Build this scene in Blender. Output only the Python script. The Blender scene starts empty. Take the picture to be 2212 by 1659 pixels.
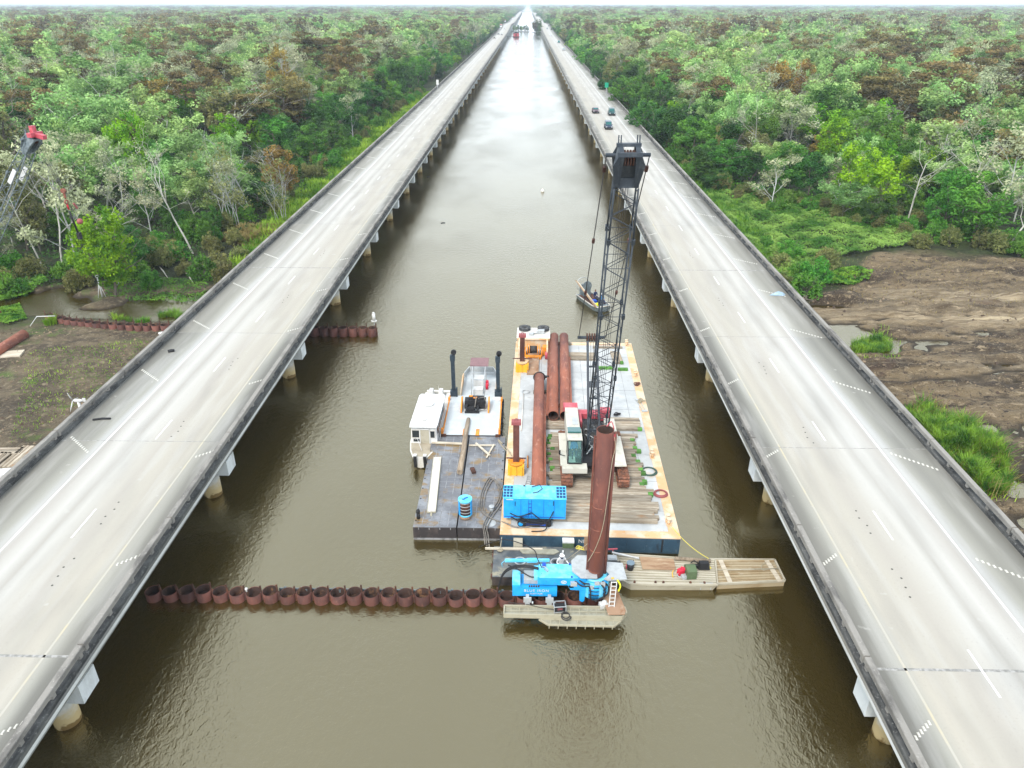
import bpy, bmesh, math, random
import numpy as np
from mathutils import Vector, Matrix, Euler

S = bpy.context.scene
COL = S.collection
R = math.radians
rnd = random.Random(7)
PI = math.pi

# ------------------------------------------------------------------ camera, sky, sun, exposure
CAM_H = 33.7
PITCH, YAW = R(27.33), R(1.1)
FPX, CX, CY = 1590.0, 1106.0, 829.5          # focal length and centre of a 2212 x 1659 picture
cam_d = bpy.data.cameras.new('camera')
cam = bpy.data.objects.new('camera', cam_d)
COL.objects.link(cam)
cam.location = (0, 0, CAM_H)
cam.rotation_euler = (PI / 2 - PITCH, 0, YAW)
cam_d.sensor_width = 36.0
cam_d.lens = 36.0 * FPX / 2212.0
cam_d.clip_start = 0.5
cam_d.clip_end = 40000
S.camera = cam

world = bpy.data.worlds.new('World')
S.world = world
world.use_nodes = True
wn, wl = world.node_tree.nodes, world.node_tree.links
wn.clear()
w_out = wn.new('ShaderNodeOutputWorld')
w_bg = wn.new('ShaderNodeBackground')
w_sky = wn.new('ShaderNodeTexSky')
w_sky.sky_type = 'NISHITA'
w_sky.sun_disc = False
w_sky.sun_elevation = R(48)
w_sky.sun_rotation = R(205)
w_sky.air_density = 1.0
w_sky.dust_density = 2.0
w_mix = wn.new('ShaderNodeMix')
w_mix.data_type = 'RGBA'
w_mix.inputs['Factor'].default_value = 0.82
w_mix.inputs['B'].default_value = (9.1, 10.2, 11.3, 1)      # thin white overcast
w_tc = wn.new('ShaderNodeTexCoord')
w_no = wn.new('ShaderNodeTexNoise')
w_no.inputs['Scale'].default_value = 2.2
w_no.inputs['Detail'].default_value = 5
w_mr = wn.new('ShaderNodeMapRange')
w_mr.inputs['From Min'].default_value = 0.3
w_mr.inputs['From Max'].default_value = 0.75
w_mr.inputs['To Min'].default_value = 0.92
w_mr.inputs['To Max'].default_value = 0.72
wl.new(w_tc.outputs['Generated'], w_no.inputs['Vector'])
wl.new(w_no.outputs['Fac'], w_mr.inputs['Value'])
wl.new(w_mr.outputs['Result'], w_mix.inputs['Factor'])
# thin cloud: brighter through the longer path near the horizon, the same all round
w_sp = wn.new('ShaderNodeSeparateXYZ'); wl.new(w_tc.outputs['Generated'], w_sp.inputs[0])
w_ho = wn.new('ShaderNodeMapRange'); w_ho.interpolation_type = 'SMOOTHSTEP'
w_ho.inputs['From Min'].default_value = 0.0; w_ho.inputs['From Max'].default_value = 0.85
w_ho.inputs['To Min'].default_value = 1.55; w_ho.inputs['To Max'].default_value = 1.0
wl.new(w_sp.outputs['Z'], w_ho.inputs['Value'])
w_vm = wn.new('ShaderNodeVectorMath'); w_vm.operation = 'SCALE'; w_vm.inputs[0].default_value = (9.1, 10.1, 11.1)
wl.new(w_ho.outputs['Result'], w_vm.inputs['Scale']); wl.new(w_vm.outputs[0], w_mix.inputs['B'])
wl.new(w_sky.outputs['Color'], w_mix.inputs['A'])
wl.new(w_mix.outputs['Result'], w_bg.inputs['Color'])
w_bg.inputs['Strength'].default_value = 0.07
wl.new(w_bg.outputs['Background'], w_out.inputs['Surface'])

sun_d = bpy.data.lights.new('sun', 'SUN')
sun = bpy.data.objects.new('sun', sun_d)
COL.objects.link(sun)
sun_d.energy = 1.5
sun_d.angle = R(14)
sun_d.color = (1.0, 0.96, 0.9)
sun.rotation_euler = (R(90 - 48), 0, R(-25))
sun.location = (0, -30, 120)

S.view_settings.view_transform = 'Standard'
S.view_settings.look = 'None'
S.view_settings.gamma = 1.0
S.view_settings.use_curve_mapping = False
S.view_settings.exposure = 1.25
S.render.engine = 'CYCLES'
S.cycles.use_denoising = True
S.cycles.max_bounces = 6
S.cycles.diffuse_bounces = 2
S.cycles.glossy_bounces = 3
S.cycles.transmission_bounces = 3
S.cycles.volume_bounces = 0
S.cycles.transparent_max_bounces = 6

# ------------------------------------------------------------------ measuring
_fwd = np.array([-math.sin(YAW) * math.cos(PITCH), math.cos(YAW) * math.cos(PITCH), -math.sin(PITCH)])
_rt = np.array([math.cos(YAW), math.sin(YAW), 0.0])
_up = np.cross(_rt, _fwd)

def G(vx, vy, z=0.0):
    """The place at height z that lies at pixel (vx, vy) of the measured photograph."""
    d = _fwd + _rt * (vx - CX) / FPX - _up * (vy - CY) / FPX
    t = (z - CAM_H) / d[2]
    return Vector((d[0] * t, d[1] * t, z))

def HT(X, Y, vy):
    """Height of the point above (X, Y) that is seen at picture row vy."""
    k = (CY - vy) / FPX
    return CAM_H + (k * (X * _fwd[0] + Y * _fwd[1]) - (X * _up[0] + Y * _up[1])) / (_up[2] - k * _fwd[2])

def PX(P):
    v = np.array(P, float) - np.array([0, 0, CAM_H])
    zc = v @ _fwd
    return CX + FPX * (v @ _rt) / zc, CY - FPX * (v @ _up) / zc, zc

# ------------------------------------------------------------------ building helpers
class MB:
    """Collects simple solids; build() links them as ONE mesh object."""
    def __init__(s):
        s.v, s.f, s.m, s.sm, s.cur = [], [], [], [], 0
    def add(s, vs, fs, smooth=False):
        o = len(s.v)
        s.v.extend([tuple(q) for q in vs])
        for q in fs:
            s.f.append(tuple(o + i for i in q)); s.m.append(s.cur); s.sm.append(smooth)
        return s
    def box(s, c, d, rz=0.0, rot=None, taper=1.0):
        x, y, z = d[0] / 2, d[1] / 2, d[2] / 2
        P = [Vector((a * x * (taper if e > 0 else 1), b * y * (taper if e > 0 else 1), e * z)) for e in (-1, 1) for a, b in ((-1, -1), (1, -1), (1, 1), (-1, 1))]
        M_ = rot if rot is not None else Matrix.Rotation(rz, 3, 'Z')
        return s.add([M_ @ p + Vector(c) for p in P], [(3, 2, 1, 0), (4, 5, 6, 7), (0, 1, 5, 4), (1, 2, 6, 5), (2, 3, 7, 6), (3, 0, 4, 7)])
    def bar(s, a, b, w, h=None, up=(0, 0, 1)):
        a, b = Vector(a), Vector(b)
        h = h or w
        d = (b - a)
        L = d.length
        if L < 1e-6: return s
        d.normalize()
        u = Vector(up)
        if abs(d.dot(u)) > 0.97: u = Vector((0, 1, 0))
        sx = d.cross(u).normalized(); uz = sx.cross(d)
        P = [q + sx * i * w / 2 + uz * j * h / 2 for q in (a, b) for i, j in ((-1, -1), (1, -1), (1, 1), (-1, 1))]
        return s.add(P, [(3, 2, 1, 0), (4, 5, 6, 7), (0, 1, 5, 4), (1, 2, 6, 5), (2, 3, 7, 6), (3, 0, 4, 7)])
    def cyl(s, a, b, r, r2=None, n=12, cap=True, smooth=True):
        return s.tube([a, b], [r, r if r2 is None else r2], n, cap, smooth)
    def tube(s, pts, r, n=6, cap=True, smooth=True):
        pts = [Vector(p) for p in pts]
        rr = r if isinstance(r, (list, tuple)) else [r] * len(pts)
        V, F = [], []
        prev = None
        for i, p in enumerate(pts):
            d = (pts[min(i + 1, len(pts) - 1)] - pts[max(i - 1, 0)])
            d = d.normalized() if d.length > 1e-9 else Vector((0, 0, 1))
            if prev is None:
                u = Vector((0, 0, 1)) if abs(d.z) < 0.9 else Vector((1, 0, 0))
                sx = d.cross(u).normalized()
            else:
                sx = (prev - d * prev.dot(d)).normalized()
            prev = sx
            sy = d.cross(sx)
            for k in range(n):
                t = 2 * PI * k / n
                V.append(p + (sx * math.cos(t) + sy * math.sin(t)) * rr[i])
        for i in range(len(pts) - 1):
            for k in range(n):
                k2 = (k + 1) % n
                F.append((i * n + k, i * n + k2, (i + 1) * n + k2, (i + 1) * n + k))
        s.add(V, F, smooth)
        if cap:
            o = len(s.v) - len(V)
            s.f.append(tuple(o + k for k in reversed(range(n)))); s.m.append(s.cur); s.sm.append(False)
            q = o + (len(pts) - 1) * n
            s.f.append(tuple(q + k for k in range(n))); s.m.append(s.cur); s.sm.append(False)
        return s
    def hollow(s, a, b, ro, ri, n=24):
        """An open pipe with wall thickness."""
        a, b = Vector(a), Vector(b)
        d = (b - a).normalized()
        u = Vector((0, 0, 1)) if abs(d.z) < 0.9 else Vector((1, 0, 0))
        sx = d.cross(u).normalized(); sy = d.cross(sx)
        V = []
        for p, r in ((a, ro), (b, ro), (b, ri), (a, ri)):
            for k in range(n):
                t = 2 * PI * k / n
                V.append(p + (sx * math.cos(t) + sy * math.sin(t)) * r)
        F = []
        for ring in range(4):
            r2 = (ring + 1) % 4
            for k in range(n):
                k2 = (k + 1) % n
                F.append((ring * n + k, ring * n + k2, r2 * n + k2, r2 * n + k))
        return s.add(V, F, True)
    def prism(s, poly, z0, z1, M_=None):
        n = len(poly)
        V = [Vector((x, y, z0)) for x, y in poly] + [Vector((x, y, z1)) for x, y in poly]
        if M_ is not None: V = [M_ @ q for q in V]
        F = [tuple(reversed(range(n))), tuple(range(n, 2 * n))] + [(i, (i + 1) % n, n + (i + 1) % n, n + i) for i in range(n)]
        return s.add(V, F)
    def extx(s, poly, x0, x1):
        """Polygon in (y, z) drawn out along x."""
        n = len(poly)
        V = [Vector((x0, y, z)) for y, z in poly] + [Vector((x1, y, z)) for y, z in poly]
        F = [tuple(reversed(range(n))), tuple(range(n, 2 * n))] + [(i, (i + 1) % n, n + (i + 1) % n, n + i) for i in range(n)]
        return s.add(V, F)
    def exty(s, poly, y0, y1):
        """Polygon in (x, z) drawn out along y."""
        n = len(poly)
        V = [Vector((x, y0, z)) for x, z in poly] + [Vector((x, y1, z)) for x, z in poly]
        F = [tuple(range(n)), tuple(reversed(range(n, 2 * n)))] + [((i + 1) % n, i, n + i, n + (i + 1) % n) for i in range(n)]
        return s.add(V, F)
    def ball(s, c, r, n=10, m=6, sc=(1, 1, 1)):
        V, F = [], []
        c = Vector(c)
        for j in range(m + 1):
            ph = PI * j / m
            for k in range(n):
                t = 2 * PI * k / n
                V.append(c + Vector((math.sin(ph) * math.cos(t) * r * sc[0], math.sin(ph) * math.sin(t) * r * sc[1], math.cos(ph) * r * sc[2])))
        for j in range(m):
            for k in range(n):
                k2 = (k + 1) % n
                F.append((j * n + k, (j + 1) * n + k, (j + 1) * n + k2, j * n + k2))
        return s.add(V, F, True)
    def torus(s, c, Rr, r, n=20, m=8, M_=None, sq=1.0):
        V, F = [], []
        for i in range(n):
            a = 2 * PI * i / n
            for j in range(m):
                b = 2 * PI * j / m
                q = Vector(((Rr + r * math.cos(b)) * math.cos(a), (Rr + r * math.cos(b)) * math.sin(a), r * sq * math.sin(b)))
                if M_ is not None: q = M_ @ q
                V.append(q + Vector(c))
        for i in range(n):
            for j in range(m):
                F.append((i * m + j, ((i + 1) % n) * m + j, ((i + 1) % n) * m + (j + 1) % m, i * m + (j + 1) % m))
        return s.add(V, F, True)
    def mesh(s, name, mats):
        me = bpy.data.meshes.new(name)
        me.from_pydata(s.v, [], s.f)
        for mt in (mats if isinstance(mats, (list, tuple)) else [mats]): me.materials.append(mt)
        me.polygons.foreach_set('material_index', s.m)
        me.polygons.foreach_set('use_smooth', s.sm)
        me.update()
        return me
    def build(s, name, mats, parent=None, loc=None, rz=None):
        o = bpy.data.objects.new(name, s.mesh(name, mats))
        COL.objects.link(o)
        if parent is not None: o.parent = parent
        if loc is not None: o.location = loc
        if rz is not None: o.rotation_euler = (0, 0, rz)
        return o

def tag(o, label=None, cat=None, group=None, kind=None):
    if label: o['label'] = label
    if cat: o['category'] = cat
    if group: o['group'] = group
    if kind: o['kind'] = kind
    return o

def thing(name, label, cat, loc=(0, 0, 0), rz=0.0, group=None):
    o = bpy.data.objects.new(name, None)
    COL.objects.link(o)
    o.empty_display_size = 0.2
    o.location = loc
    o.rotation_euler = (0, 0, rz)
    return tag(o, label, cat, group)

def copy_tree(o, parent=None):
    c = o.copy()
    COL.objects.link(c)
    if parent is not None: c.parent = parent
    for ch in KIDS.get(o.name, None) or [q for q in o.children]:
        copy_tree(ch, c)
    return c
KIDS = {}

def mesh_np(name, V, F, mat, k=4):
    """Mesh object data straight from numpy arrays; every face has k corners."""
    me = bpy.data.meshes.new(name)
    V = np.asarray(V, np.float32); F = np.asarray(F, np.int32)
    me.vertices.add(len(V)); me.vertices.foreach_set('co', V.ravel())
    me.loops.add(F.size); me.loops.foreach_set('vertex_index', F.ravel())
    me.polygons.add(len(F)); me.polygons.foreach_set('loop_start', np.arange(0, F.size, k, dtype=np.int32))
    me.update(calc_edges=True)
    for mt in (mat if isinstance(mat, (list, tuple)) else [mat]): me.materials.append(mt)
    return me

def link(name, me, parent=None, loc=None):
    o = bpy.data.objects.new(name, me)
    COL.objects.link(o)
    if parent is not None: o.parent = parent
    if loc is not None: o.location = loc
    return o

def text(name, body, size, mat, parent, loc, rot, extrude=0.004, space=1.0):
    cu = bpy.data.curves.new(name, 'FONT')
    cu.body = body; cu.size = size; cu.extrude = extrude; cu.space_character = space
    cu.align_x = 'CENTER'; cu.align_y = 'CENTER'
    cu.materials.append(mat)
    tmp = bpy.data.objects.new(name + '_curve', cu)
    me = bpy.data.meshes.new_from_object(tmp)
    bpy.data.objects.remove(tmp)
    o = bpy.data.objects.new(name, me)
    COL.objects.link(o)
    o.parent = parent; o.location = loc; o.rotation_euler = rot
    return o

# ------------------------------------------------------------------ materials
def mat(name, base, rough=0.7, layers=(), bump=None, rand=0.0, metal=0.0, spec=0.4, coord='Object', trans=0.0, ior=1.45, warp=0.0):
    """Principled material. layers: (scale, stretch, colour, low, high[, detail]) painted one over another through noise."""
    m = bpy.data.materials.new(name)
    m.use_nodes = True
    nt = m.node_tree; N, L = nt.nodes, nt.links
    b = N['Principled BSDF']
    b.inputs['Roughness'].default_value = rough
    b.inputs['Metallic'].default_value = metal
    b.inputs['Specular IOR Level'].default_value = spec
    b.inputs['IOR'].default_value = ior
    if trans: b.inputs['Transmission Weight'].default_value = trans
    col = N.new('ShaderNodeRGB'); col.outputs[0].default_value = (*base, 1)
    cur = col.outputs[0]
    oi = N.new('ShaderNodeObjectInfo')
    if coord == 'World':
        g = N.new('ShaderNodeNewGeometry'); vec = g.outputs['Position']
    else:
        tc = N.new('ShaderNodeTexCoord')
        ad = N.new('ShaderNodeVectorMath'); ad.operation = 'MULTIPLY_ADD'
        ad.inputs[1].default_value = (1, 1, 1)
        sc = N.new('ShaderNodeVectorMath'); sc.operation = 'SCALE'
        sc.inputs[0].default_value = (37.0, 53.0, 19.0)
        L.new(oi.outputs['Random'], sc.inputs['Scale'])
        L.new(tc.outputs['Object'], ad.inputs[0]); L.new(sc.outputs[0], ad.inputs[2])
        vec = ad.outputs[0]
    for ly in layers:
        scale, st, c2, lo, hi = ly[:5]
        mp = N.new('ShaderNodeMapping'); mp.inputs['Scale'].default_value = st
        no = N.new('ShaderNodeTexNoise'); no.inputs['Scale'].default_value = scale
        no.inputs['Detail'].default_value = ly[5] if len(ly) > 5 else 5
        no.inputs['Roughness'].default_value = 0.62
        L.new(vec, mp.inputs['Vector']); L.new(mp.outputs[0], no.inputs['Vector'])
        mr = N.new('ShaderNodeMapRange'); mr.clamp = True
        mr.inputs['From Min'].default_value = lo; mr.inputs['From Max'].default_value = hi
        L.new(no.outputs['Fac'], mr.inputs['Value'])
        mx = N.new('ShaderNodeMix'); mx.data_type = 'RGBA'
        L.new(mr.outputs['Result'], mx.inputs['Factor'])
        L.new(cur, mx.inputs['A']); mx.inputs['B'].default_value = (*c2, 1)
        cur = mx.outputs['Result']
    if rand:
        hs = N.new('ShaderNodeHueSaturation')
        mr = N.new('ShaderNodeMapRange'); mr.inputs['To Min'].default_value = 1 - rand; mr.inputs['To Max'].default_value = 1 + rand
        L.new(oi.outputs['Random'], mr.inputs['Value'])
        L.new(mr.outputs['Result'], hs.inputs['Value'])
        L.new(cur, hs.inputs['Color'])
        cur = hs.outputs['Color']
    L.new(cur, b.inputs['Base Color'])
    if bump:
        no = N.new('ShaderNodeTexNoise'); no.inputs['Scale'].default_value = bump[0]; no.inputs['Detail'].default_value = 6
        mp = N.new('ShaderNodeMapping')
        if len(bump) > 2: mp.inputs['Scale'].default_value = bump[2]
        L.new(vec, mp.inputs['Vector']); L.new(mp.outputs[0], no.inputs['Vector'])
        bp = N.new('ShaderNodeBump'); bp.inputs['Strength'].default_value = bump[1]; bp.inputs['Distance'].default_value = 0.1
        L.new(no.outputs['Fac'], bp.inputs['Height']); L.new(bp.outputs['Normal'], b.inputs['Normal'])
    return m

U = (1, 1, 1)
M = {}
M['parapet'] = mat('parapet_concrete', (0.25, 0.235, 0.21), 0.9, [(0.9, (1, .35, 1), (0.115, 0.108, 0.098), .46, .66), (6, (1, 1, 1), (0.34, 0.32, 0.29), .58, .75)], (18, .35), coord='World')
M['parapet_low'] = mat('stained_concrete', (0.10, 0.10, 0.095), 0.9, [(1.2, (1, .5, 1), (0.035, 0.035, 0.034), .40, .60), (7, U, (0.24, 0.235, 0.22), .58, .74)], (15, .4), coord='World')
M['parapet_far'] = mat('far_parapet_concrete', (0.21, 0.20, 0.18), 0.9, [(.6, (1, .4, 1), (0.10, 0.095, 0.085), .4, .65)], coord='World')
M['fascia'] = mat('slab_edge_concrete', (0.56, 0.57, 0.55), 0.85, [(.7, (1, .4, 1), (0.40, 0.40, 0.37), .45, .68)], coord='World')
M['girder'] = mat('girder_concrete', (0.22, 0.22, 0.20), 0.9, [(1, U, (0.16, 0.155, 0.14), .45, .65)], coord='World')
M['cap'] = mat('cap_concrete', (0.60, 0.63, 0.63), 0.85, [(1.1, (1, 1, .5), (0.42, 0.44, 0.43), .48, .70), (2.5, (1, 1, .3), (0.24, 0.22, 0.19), .62, .78)], (9, .15))
M['rust'] = mat('rusty_steel', (0.118, 0.044, 0.032), 0.75, [(1.3, (1, 1, .45), (0.062, 0.026, 0.021), .42, .62), (3.2, (1, 1, .4), (0.21, 0.085, 0.052), .60, .78), (9, U, (0.36, 0.25, 0.19), .68, .78)], (14, .2), rand=.34)
M['rust_long'] = mat('long_pile_steel', (0.150, 0.050, 0.034), 0.72, [(.8, (1, 1, .35), (0.095, 0.034, 0.026), .42, .62), (2.2, (1, 1, .4), (0.225, 0.085, 0.055), .58, .76), (5, U, (0.40, 0.27, 0.21), .70, .80)], (14, .15))
M['rust_pipe'] = mat('rusty_pipe_steel', (0.28, 0.100, 0.060), 0.78, [(1.0, (1, .3, 1), (0.160, 0.060, 0.044), .45, .64), (2.6, (1, .5, 1), (0.40, 0.20, 0.14), .56, .74), (5, U, (0.40, 0.33, 0.29), .68, .80)], (14, .15), rand=.12)
M['rust_dark'] = mat('dark_rusty_steel', (0.06, 0.028, 0.02), 0.85, [(3, U, (0.14, 0.055, 0.03), .5, .7)], rand=.1)
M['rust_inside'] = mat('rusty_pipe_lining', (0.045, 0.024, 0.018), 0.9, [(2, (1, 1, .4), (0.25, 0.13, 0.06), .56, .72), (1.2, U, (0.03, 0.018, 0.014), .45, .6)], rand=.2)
M['track'] = mat('rusty_track_steel', (0.23, 0.095, 0.055), 0.85, [(4, U, (0.10, 0.05, 0.035), .45, .62), (9, U, (0.37, 0.19, 0.11), .6, .75)], (20, .4), rand=.18)
M['deck_white'] = mat('worn_deck_paint', (0.40, 0.41, 0.405), 0.75, [(.5, (1, 1, 1), (0.52, 0.53, 0.52), .45, .65), (1.4, U, (0.33, 0.33, 0.31), .60, .74), (5, U, (0.20, 0.16, 0.12), .69, .80), (.35, U, (0.50, 0.37, 0.22), .66, .80)], (10, .08))
M['edge_orange'] = mat('cream_orange_edge_paint', (0.60, 0.37, 0.19), 0.7, [(.9, U, (0.62, 0.50, 0.36), .42, .58), (2.1, U, (0.68, 0.27, 0.06), .60, .74), (4.5, U, (0.28, 0.16, 0.09), .69, .80)], (12, .08))
M['orange'] = mat('orange_paint', (0.72, 0.26, 0.025), 0.55, [(2, U, (0.55, 0.17, 0.03), .5, .7), (5, U, (0.72, 0.48, 0.20), .62, .76)], rand=.08)
M['yellow'] = mat('yellow_paint', (0.80, 0.42, 0.03), 0.5, [(4, U, (0.5, 0.22, 0.04), .6, .76)])
M['navy'] = mat('navy_hull_paint', (0.028, 0.062, 0.095), 0.6, [(1.1, (1, 1, 1), (0.05, 0.105, 0.15), .45, .66), (3.5, (1, 1, .4), (0.18, 0.21, 0.22), .66, .78), (2.2, (1, 1, .3), (0.02, 0.02, 0.022), .58, .74)], (8, .1))
M['black_hull'] = mat('black_hull_paint', (0.035, 0.030, 0.031), 0.7, [(1.2, (1, 1, .6), (0.085, 0.066, 0.058), .48, .70), (5, (1, 1, .4), (0.17, 0.14, 0.12), .66, .80)], (8, .15))
M['black_deck'] = mat('wet_steel_deck', (0.125, 0.128, 0.138), 0.34, [(.55, U, (0.23, 0.24, 0.255), .46, .66), (.55, (1, 1.6, 1), (0.20, 0.135, 0.062), .53, .62), (3.2, U, (0.055, 0.045, 0.042), .60, .74), (9, U, (0.30, 0.28, 0.26), .70, .80)], (10, .06), spec=.5)
M['weld'] = mat('pale_weld_line', (0.27, 0.27, 0.275), 0.6, [(1.5, U, (0.13, 0.13, 0.13), .46, .6)])
M['grey_deck'] = mat('grey_green_steel_deck', (0.115, 0.122, 0.118), 0.45, [(.8, U, (0.055, 0.062, 0.068), .45, .6), (1.3, U, (0.29, 0.26, 0.18), .54, .66), (5, U, (0.38, 0.38, 0.36), .67, .78)], (10, .1), spec=.5)
M['white'] = mat('white_paint', (0.60, 0.60, 0.585), 0.45, [(2, U, (0.48, 0.475, 0.45), .48, .72), (7, U, (0.42, 0.38, 0.33), .72, .82)])
M['offwhite'] = mat('dirty_white_paint', (0.62, 0.60, 0.55), 0.55, [(1.4, U, (0.50, 0.46, 0.39), .45, .68), (6, U, (0.30, 0.25, 0.2), .68, .8)])
M['tan_deck'] = mat('tan_nonskid_deck', (0.36, 0.31, 0.23), 0.85, [(1.2, U, (0.26, 0.22, 0.16), .45, .66)], (20, .2))
M['grey_deckpaint'] = mat('pale_grey_deck_paint', (0.44, 0.475, 0.485), 0.5, [(.8, U, (0.54, 0.57, 0.575), .45, .65), (2.5, U, (0.40, 0.41, 0.40), .63, .76), (8, U, (0.25, 0.22, 0.2), .72, .82)])
M['blue'] = mat('bright_blue_paint', (0.012, 0.30, 0.70), 0.42, [(1.4, U, (0.022, 0.36, 0.76), .45, .62), (6, U, (0.03, 0.20, 0.42), .62, .76), (2.2, (1, 1, .5), (0.05, 0.17, 0.30), .62, .74), (9, U, (0.16, 0.13, 0.10), .69, .78)], spec=.5)
M['blue_top'] = mat('pale_blue_paint', (0.09, 0.50, 0.74), 0.5, [(1.8, U, (0.20, 0.58, 0.76), .45, .62), (8, U, (0.05, 0.30, 0.50), .62, .74)], spec=.45)  # paler blue, mostly for roof panels, covers and collars
M['royal'] = mat('royal_blue_paint', (0.015, 0.075, 0.42), 0.5, [(4, U, (0.02, 0.05, 0.2), .55, .75)])
M['vent_blue'] = mat('vent_dark_blue', (0.006, 0.055, 0.16), 0.6)
M['black'] = mat('black_rubber', (0.016, 0.016, 0.018), 0.7, [(6, U, (0.06, 0.058, 0.055), .55, .75)], (20, .2))
M['tyre'] = mat('old_tyre_rubber', (0.055, 0.058, 0.062), 0.85, [(5, U, (0.13, 0.125, 0.115), .5, .7)], (25, .3))
M['boom'] = mat('dark_boom_steel', (0.022, 0.030, 0.040), 0.5, [(4, U, (0.06, 0.068, 0.075), .52, .74)], spec=.5)
M['boom_grey'] = mat('grey_boom_steel', (0.10, 0.125, 0.135), 0.5, [(3, U, (0.20, 0.235, 0.245), .45, .7)], spec=.5)
M['spudblack'] = mat('black_blue_steel', (0.020, 0.034, 0.046), 0.55, [(4, U, (0.055, 0.07, 0.085), .52, .72)])
M['crane_red'] = mat('faded_red_paint', (0.42, 0.055, 0.075), 0.5, [(2, U, (0.50, 0.13, 0.15), .45, .65), (6, U, (0.3, 0.03, 0.03), .62, .78)])
M['crane_cream'] = mat('cream_crane_paint', (0.50, 0.48, 0.41), 0.5, [(2, U, (0.40, 0.38, 0.31), .5, .7), (6, U, (0.32, 0.27, 0.2), .70, .8)])
M['canopy'] = mat('faded_maroon_canopy', (0.215, 0.125, 0.13), .8, [(2, U, (0.15, 0.09, 0.09), .5, .7)])
M['glass'] = mat('tinted_glass', (0.012, 0.10, 0.095), 0.08, spec=.7)
M['glass_dark'] = mat('dark_window_glass', (0.018, 0.024, 0.028), 0.08, spec=.7)
M['cab_glass'] = mat('green_cab_glass', (0.45, 0.85, 0.80), 0.03, spec=.5, trans=.9, ior=1.1)
M['galv'] = mat('galvanised_steel', (0.44, 0.46, 0.46), 0.45, [(3, U, (0.34, 0.35, 0.35), .45, .7)], metal=.25)
M['chrome'] = mat('bare_rod_steel', (0.62, 0.62, 0.63), 0.3, metal=.7)
M['wire'] = mat('wire_rope', (0.045, 0.042, 0.04), 0.7)
M['rope'] = mat('hemp_rope', (0.36, 0.31, 0.22), 0.9, [(20, U, (0.24, 0.20, 0.13), .45, .65)])
M['rope_yellow'] = mat('yellow_rope', (0.62, 0.52, 0.10), 0.8)
M['hose_grey'] = mat('grey_brown_hose', (0.20, 0.18, 0.155), 0.75, [(4, U, (0.12, 0.11, 0.10), .45, .65)])
M['hose_green'] = mat('dark_green_hose', (0.045, 0.085, 0.065), 0.6)
M['hose_red'] = mat('dull_red_hose', (0.27, 0.075, 0.075), 0.6)
M['timber'] = mat('weathered_timber', (0.345, 0.295, 0.225), 0.9, [(1.6, (.35, 3, 3), (0.21, 0.165, 0.115), .40, .60), (2.4, (.4, 4, 4), (0.50, 0.45, 0.37), .56, .74), (1.0, (.6, 1, 1), (0.33, 0.175, 0.075), .60, .76), (7, (.2, 4, 4), (0.09, 0.07, 0.05), .64, .76)], (14, .4, (.3, 3, 3)), rand=.36)
M['timber_green'] = mat('green_painted_timber_end', (0.085, 0.235, 0.035), 0.8, [(3, U, (0.045, 0.12, 0.025), .42, .62), (6, U, (0.25, 0.30, 0.16), .6, .75)], rand=.3)
M['timber_end'] = mat('dark_timber_end', (0.10, 0.105, 0.075), 0.9, [(5, U, (0.20, 0.17, 0.13), .5, .7)], rand=.3)
M['log'] = mat('weathered_log', (0.31, 0.245, 0.175), 0.9, [(1.4, (3, .3, 3), (0.17, 0.125, 0.085), .42, .62), (3, (3, .4, 3), (0.42, 0.36, 0.28), .58, .74)], (12, .4, (3, .3, 3)), rand=.12)
M['plank_pale'] = mat('pale_plank', (0.52, 0.46, 0.36), 0.9, [(2, (.4, 3, 3), (0.36, 0.30, 0.22), .45, .66)], rand=.12)
M['boat_tan'] = mat('tan_ribbed_aluminium', (0.42, 0.385, 0.30), 0.7, [(.9, (.5, 1, 1), (0.31, 0.27, 0.195), .45, .66), (4, U, (0.20, 0.165, 0.115), .64, .78)], rand=.08)
M['raft_brown'] = mat('brown_stained_aluminium', (0.36, 0.29, 0.185), 0.7, [(.7, (.5, 1, 1), (0.24, 0.16, 0.075), .46, .66), (1.5, U, (0.44, 0.39, 0.30), .56, .72), (4, U, (0.13, 0.09, 0.05), .64, .78)], rand=.08)
M['ply'] = mat('stained_plywood', (0.34, 0.225, 0.135), 0.85, [(1.4, (.5, 2, 1), (0.22, 0.12, 0.065), .45, .65), (2.5, (.5, 2, 1), (0.50, 0.39, 0.27), .58, .74)])
M['plate_rust'] = mat('rusty_plate', (0.32, 0.20, 0.125), 0.85, [(.9, U, (0.22, 0.105, 0.05), .48, .66), (2, U, (0.45, 0.34, 0.25), .56, .72), (3, U, (0.07, 0.045, 0.03), .66, .78)])
M['cream_steel'] = mat('cream_walkway_paint', (0.36, 0.33, 0.24), 0.6, [(2.2, U, (0.29, 0.265, 0.19), .48, .68), (6, U, (0.26, 0.20, 0.13), .66, .78)])
M['mesh_grating'] = mat('walkway_grating', (0.30, 0.29, 0.225), 0.75, [(2, U, (0.21, 0.195, 0.14), .45, .65)])
M['green_box'] = mat('olive_green_paint', (0.085, 0.125, 0.06), 0.6, [(3, U, (0.12, 0.17, 0.085), .5, .7)])
M['red'] = mat('bright_red_plastic', (0.62, 0.02, 0.05), 0.5)
M['bucket'] = mat('black_plastic', (0.022, 0.024, 0.028), 0.5)
M['bucket_lid'] = mat('blue_grey_plastic', (0.14, 0.19, 0.23), 0.55)
M['skin'] = mat('skin', (0.30, 0.17, 0.11), 0.6)
M['cloth_white'] = mat('white_work_shirt', (0.72, 0.71, 0.68), 0.9, [(9, U, (0.55, 0.53, 0.50), .5, .7)])
M['cloth_navy'] = mat('navy_cloth', (0.02, 0.03, 0.075), 0.9)
M['cloth_blue'] = mat('blue_work_shirt', (0.06, 0.20, 0.42), 0.9)
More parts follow.
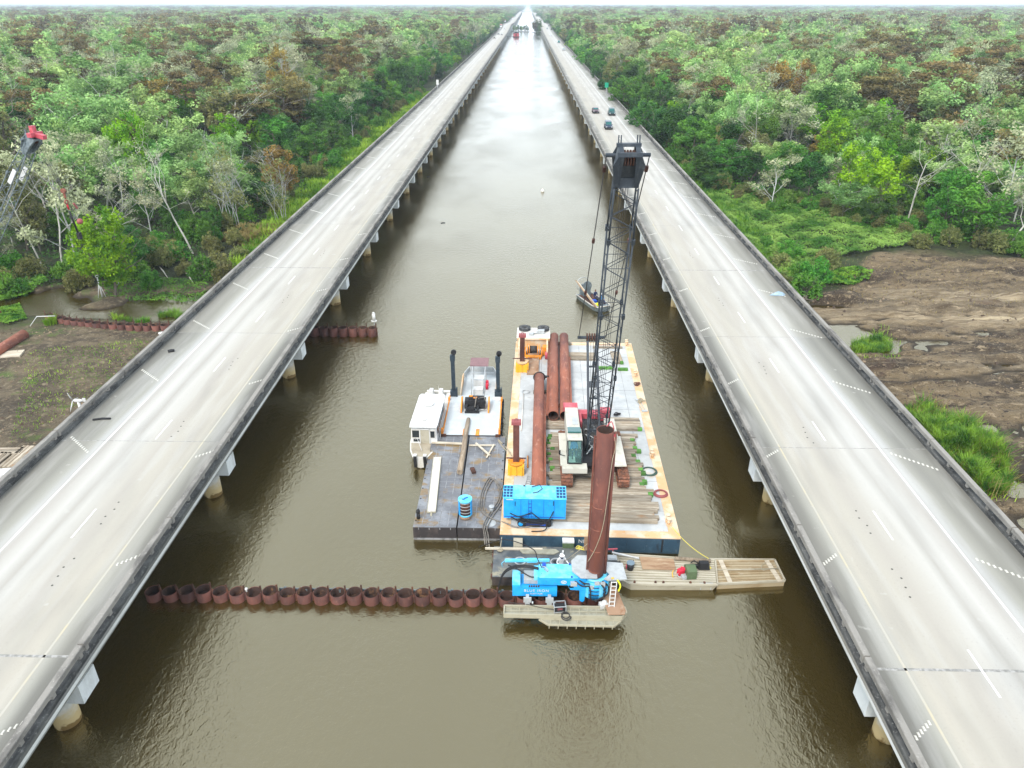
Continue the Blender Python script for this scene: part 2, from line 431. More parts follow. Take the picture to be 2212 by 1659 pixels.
M['hardhat'] = mat('white_hard_hat', (0.85, 0.85, 0.83), 0.35, spec=.5)
M['vest'] = mat('yellow_vest', (0.75, 0.78, 0.03), 0.8)
M['line_white'] = mat('white_road_paint', (0.66, 0.66, 0.63), 0.7, [(2, (1, .3, 1), (0.52, 0.51, 0.48), .42, .62)], coord='World')
M['line_yellow'] = mat('worn_yellow_road_paint', (0.46, 0.40, 0.27), 0.75, [(1.3, (1, .4, 1), (0.40, 0.375, 0.32), .34, .52)], coord='World')
M['button'] = mat('white_ceramic_button', (0.50, 0.485, 0.43), 0.4, rand=.06)
M['joint'] = mat('expansion_joint', (0.20, 0.195, 0.18), 0.9, [(4, U, (0.36, 0.35, 0.33), .42, .62)], coord='World')
M['tarp'] = mat('crumpled_blue_tarp', (0.26, 0.36, 0.44), 0.5, [(3, U, (0.40, 0.48, 0.53), .5, .68)])
M['bark'] = mat('grey_brown_bark', (0.16, 0.135, 0.11), 0.95, [(3, (1, 1, .3), (0.075, 0.062, 0.05), .45, .65)], rand=.25)
M['bark_pale'] = mat('pale_grey_bark', (0.47, 0.455, 0.40), 0.95, [(2.5, (1, 1, .4), (0.27, 0.25, 0.21), .48, .68)], rand=.2)
M['bark_silver'] = mat('silver_grey_twigs', (0.40, 0.41, 0.385), 0.95, [(2, U, (0.26, 0.26, 0.235), .45, .65)], rand=.2)
M['sign_green'] = mat('green_sign_paint', (0.01, 0.30, 0.17), 0.5)

def leafmat(name, dark, light, rand=.25, huev=.02, sc=.55):
    m = bpy.data.materials.new(name)
    m.use_nodes = True
    nt = m.node_tree; N, L = nt.nodes, nt.links
    b = N['Principled BSDF']
    b.inputs['Roughness'].default_value = 0.6
    b.inputs['Specular IOR Level'].default_value = 0.25
    oi = N.new('ShaderNodeObjectInfo')
    tc = N.new('ShaderNodeTexCoord')
    no = N.new('ShaderNodeTexNoise'); no.inputs['Scale'].default_value = sc; no.inputs['Detail'].default_value = 4
    L.new(tc.outputs['Object'], no.inputs['Vector'])
    mr = N.new('ShaderNodeMapRange'); mr.inputs['From Min'].default_value = .38; mr.inputs['From Max'].default_value = .64
    L.new(no.outputs['Fac'], mr.inputs['Value'])
    mx = N.new('ShaderNodeMix'); mx.data_type = 'RGBA'
    mx.inputs['A'].default_value = (*dark, 1); mx.inputs['B'].default_value = (*light, 1)
    L.new(mr.outputs['Result'], mx.inputs['Factor'])
    hs = N.new('ShaderNodeHueSaturation')
    mv = N.new('ShaderNodeMapRange'); mv.inputs['To Min'].default_value = 1 - rand; mv.inputs['To Max'].default_value = 1 + rand
    L.new(oi.outputs['Random'], mv.inputs['Value']); L.new(mv.outputs['Result'], hs.inputs['Value'])
    mh = N.new('ShaderNodeMath'); mh.operation = 'MULTIPLY'; mh.inputs[1].default_value = 7.31
    fr = N.new('ShaderNodeMath'); fr.operation = 'FRACT'
    L.new(oi.outputs['Random'], mh.inputs[0]); L.new(mh.outputs[0], fr.inputs[0])
    m2 = N.new('ShaderNodeMapRange'); m2.inputs['To Min'].default_value = .5 - huev; m2.inputs['To Max'].default_value = .5 + huev
    L.new(fr.outputs[0], m2.inputs['Value']); L.new(m2.outputs['Result'], hs.inputs['Hue'])
    L.new(mx.outputs['Result'], hs.inputs['Color'])
    L.new(hs.outputs['Color'], b.inputs['Base Color'])
    tr = N.new('ShaderNodeBsdfTranslucent'); L.new(hs.outputs['Color'], tr.inputs['Color'])
    ms = N.new('ShaderNodeMixShader'); ms.inputs['Fac'].default_value = .33
    L.new(b.outputs[0], ms.inputs[1]); L.new(tr.outputs[0], ms.inputs[2])
    L.new(ms.outputs[0], N['Material Output'].inputs['Surface'])
    return m

LM = {
    'bright': leafmat('bright_green_leaves', (0.055, 0.19, 0.006), (0.28, 0.52, 0.012), .15),
    'green': leafmat('green_leaves', (0.038, 0.147, 0.015), (0.147, 0.346, 0.038), .25),
    'dark': leafmat('dark_green_leaves', (0.018, 0.070, 0.013), (0.077, 0.192, 0.028), .3),
    'mint': leafmat('pale_mint_leaves', (0.109, 0.224, 0.051), (0.422, 0.600, 0.205), .22),
    'cypress': leafmat('rust_brown_needles', (0.070, 0.062, 0.018), (0.250, 0.195, 0.068), .35, .02),
    'olive': leafmat('olive_leaves', (0.096, 0.115, 0.028), (0.282, 0.282, 0.096), .25),
    'gold': leafmat('golden_brown_leaves', (0.147, 0.102, 0.020), (0.410, 0.275, 0.058), .2, .015),
    'silver': leafmat('silver_grey_leaves', (0.192, 0.224, 0.109), (0.512, 0.538, 0.320), .2),
}
M['reed'] = leafmat('reed_leaves', (0.030, 0.125, 0.010), (0.21, 0.38, 0.035), .1, .01, .9)
M['grass'] = leafmat('bank_grass', (0.085, 0.215, 0.012), (0.32, 0.48, 0.040), .1, .01, .25)
M['cover'] = leafmat('ground_cover_leaves', (0.045, 0.17, 0.014), (0.30, 0.50, 0.10), .1, .01, .22)
M['dry'] = leafmat('dry_grass', (0.22, 0.17, 0.05), (0.36, 0.31, 0.11), .1, .01, .4)
# ------------------------------------------------------------------ ground, canal and ponds
def vnoise(x, y, sc, seed):
    """Smooth value noise, numpy arrays in, 0..1 out."""
    X = x / sc; Y = y / sc
    xi = np.floor(X).astype(np.int64); yi = np.floor(Y).astype(np.int64)
    fx = X - xi; fy = Y - yi
    fx = fx * fx * (3 - 2 * fx); fy = fy * fy * (3 - 2 * fy)
    def h(a, b):
        n = (a * 374761393 + b * 668265263 + seed * 982451653) & 0xffffffff
        n = ((n ^ (n >> 13)) * 1274126177) & 0xffffffff
        return ((n ^ (n >> 16)) & 0xffff) / 65535.0
    return (h(xi, yi) * (1 - fx) + h(xi + 1, yi) * fx) * (1 - fy) + (h(xi, yi + 1) * (1 - fx) + h(xi + 1, yi + 1) * fx) * fy

def sstep(a, b, v):
    t = np.clip((v - a) / (b - a), 0, 1)
    return t * t * (3 - 2 * t)

PONDS = [(-64.5, 86.0, 8.5, 4.6), (-61, 90.0, 3.0, 2.2), (-53, 82.3, 6.0, 1.9), (-45.0, 84.9, 6.8, 5.0), (-41.0, 87.5, 3.5, 3.0), (-40.3, 111.5, 3.4, 3.6),
         (37.0, 76.8, 5.3, 4.0), (34.6, 78.2, 2.4, 2.4), (37.6, 86.4, 2.8, 1.2), (33.2, 85.6, 1.8, 0.9), (38.4, 48.4, 1.9, 1.5)]

def zone(x, y):
    """mud (bare soil) and wet masks of the ground."""
    n = vnoise(x, y, 7, 3) - .5
    n2 = vnoise(x, y, 2.2, 5) - .5
    w = n * 6 + n2 * 2
    top = np.interp(x, [30, 36, 44, 52, 60, 75, 110], [85, 88, 96, 107.5, 108.5, 105, 101])
    mr = sstep(30, 32, x) * sstep(1.5, -1.5, y + w * .7 - top) * sstep(20, 24, y)
    ml = sstep(-36, -37, x) * sstep(82, 77, y + w * .6)
    ml = np.maximum(ml, sstep(-36, -37, x) * sstep(94, 91, y + w) * sstep(80, 83, y) * (x > -68))
    return mr, ml

def ground_h(x, y):
    base = .42 + (vnoise(x, y, 9, 1) - .5) * .35 + (vnoise(x, y, 2.6, 2) - .5) * .16
    mr, ml = zone(x, y)
    rut = (vnoise(x * .22, y * 1.3, 1.6, 11) - .5) * 1.0 + (vnoise(x * .6, y, .9, 12) - .5) * .55
    trk = np.zeros_like(x)
    for c0, sl, am in ((83.2, .02, 3.0), (79.6, -.03, 2.0), (70.5, .10, 5.0), (66.0, .16, 6.0), (90.0, -.06, 4.0), (95.0, .05, 5.0), (60.0, .05, 4.0)):
        yc = c0 + sl * (x - 45) + am * (vnoise(x, x * 0 + c0, 18, int(c0)) - .5)
        for d in (-1.1, 1.1): trk = trk - .20 * np.exp(-((y - yc - d) / .33) ** 2) + .13 * np.exp(-((y - yc - d - .65) / .3) ** 2)
    rut = rut + trk * 1.1 + (vnoise(x, y, .85, 33) - .5) * .50
    base = base + mr * rut * .8 + ml * (vnoise(x * .5, y, 1.4, 13) - .5) * .25
    # rough spoil banks on the right
    base = base + np.exp(-((x - 60) ** 2 / 60 + (y - 72.5) ** 2 / 4.0)) * .9 * (0.5 + vnoise(x, y, 1.1, 17))
    base = base + np.exp(-((x - 47) ** 2 / 30 + (y - 97) ** 2 / 6.0)) * .9 + np.exp(-((x - 40) ** 2 / 8 + (y - 88.3) ** 2 / 2.5)) * .8
    base = base + mr * np.exp(-((y - 85.8) ** 2 / 1.6)) * sstep(41, 46, x) * (.25 + .6 * vnoise(x, y, 1.2, 19))
    wl = -36.3 + (vnoise(y, y * 0 + 3, 6, 7) - .5) * 1.6
    wr = 30.9 + (vnoise(y, y * 0 + 9, 6, 8) - .5) * 1.6
    c = sstep(wl - .9, wl + .6, x) * sstep(wr + .9, wr - .6, x)
    h = base * (1 - c) - 1.5 * c
    n = (vnoise(x, y, 2.0, 21) - .5) * .7
    for px_, py_, rx, ry in PONDS:
        d = np.sqrt(((x - px_) / rx) ** 2 + ((y - py_) / ry) ** 2) + n * .5
        t = sstep(1.15, .8, d)
        h = h * (1 - t) - .35 * t
    return h

def gh(x, y):
    return float(ground_h(np.array([x], float), np.array([y], float))[0])

def geo(a, b, n):
    return list(np.sign(a) * np.geomspace(abs(a), abs(b), n))
xs = sorted(set(np.round(geo(-9500, -104, 26) + list(np.arange(-103, -69, .8)) + list(np.arange(-69, -33.9, .45)) + [-30, -15, 0, 12, 24] + list(np.arange(27.5, 76, .42)) + list(np.arange(76.2, 104, .8)) + geo(105, 9500, 26), 3)))
ys = sorted(set(np.round([-60, -20, 0, 12] + list(np.arange(20, 42, .8)) + list(np.arange(42, 112, .42)) + list(np.arange(112.5, 130, .8)) + list(np.geomspace(131, 14300, 70)), 3)))
XX, YY = np.meshgrid(np.array(xs), np.array(ys))
HH = ground_h(XX, YY)
MRm, MLm = zone(XX, YY)
nx, ny = len(xs), len(ys)
ii = np.arange(nx * ny).reshape(ny, nx)
gF = np.stack([ii[:-1, :-1], ii[:-1, 1:], ii[1:, 1:], ii[1:, :-1]], -1).reshape(-1, 4)

def ground_material():
    m = bpy.data.materials.new('swamp_ground'); m.use_nodes = True
    nt = m.node_tree; N, L = nt.nodes, nt.links
    b = N['Principled BSDF']; b.inputs['Roughness'].default_value = .9; b.inputs['Specular IOR Level'].default_value = .25
    g = N.new('ShaderNodeNewGeometry')
    def noise(sc, st, lo, hi, det=6):
        mp = N.new('ShaderNodeMapping'); mp.inputs['Scale'].default_value = st
        no = N.new('ShaderNodeTexNoise'); no.inputs['Scale'].default_value = sc; no.inputs['Detail'].default_value = det; no.inputs['Roughness'].default_value = .65
        no.inputs['Distortion'].default_value = .6
        mr = N.new('ShaderNodeMapRange'); mr.inputs['From Min'].default_value = lo; mr.inputs['From Max'].default_value = hi
        L.new(g.outputs['Position'], mp.inputs['Vector']); L.new(mp.outputs[0], no.inputs['Vector']); L.new(no.outputs['Fac'], mr.inputs['Value'])
        return mr.outputs['Result']
    def mix(f, a, c):
        x = N.new('ShaderNodeMix'); x.data_type = 'RGBA'
        L.new(f, x.inputs['Factor']) if not isinstance(f, float) else None
        for k, v in (('A', a), ('B', c)):
            if isinstance(v, tuple): x.inputs[k].default_value = (*v, 1)
            else: L.new(v, x.inputs[k])
        return x.outputs['Result']
    def attr(n):
        a = N.new('ShaderNodeAttribute'); a.attribute_name = n; return a.outputs['Fac']
    veg = mix(noise(.25, U, .4, .62), (0.022, 0.026, 0.012), (0.050, 0.070, 0.022))
    veg = mix(noise(1.5, U, .55, .7), veg, (0.085, 0.080, 0.040))
    mr_ = mix(noise(.16, (.35, 1.6, 1), .42, .56), (0.044, 0.031, 0.021), (0.185, 0.136, 0.078))
    mr_ = mix(noise(1.7, (.5, 1.2, 1), .55, .66), mr_, (0.33, 0.255, 0.16))
    mr_ = mix(noise(1.7, (.7, 1, 1), .54, .66), mr_, (0.028, 0.020, 0.016))
    mr_ = mix(noise(6, U, .54, .68), mr_, (0.25, 0.20, 0.13))
    mr_ = mix(noise(9, (1, 1.3, 1), .56, .66), mr_, (0.030, 0.022, 0.016))
    mr_ = mix(noise(.11, U, .58, .68), mr_, (0.085, 0.050, 0.036))
    sand = attr('sand')
    sn = mix(noise(.8, (.25, 2.2, 1), .40, .62), (0.17, 0.125, 0.075), (0.46, 0.37, 0.24))
    mr_ = mix(sand, mr_, sn)
    ml_ = mix(noise(.35, (.7, 1, 1), .42, .62), (0.080, 0.062, 0.042), (0.170, 0.132, 0.082))
    ml_ = mix(noise(1.6, U, .52, .68), ml_, (0.26, 0.21, 0.135))
    ml_ = mix(noise(.30, U, .56, .70), ml_, (0.095, 0.150, 0.030))
    ml_ = mix(noise(5, U, .58, .74), ml_, (0.05, 0.043, 0.035))
    c = mix(attr('mud_right'), veg, mr_)
    c = mix(attr('mud_left'), c, ml_)
    wet = N.new('ShaderNodeSeparateXYZ'); L.new(g.outputs['Position'], wet.inputs[0])
    wm = N.new('ShaderNodeMapRange'); wm.inputs['From Min'].default_value = .28; wm.inputs['From Max'].default_value = .05
    L.new(wet.outputs['Z'], wm.inputs['Value'])
    c = mix(wm.outputs['Result'], c, (0.045, 0.035, 0.024))
    L.new(c, b.inputs['Base Color'])
    no = N.new('ShaderNodeTexNoise'); no.inputs['Scale'].default_value = 2.4; no.inputs['Detail'].default_value = 8; no.inputs['Roughness'].default_value = .7
    L.new(g.outputs['Position'], no.inputs['Vector'])
    bp = N.new('ShaderNodeBump'); bp.inputs['Strength'].default_value = 1.0; bp.inputs['Distance'].default_value = .45
    L.new(no.outputs['Fac'], bp.inputs['Height']); L.new(bp.outputs['Normal'], b.inputs['Normal'])
    return m

g_me = mesh_np('ground', np.stack([XX, YY, HH], -1).reshape(-1, 3), gF, ground_material())
SAND = np.exp(-((YY - 82.5) ** 2) / 7.0) * sstep(31, 34, XX) + .3 * np.exp(-((YY - 69 - (XX - 45) * .12) ** 2) / 9.0) * sstep(41, 46, XX) + .75 * np.exp(-((YY - 90 + (XX - 48) * .05) ** 2) / 7.0) * sstep(42, 47, XX)
for nm, arr in (('mud_right', MRm), ('mud_left', MLm), ('sand', np.clip(SAND * (.35 + 1.1 * vnoise(XX * .3, YY, 2.5, 31)), 0, 1))):
    at = g_me.attributes.new(nm, 'FLOAT', 'POINT'); at.data.foreach_set('value', arr.astype(np.float32).ravel())
g_me.polygons.foreach_set('use_smooth', np.ones(len(g_me.polygons), bool))
tag(link('ground', g_me), kind='structure')

def water_material():
    m = bpy.data.materials.new('muddy_canal_water'); m.use_nodes = True
    nt = m.node_tree; N, L = nt.nodes, nt.links
    b = N['Principled BSDF']
    g = N.new('ShaderNodeNewGeometry')
    def noise(sc, st, det, rough=.55, dist=0.0):
        mp = N.new('ShaderNodeMapping'); mp.inputs['Scale'].default_value = st
        no = N.new('ShaderNodeTexNoise'); no.inputs['Scale'].default_value = sc; no.inputs['Detail'].default_value = det; no.inputs['Roughness'].default_value = rough
        no.inputs['Distortion'].default_value = dist
        L.new(g.outputs['Position'], mp.inputs['Vector']); L.new(mp.outputs[0], no.inputs['Vector'])
        return no.outputs['Fac']
    c = N.new('ShaderNodeMix'); c.data_type = 'RGBA'
    c.inputs['A'].default_value = (0.022, 0.014, 0.002, 1); c.inputs['B'].default_value = (0.044, 0.032, 0.006, 1)
    L.new(noise(.05, U, 3), c.inputs['Factor'])
    L.new(c.outputs['Result'], b.inputs['Base Color'])
    b.inputs['Roughness'].default_value = .05
    b.inputs['Specular Tint'].default_value = (1.0, .89, .61, 1)
    b.inputs['IOR'].default_value = 2.7
    # small wind ripples, calmer and rougher patches
    patch = N.new('ShaderNodeMapRange'); patch.inputs['From Min'].default_value = .35; patch.inputs['From Max'].default_value = .65
    patch.inputs['To Min'].default_value = .35; patch.inputs['To Max'].default_value = 1.2
    L.new(noise(.07, (1, .5, 1), 3), patch.inputs['Value'])
    r1 = noise(2.3, (1, .8, 1), 3, .5, .5)
    r2 = noise(8.5, (1, .85, 1), 3, .55, .3)
    a1 = N.new('ShaderNodeMath'); a1.operation = 'MULTIPLY_ADD'; a1.inputs[1].default_value = .50
    L.new(r2, a1.inputs[0]); L.new(r1, a1.inputs[2])
    mu = N.new('ShaderNodeMath'); mu.operation = 'MULTIPLY'
    L.new(a1.outputs[0], mu.inputs[0]); L.new(patch.outputs['Result'], mu.inputs[1])
    bp = N.new('ShaderNodeBump'); bp.inputs['Strength'].default_value = .6; bp.inputs['Distance'].default_value = .09
    L.new(mu.outputs[0], bp.inputs['Height']); L.new(bp.outputs['Normal'], b.inputs['Normal'])
    return m
wm_ = MB().add([(-9400, -55, 0), (9400, -55, 0), (9400, 14200, 0), (-9400, 14200, 0)], [(0, 1, 2, 3)])
M['water'] = water_material()
tag(wm_.build('water', M['water']), kind='structure')

# ------------------------------------------------------------------ the two highway bridges
def zdeck(y):
    return 4.7 + 3.2 * math.exp(-((y - 1150) / 150.0) ** 2)

def deck_material():
    m = bpy.data.materials.new('worn_concrete_roadway'); m.use_nodes = True
    nt = m.node_tree; N, L = nt.nodes, nt.links
    b = N['Principled BSDF']; b.inputs['Roughness'].default_value = .75; b.inputs['Specular IOR Level'].default_value = .35
    a = N.new('ShaderNodeAttribute'); a.attribute_name = 'across'
    g = N.new('ShaderNodeNewGeometry')
    def noise(sc, st, det=5):
        mp = N.new('ShaderNodeMapping'); mp.inputs['Scale'].default_value = st
        no = N.new('ShaderNodeTexNoise'); no.inputs['Scale'].default_value = sc; no.inputs['Detail'].default_value = det
        L.new(g.outputs['Position'], mp.inputs['Vector']); L.new(mp.outputs[0], no.inputs['Vector'])
        return no.outputs['Fac']
    # the across-road position wobbles a little along the road
    w = N.new('ShaderNodeMath'); w.operation = 'MULTIPLY_ADD'; w.inputs[1].default_value = .9
    w0 = N.new('ShaderNodeMath'); w0.operation = 'SUBTRACT'; w0.inputs[1].default_value = .5
    L.new(noise(.5, (1, .12, 1), 4), w0.inputs[0]); L.new(w0.outputs[0], w.inputs[0]); L.new(a.outputs['Fac'], w.inputs[2])
    dv = N.new('ShaderNodeMath'); dv.operation = 'DIVIDE'; dv.inputs[1].default_value = 13.7
    L.new(w.outputs[0], dv.inputs[0])
    rp = N.new('ShaderNodeValToRGB'); L.new(dv.outputs[0], rp.inputs['Fac'])
    el = rp.color_ramp.elements
    prof = [(0.0, (0.104, 0.101, 0.086)), (0.6, (0.115, 0.112, 0.098)), (1.5, (0.152, 0.147, 0.128)), (2.15, (0.291, 0.283, 0.245)), (2.9, (0.374, 0.344, 0.287)), (3.6, (0.341, 0.315, 0.267)), (4.4, (0.365, 0.339, 0.287)), (5.3, (0.341, 0.315, 0.273)), (6.1, (0.374, 0.351, 0.307)), (7.0, (0.426, 0.409, 0.374)), (7.6, (0.316, 0.299, 0.267)), (8.4, (0.442, 0.426, 0.393)), (9.3, (0.341, 0.319, 0.287)), (9.9, (0.386, 0.381, 0.365)), (10.5, (0.266, 0.26, 0.225)), (11.3, (0.176, 0.171, 0.147)), (11.9, (0.2, 0.195, 0.169)), (12.5, (0.139, 0.135, 0.117)), (13.2, (0.098, 0.095, 0.081))]
    el[0].position = 0.0; el[0].color = (*prof[0][1], 1)
    el[1].position = prof[-1][0] / 13.7; el[1].color = (*prof[-1][1], 1)
    for p_, c_ in prof[1:-1]:
        e = el.new(p_ / 13.7); e.color = (*c_, 1)
    def mix(f, A, B, k=1.0):
        x = N.new('ShaderNodeMix'); x.data_type = 'RGBA'; L.new(f, x.inputs['Factor'])
        for q, v in (('A', A), ('B', B)):
            if isinstance(v, tuple): x.inputs[q].default_value = (*v, 1)
            else: L.new(v, x.inputs[q])
        return x.outputs['Result']
    def mrange(f, lo, hi, t0=0, t1=1):
        q = N.new('ShaderNodeMapRange'); q.inputs['From Min'].default_value = lo; q.inputs['From Max'].default_value = hi
        q.inputs['To Min'].default_value = t0; q.inputs['To Max'].default_value = t1
        L.new(f, q.inputs['Value']); return q.outputs['Result']
    c = rp.outputs['Color']
    c = mix(mrange(noise(.9, (1, .1, 1)), .50, .72, 0, .45), c, (.44, .43, .405))
    c = mix(mrange(noise(.35, (1.5, .25, 1)), .52, .72, 0, .3), c, (.18, .178, .165))
    c = mix(mrange(noise(9, U, 6), .60, .78, 0, .3), c, (.15, .145, .13))
    # each slab was cast separately: a slightly different tone
    sy = N.new('ShaderNodeSeparateXYZ'); L.new(g.outputs['Position'], sy.inputs[0])
    dv2 = N.new('ShaderNodeMath'); dv2.operation = 'MULTIPLY_ADD'; dv2.inputs[1].default_value = 1 / 20.3; dv2.inputs[2].default_value = -26.0 / 20.3; L.new(sy.outputs['Y'], dv2.inputs[0])
    fl = N.new('ShaderNodeMath'); fl.operation = 'FLOOR'; L.new(dv2.outputs[0], fl.inputs[0])
    wn_ = N.new('ShaderNodeTexWhiteNoise'); wn_.noise_dimensions = '1D'; L.new(fl.outputs[0], wn_.inputs['W'])
    c = mix(mrange(wn_.outputs['Value'], 0, 1, 0, .22), c, (.36, .335, .28))
    c = mix(mrange(noise(.16, (2.5, .5, 1), 2), .62, .68, 0, .25), c, (.26, .245, .21))
    c = mix(mrange(noise(1.1, U, 3), .70, .76, 0, .4), c, (.45, .435, .40))
    L.new(c, b.inputs['Base Color'])
    no = noise(14, (1, .6, 1), 5)
    bp = N.new('ShaderNodeBump'); bp.inputs['Strength'].default_value = .12; bp.inputs['Distance'].default_value = .05
    L.new(no, bp.inputs['Height']); L.new(bp.outputs['Normal'], b.inputs['Normal'])
    return m
M['roadway'] = deck_material()

WID = 13.7
YS = [-12, 200, 500] + list(np.linspace(700, 1650, 39)) + [2000, 2700, 3330]
PANEL = 10.15
PIER0 = 26.0
Y_NEAR0, N_PANEL = PIER0 - PANEL, 18
Y_NEAR1 = Y_NEAR0 + N_PANEL * PANEL

def long_prism(sec, ysl, zoff=0.0):
    """Cross section [(x, z)] (anticlockwise seen from -y) swept along the bridge following its profile."""
    n = len(sec); V, F = [], []
    for y in ysl:
        for x, z in sec: V.append((x, y, z + zdeck(y) + zoff))
    for i in range(len(ysl) - 1):
        for k in range(n):
            k2 = (k + 1) % n
            F.append(((i + 1) * n + k, (i + 1) * n + k2, i * n + k2, i * n + k))
    F.append(tuple(range(n))); F.append(tuple((len(ysl) - 1) * n + k for k in reversed(range(n))))
    return V, F

M['joint_dark'] = mat('dark_patch', (.06, .058, .05), .9)
def bridge(X0, sg, label, rows_out, row_in, out_dir, in_dir, dash0):
    xc = X0 + sg * WID / 2
    br = thing('highway_bridge', label, 'bridge', (xc, 0, 0))
    lx = lambda s: sg * (s - WID / 2)
    def sec(s0, s1, z0, z1):
        a, b_ = sorted((lx(s0), lx(s1)))
        return [(a, z0), (b_, z0), (b_, z1), (a, z1)]
    # slab
    V, F = long_prism(sec(0, WID, -.22, 0), YS)
    me = bpy.data.meshes.new('deck_slab'); me.from_pydata(V, [], F)
    me.materials.append(M['fascia']); me.materials.append(M['roadway'])
    at = me.attributes.new('across', 'FLOAT', 'POINT')
    at.data.foreach_set('value', [sg * v[0] + WID / 2 for v in V])
    for p_ in me.polygons:
        if p_.normal.z > .9: p_.material_index = 1
    link('deck_slab', me, br)
    for s in (1.0, 3.9, 6.85, 9.8, 12.7):
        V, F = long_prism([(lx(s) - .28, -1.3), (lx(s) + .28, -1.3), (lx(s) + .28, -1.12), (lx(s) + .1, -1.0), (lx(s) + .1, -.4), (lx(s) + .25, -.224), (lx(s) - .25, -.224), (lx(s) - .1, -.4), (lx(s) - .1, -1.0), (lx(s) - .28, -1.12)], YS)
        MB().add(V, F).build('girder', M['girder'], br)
    # near parapets: rail on posts over a low kerb, one panel every 10 m
    def shared(nm, size, mt, bev=.03):
        m_ = MB(); x, y, z = size
        m_.exty([(-x / 2, 0), (x / 2, 0), (x / 2, z - bev), (x / 2 - bev, z), (-x / 2 + bev, z), (-x / 2, z - bev)], -y / 2, y / 2)
        return m_.mesh(nm, mt)
    rail = shared('parapet_rail', (.34, PANEL - .10, .30), M['parapet'])
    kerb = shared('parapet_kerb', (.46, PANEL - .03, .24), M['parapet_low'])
    post = shared('parapet_post', (.22, .24, .34), M['parapet'], .01)
    for s in (.37, WID - .37):
        for k in range(N_PANEL):
            yc = Y_NEAR0 + (k + .5) * PANEL
            r_ = link('parapet_rail', rail, br, (lx(s), yc, 4.7 + .56))
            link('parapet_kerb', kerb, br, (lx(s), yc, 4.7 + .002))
            for dy in (-4.8, -2.45, 0, 2.45, 4.8):
                link('parapet_post', post, r_, (0, dy, -.33))
    far = MB()
    ysf = [Y_NEAR1 + .03] + [y for y in YS if y > Y_NEAR1]
    for s in (.37, WID - .37):
        far.add(*long_prism([(lx(s) - .23, .002), (lx(s) + .23, .002), (lx(s) + .23, .24), (lx(s) - .23, .24)], ysf))
        far.add(*long_prism([(lx(s) - .17, .56), (lx(s) + .17, .56), (lx(s) + .17, .86), (lx(s) - .17, .86)], ysf))
        y = Y_NEAR1 + .6
        while y < 900:
            far.box((lx(s), y, zdeck(y) + .40), (.22, .24, .31)); y += 2.45
    tag(far.build('parapet', M['parapet_far'], br), kind='stuff')
    # piers
    capm, colm = MB(), MB()
    capm.box((0, 0, 0), (WID - 1.3, 1.45, 1.22)); cap_me = capm.mesh('pier_cap', M['cap'])
    colm.cyl((0, 0, -2.5), (0, 0, 2.2), .66, n=24); col_me = colm.mesh('pier_column', M['column'])
    rest = MB()
    n_near = 34
    for k in range(-1, 160):
        y = PIER0 + 20.3 * k
        if y > 3300: break
        zc = zdeck(y) - 1.305 - .61
        if k < n_near:
            link('pier_cap', cap_me, br, (0, y, zc))
            for s in (2.5, WID - 2.5): link('pier_column', col_me, br, (lx(s), y, 0))
        else:
            rest.box((0, y, zc), (WID - 1.3, 1.45, 1.22))
            for s in (2.5, WID - 2.5): rest.cyl((lx(s), y, -1.6), (lx(s), y, zc - .6), .66, n=8)
    tag(rest.build('pier', M['cap'], br), kind='stuff')
    # painted lines, dashes, joints and rows of buttons
    def sheet(nm, s0, s1, ysl, mt, z=.004):
        a, b_ = sorted((lx(s0), lx(s1)))
        V, F = [], []
        for y in ysl: V += [(a, y, zdeck(y) + z), (b_, y, zdeck(y) + z)]
        for i in range(len(ysl) - 1): F.append((2 * i, 2 * i + 1, 2 * i + 3, 2 * i + 2))
        return MB().add(V, F).build(nm, mt, br)
    sheet('yellow_edge_line', 2.34, 2.46, YS, M['line_yellow'])
    sheet('white_edge_line', 9.60, 9.74, YS, M['line_white'])
    dm = MB().box((0, 0, .003), (.12, 2.9, .006)).mesh('lane_dash', M['line_white'])
    dark = MB()
    more = MB()
    for k in range(0, 180):
        y = dash0 + 11.45 * k
        if k < 40: link('lane_dash', dm, br, (lx(6.1), y, zdeck(y) + .004))
        else: more.box((lx(6.1), y, zdeck(y) + .008), (.15, 2.9, .006))
    tag(more.build('far_lane_dash', M['line_white'], br), kind='stuff')
    for k in range(-1, 16):
        y = PIER0 + 20.3 * k
        strong = k % 3 == 0
        j = MB().box((0, y, 4.7 + .002), (WID - 1.25, .16 if strong else .05, .004))
        j.build('expansion_joint', M['joint'], br)
    hole = MB().cyl((0, 0, 0), (0, 0, .004), .065, n=8).mesh('core_hole', M['joint_dark'])
    for k, y in enumerate((31.0, 36.5, 47.0, 58.5, 75.0, 92.0)):
        for q in range(4): link('core_hole', hole, br, (lx(4.9 + .1 * ((k * 7 + q) % 3)), y + q * .75, 4.702))
    btn = MB()
    btn.box((0, 0, .016), (.23, .27, .032), taper=.7); btn_me = btn.mesh('road_button', M['button'])
    for y0, (s0, s1), n, dr, tot in ((rows_out, (10.25, 12.55), 11, out_dir, 24), (row_in, (.95, 2.1), 7, in_dir, 24)):
        for k in range(-1, tot):
            yc = y0 + 11.45 * k
            if yc < 10: continue
            m_ = MB()
            for q in range(n):
                t = q / (n - 1)
                dy = dr * (t - .5) * (2.0 if n > 8 else .95)
                m_.box((lx(s0 + (s1 - s0) * t), yc + dy, zdeck(yc) + .016), (.13 if n > 8 else .115, .25, .032), taper=.75)
            m_.build('road_button_row', M['button'], br)
    return br

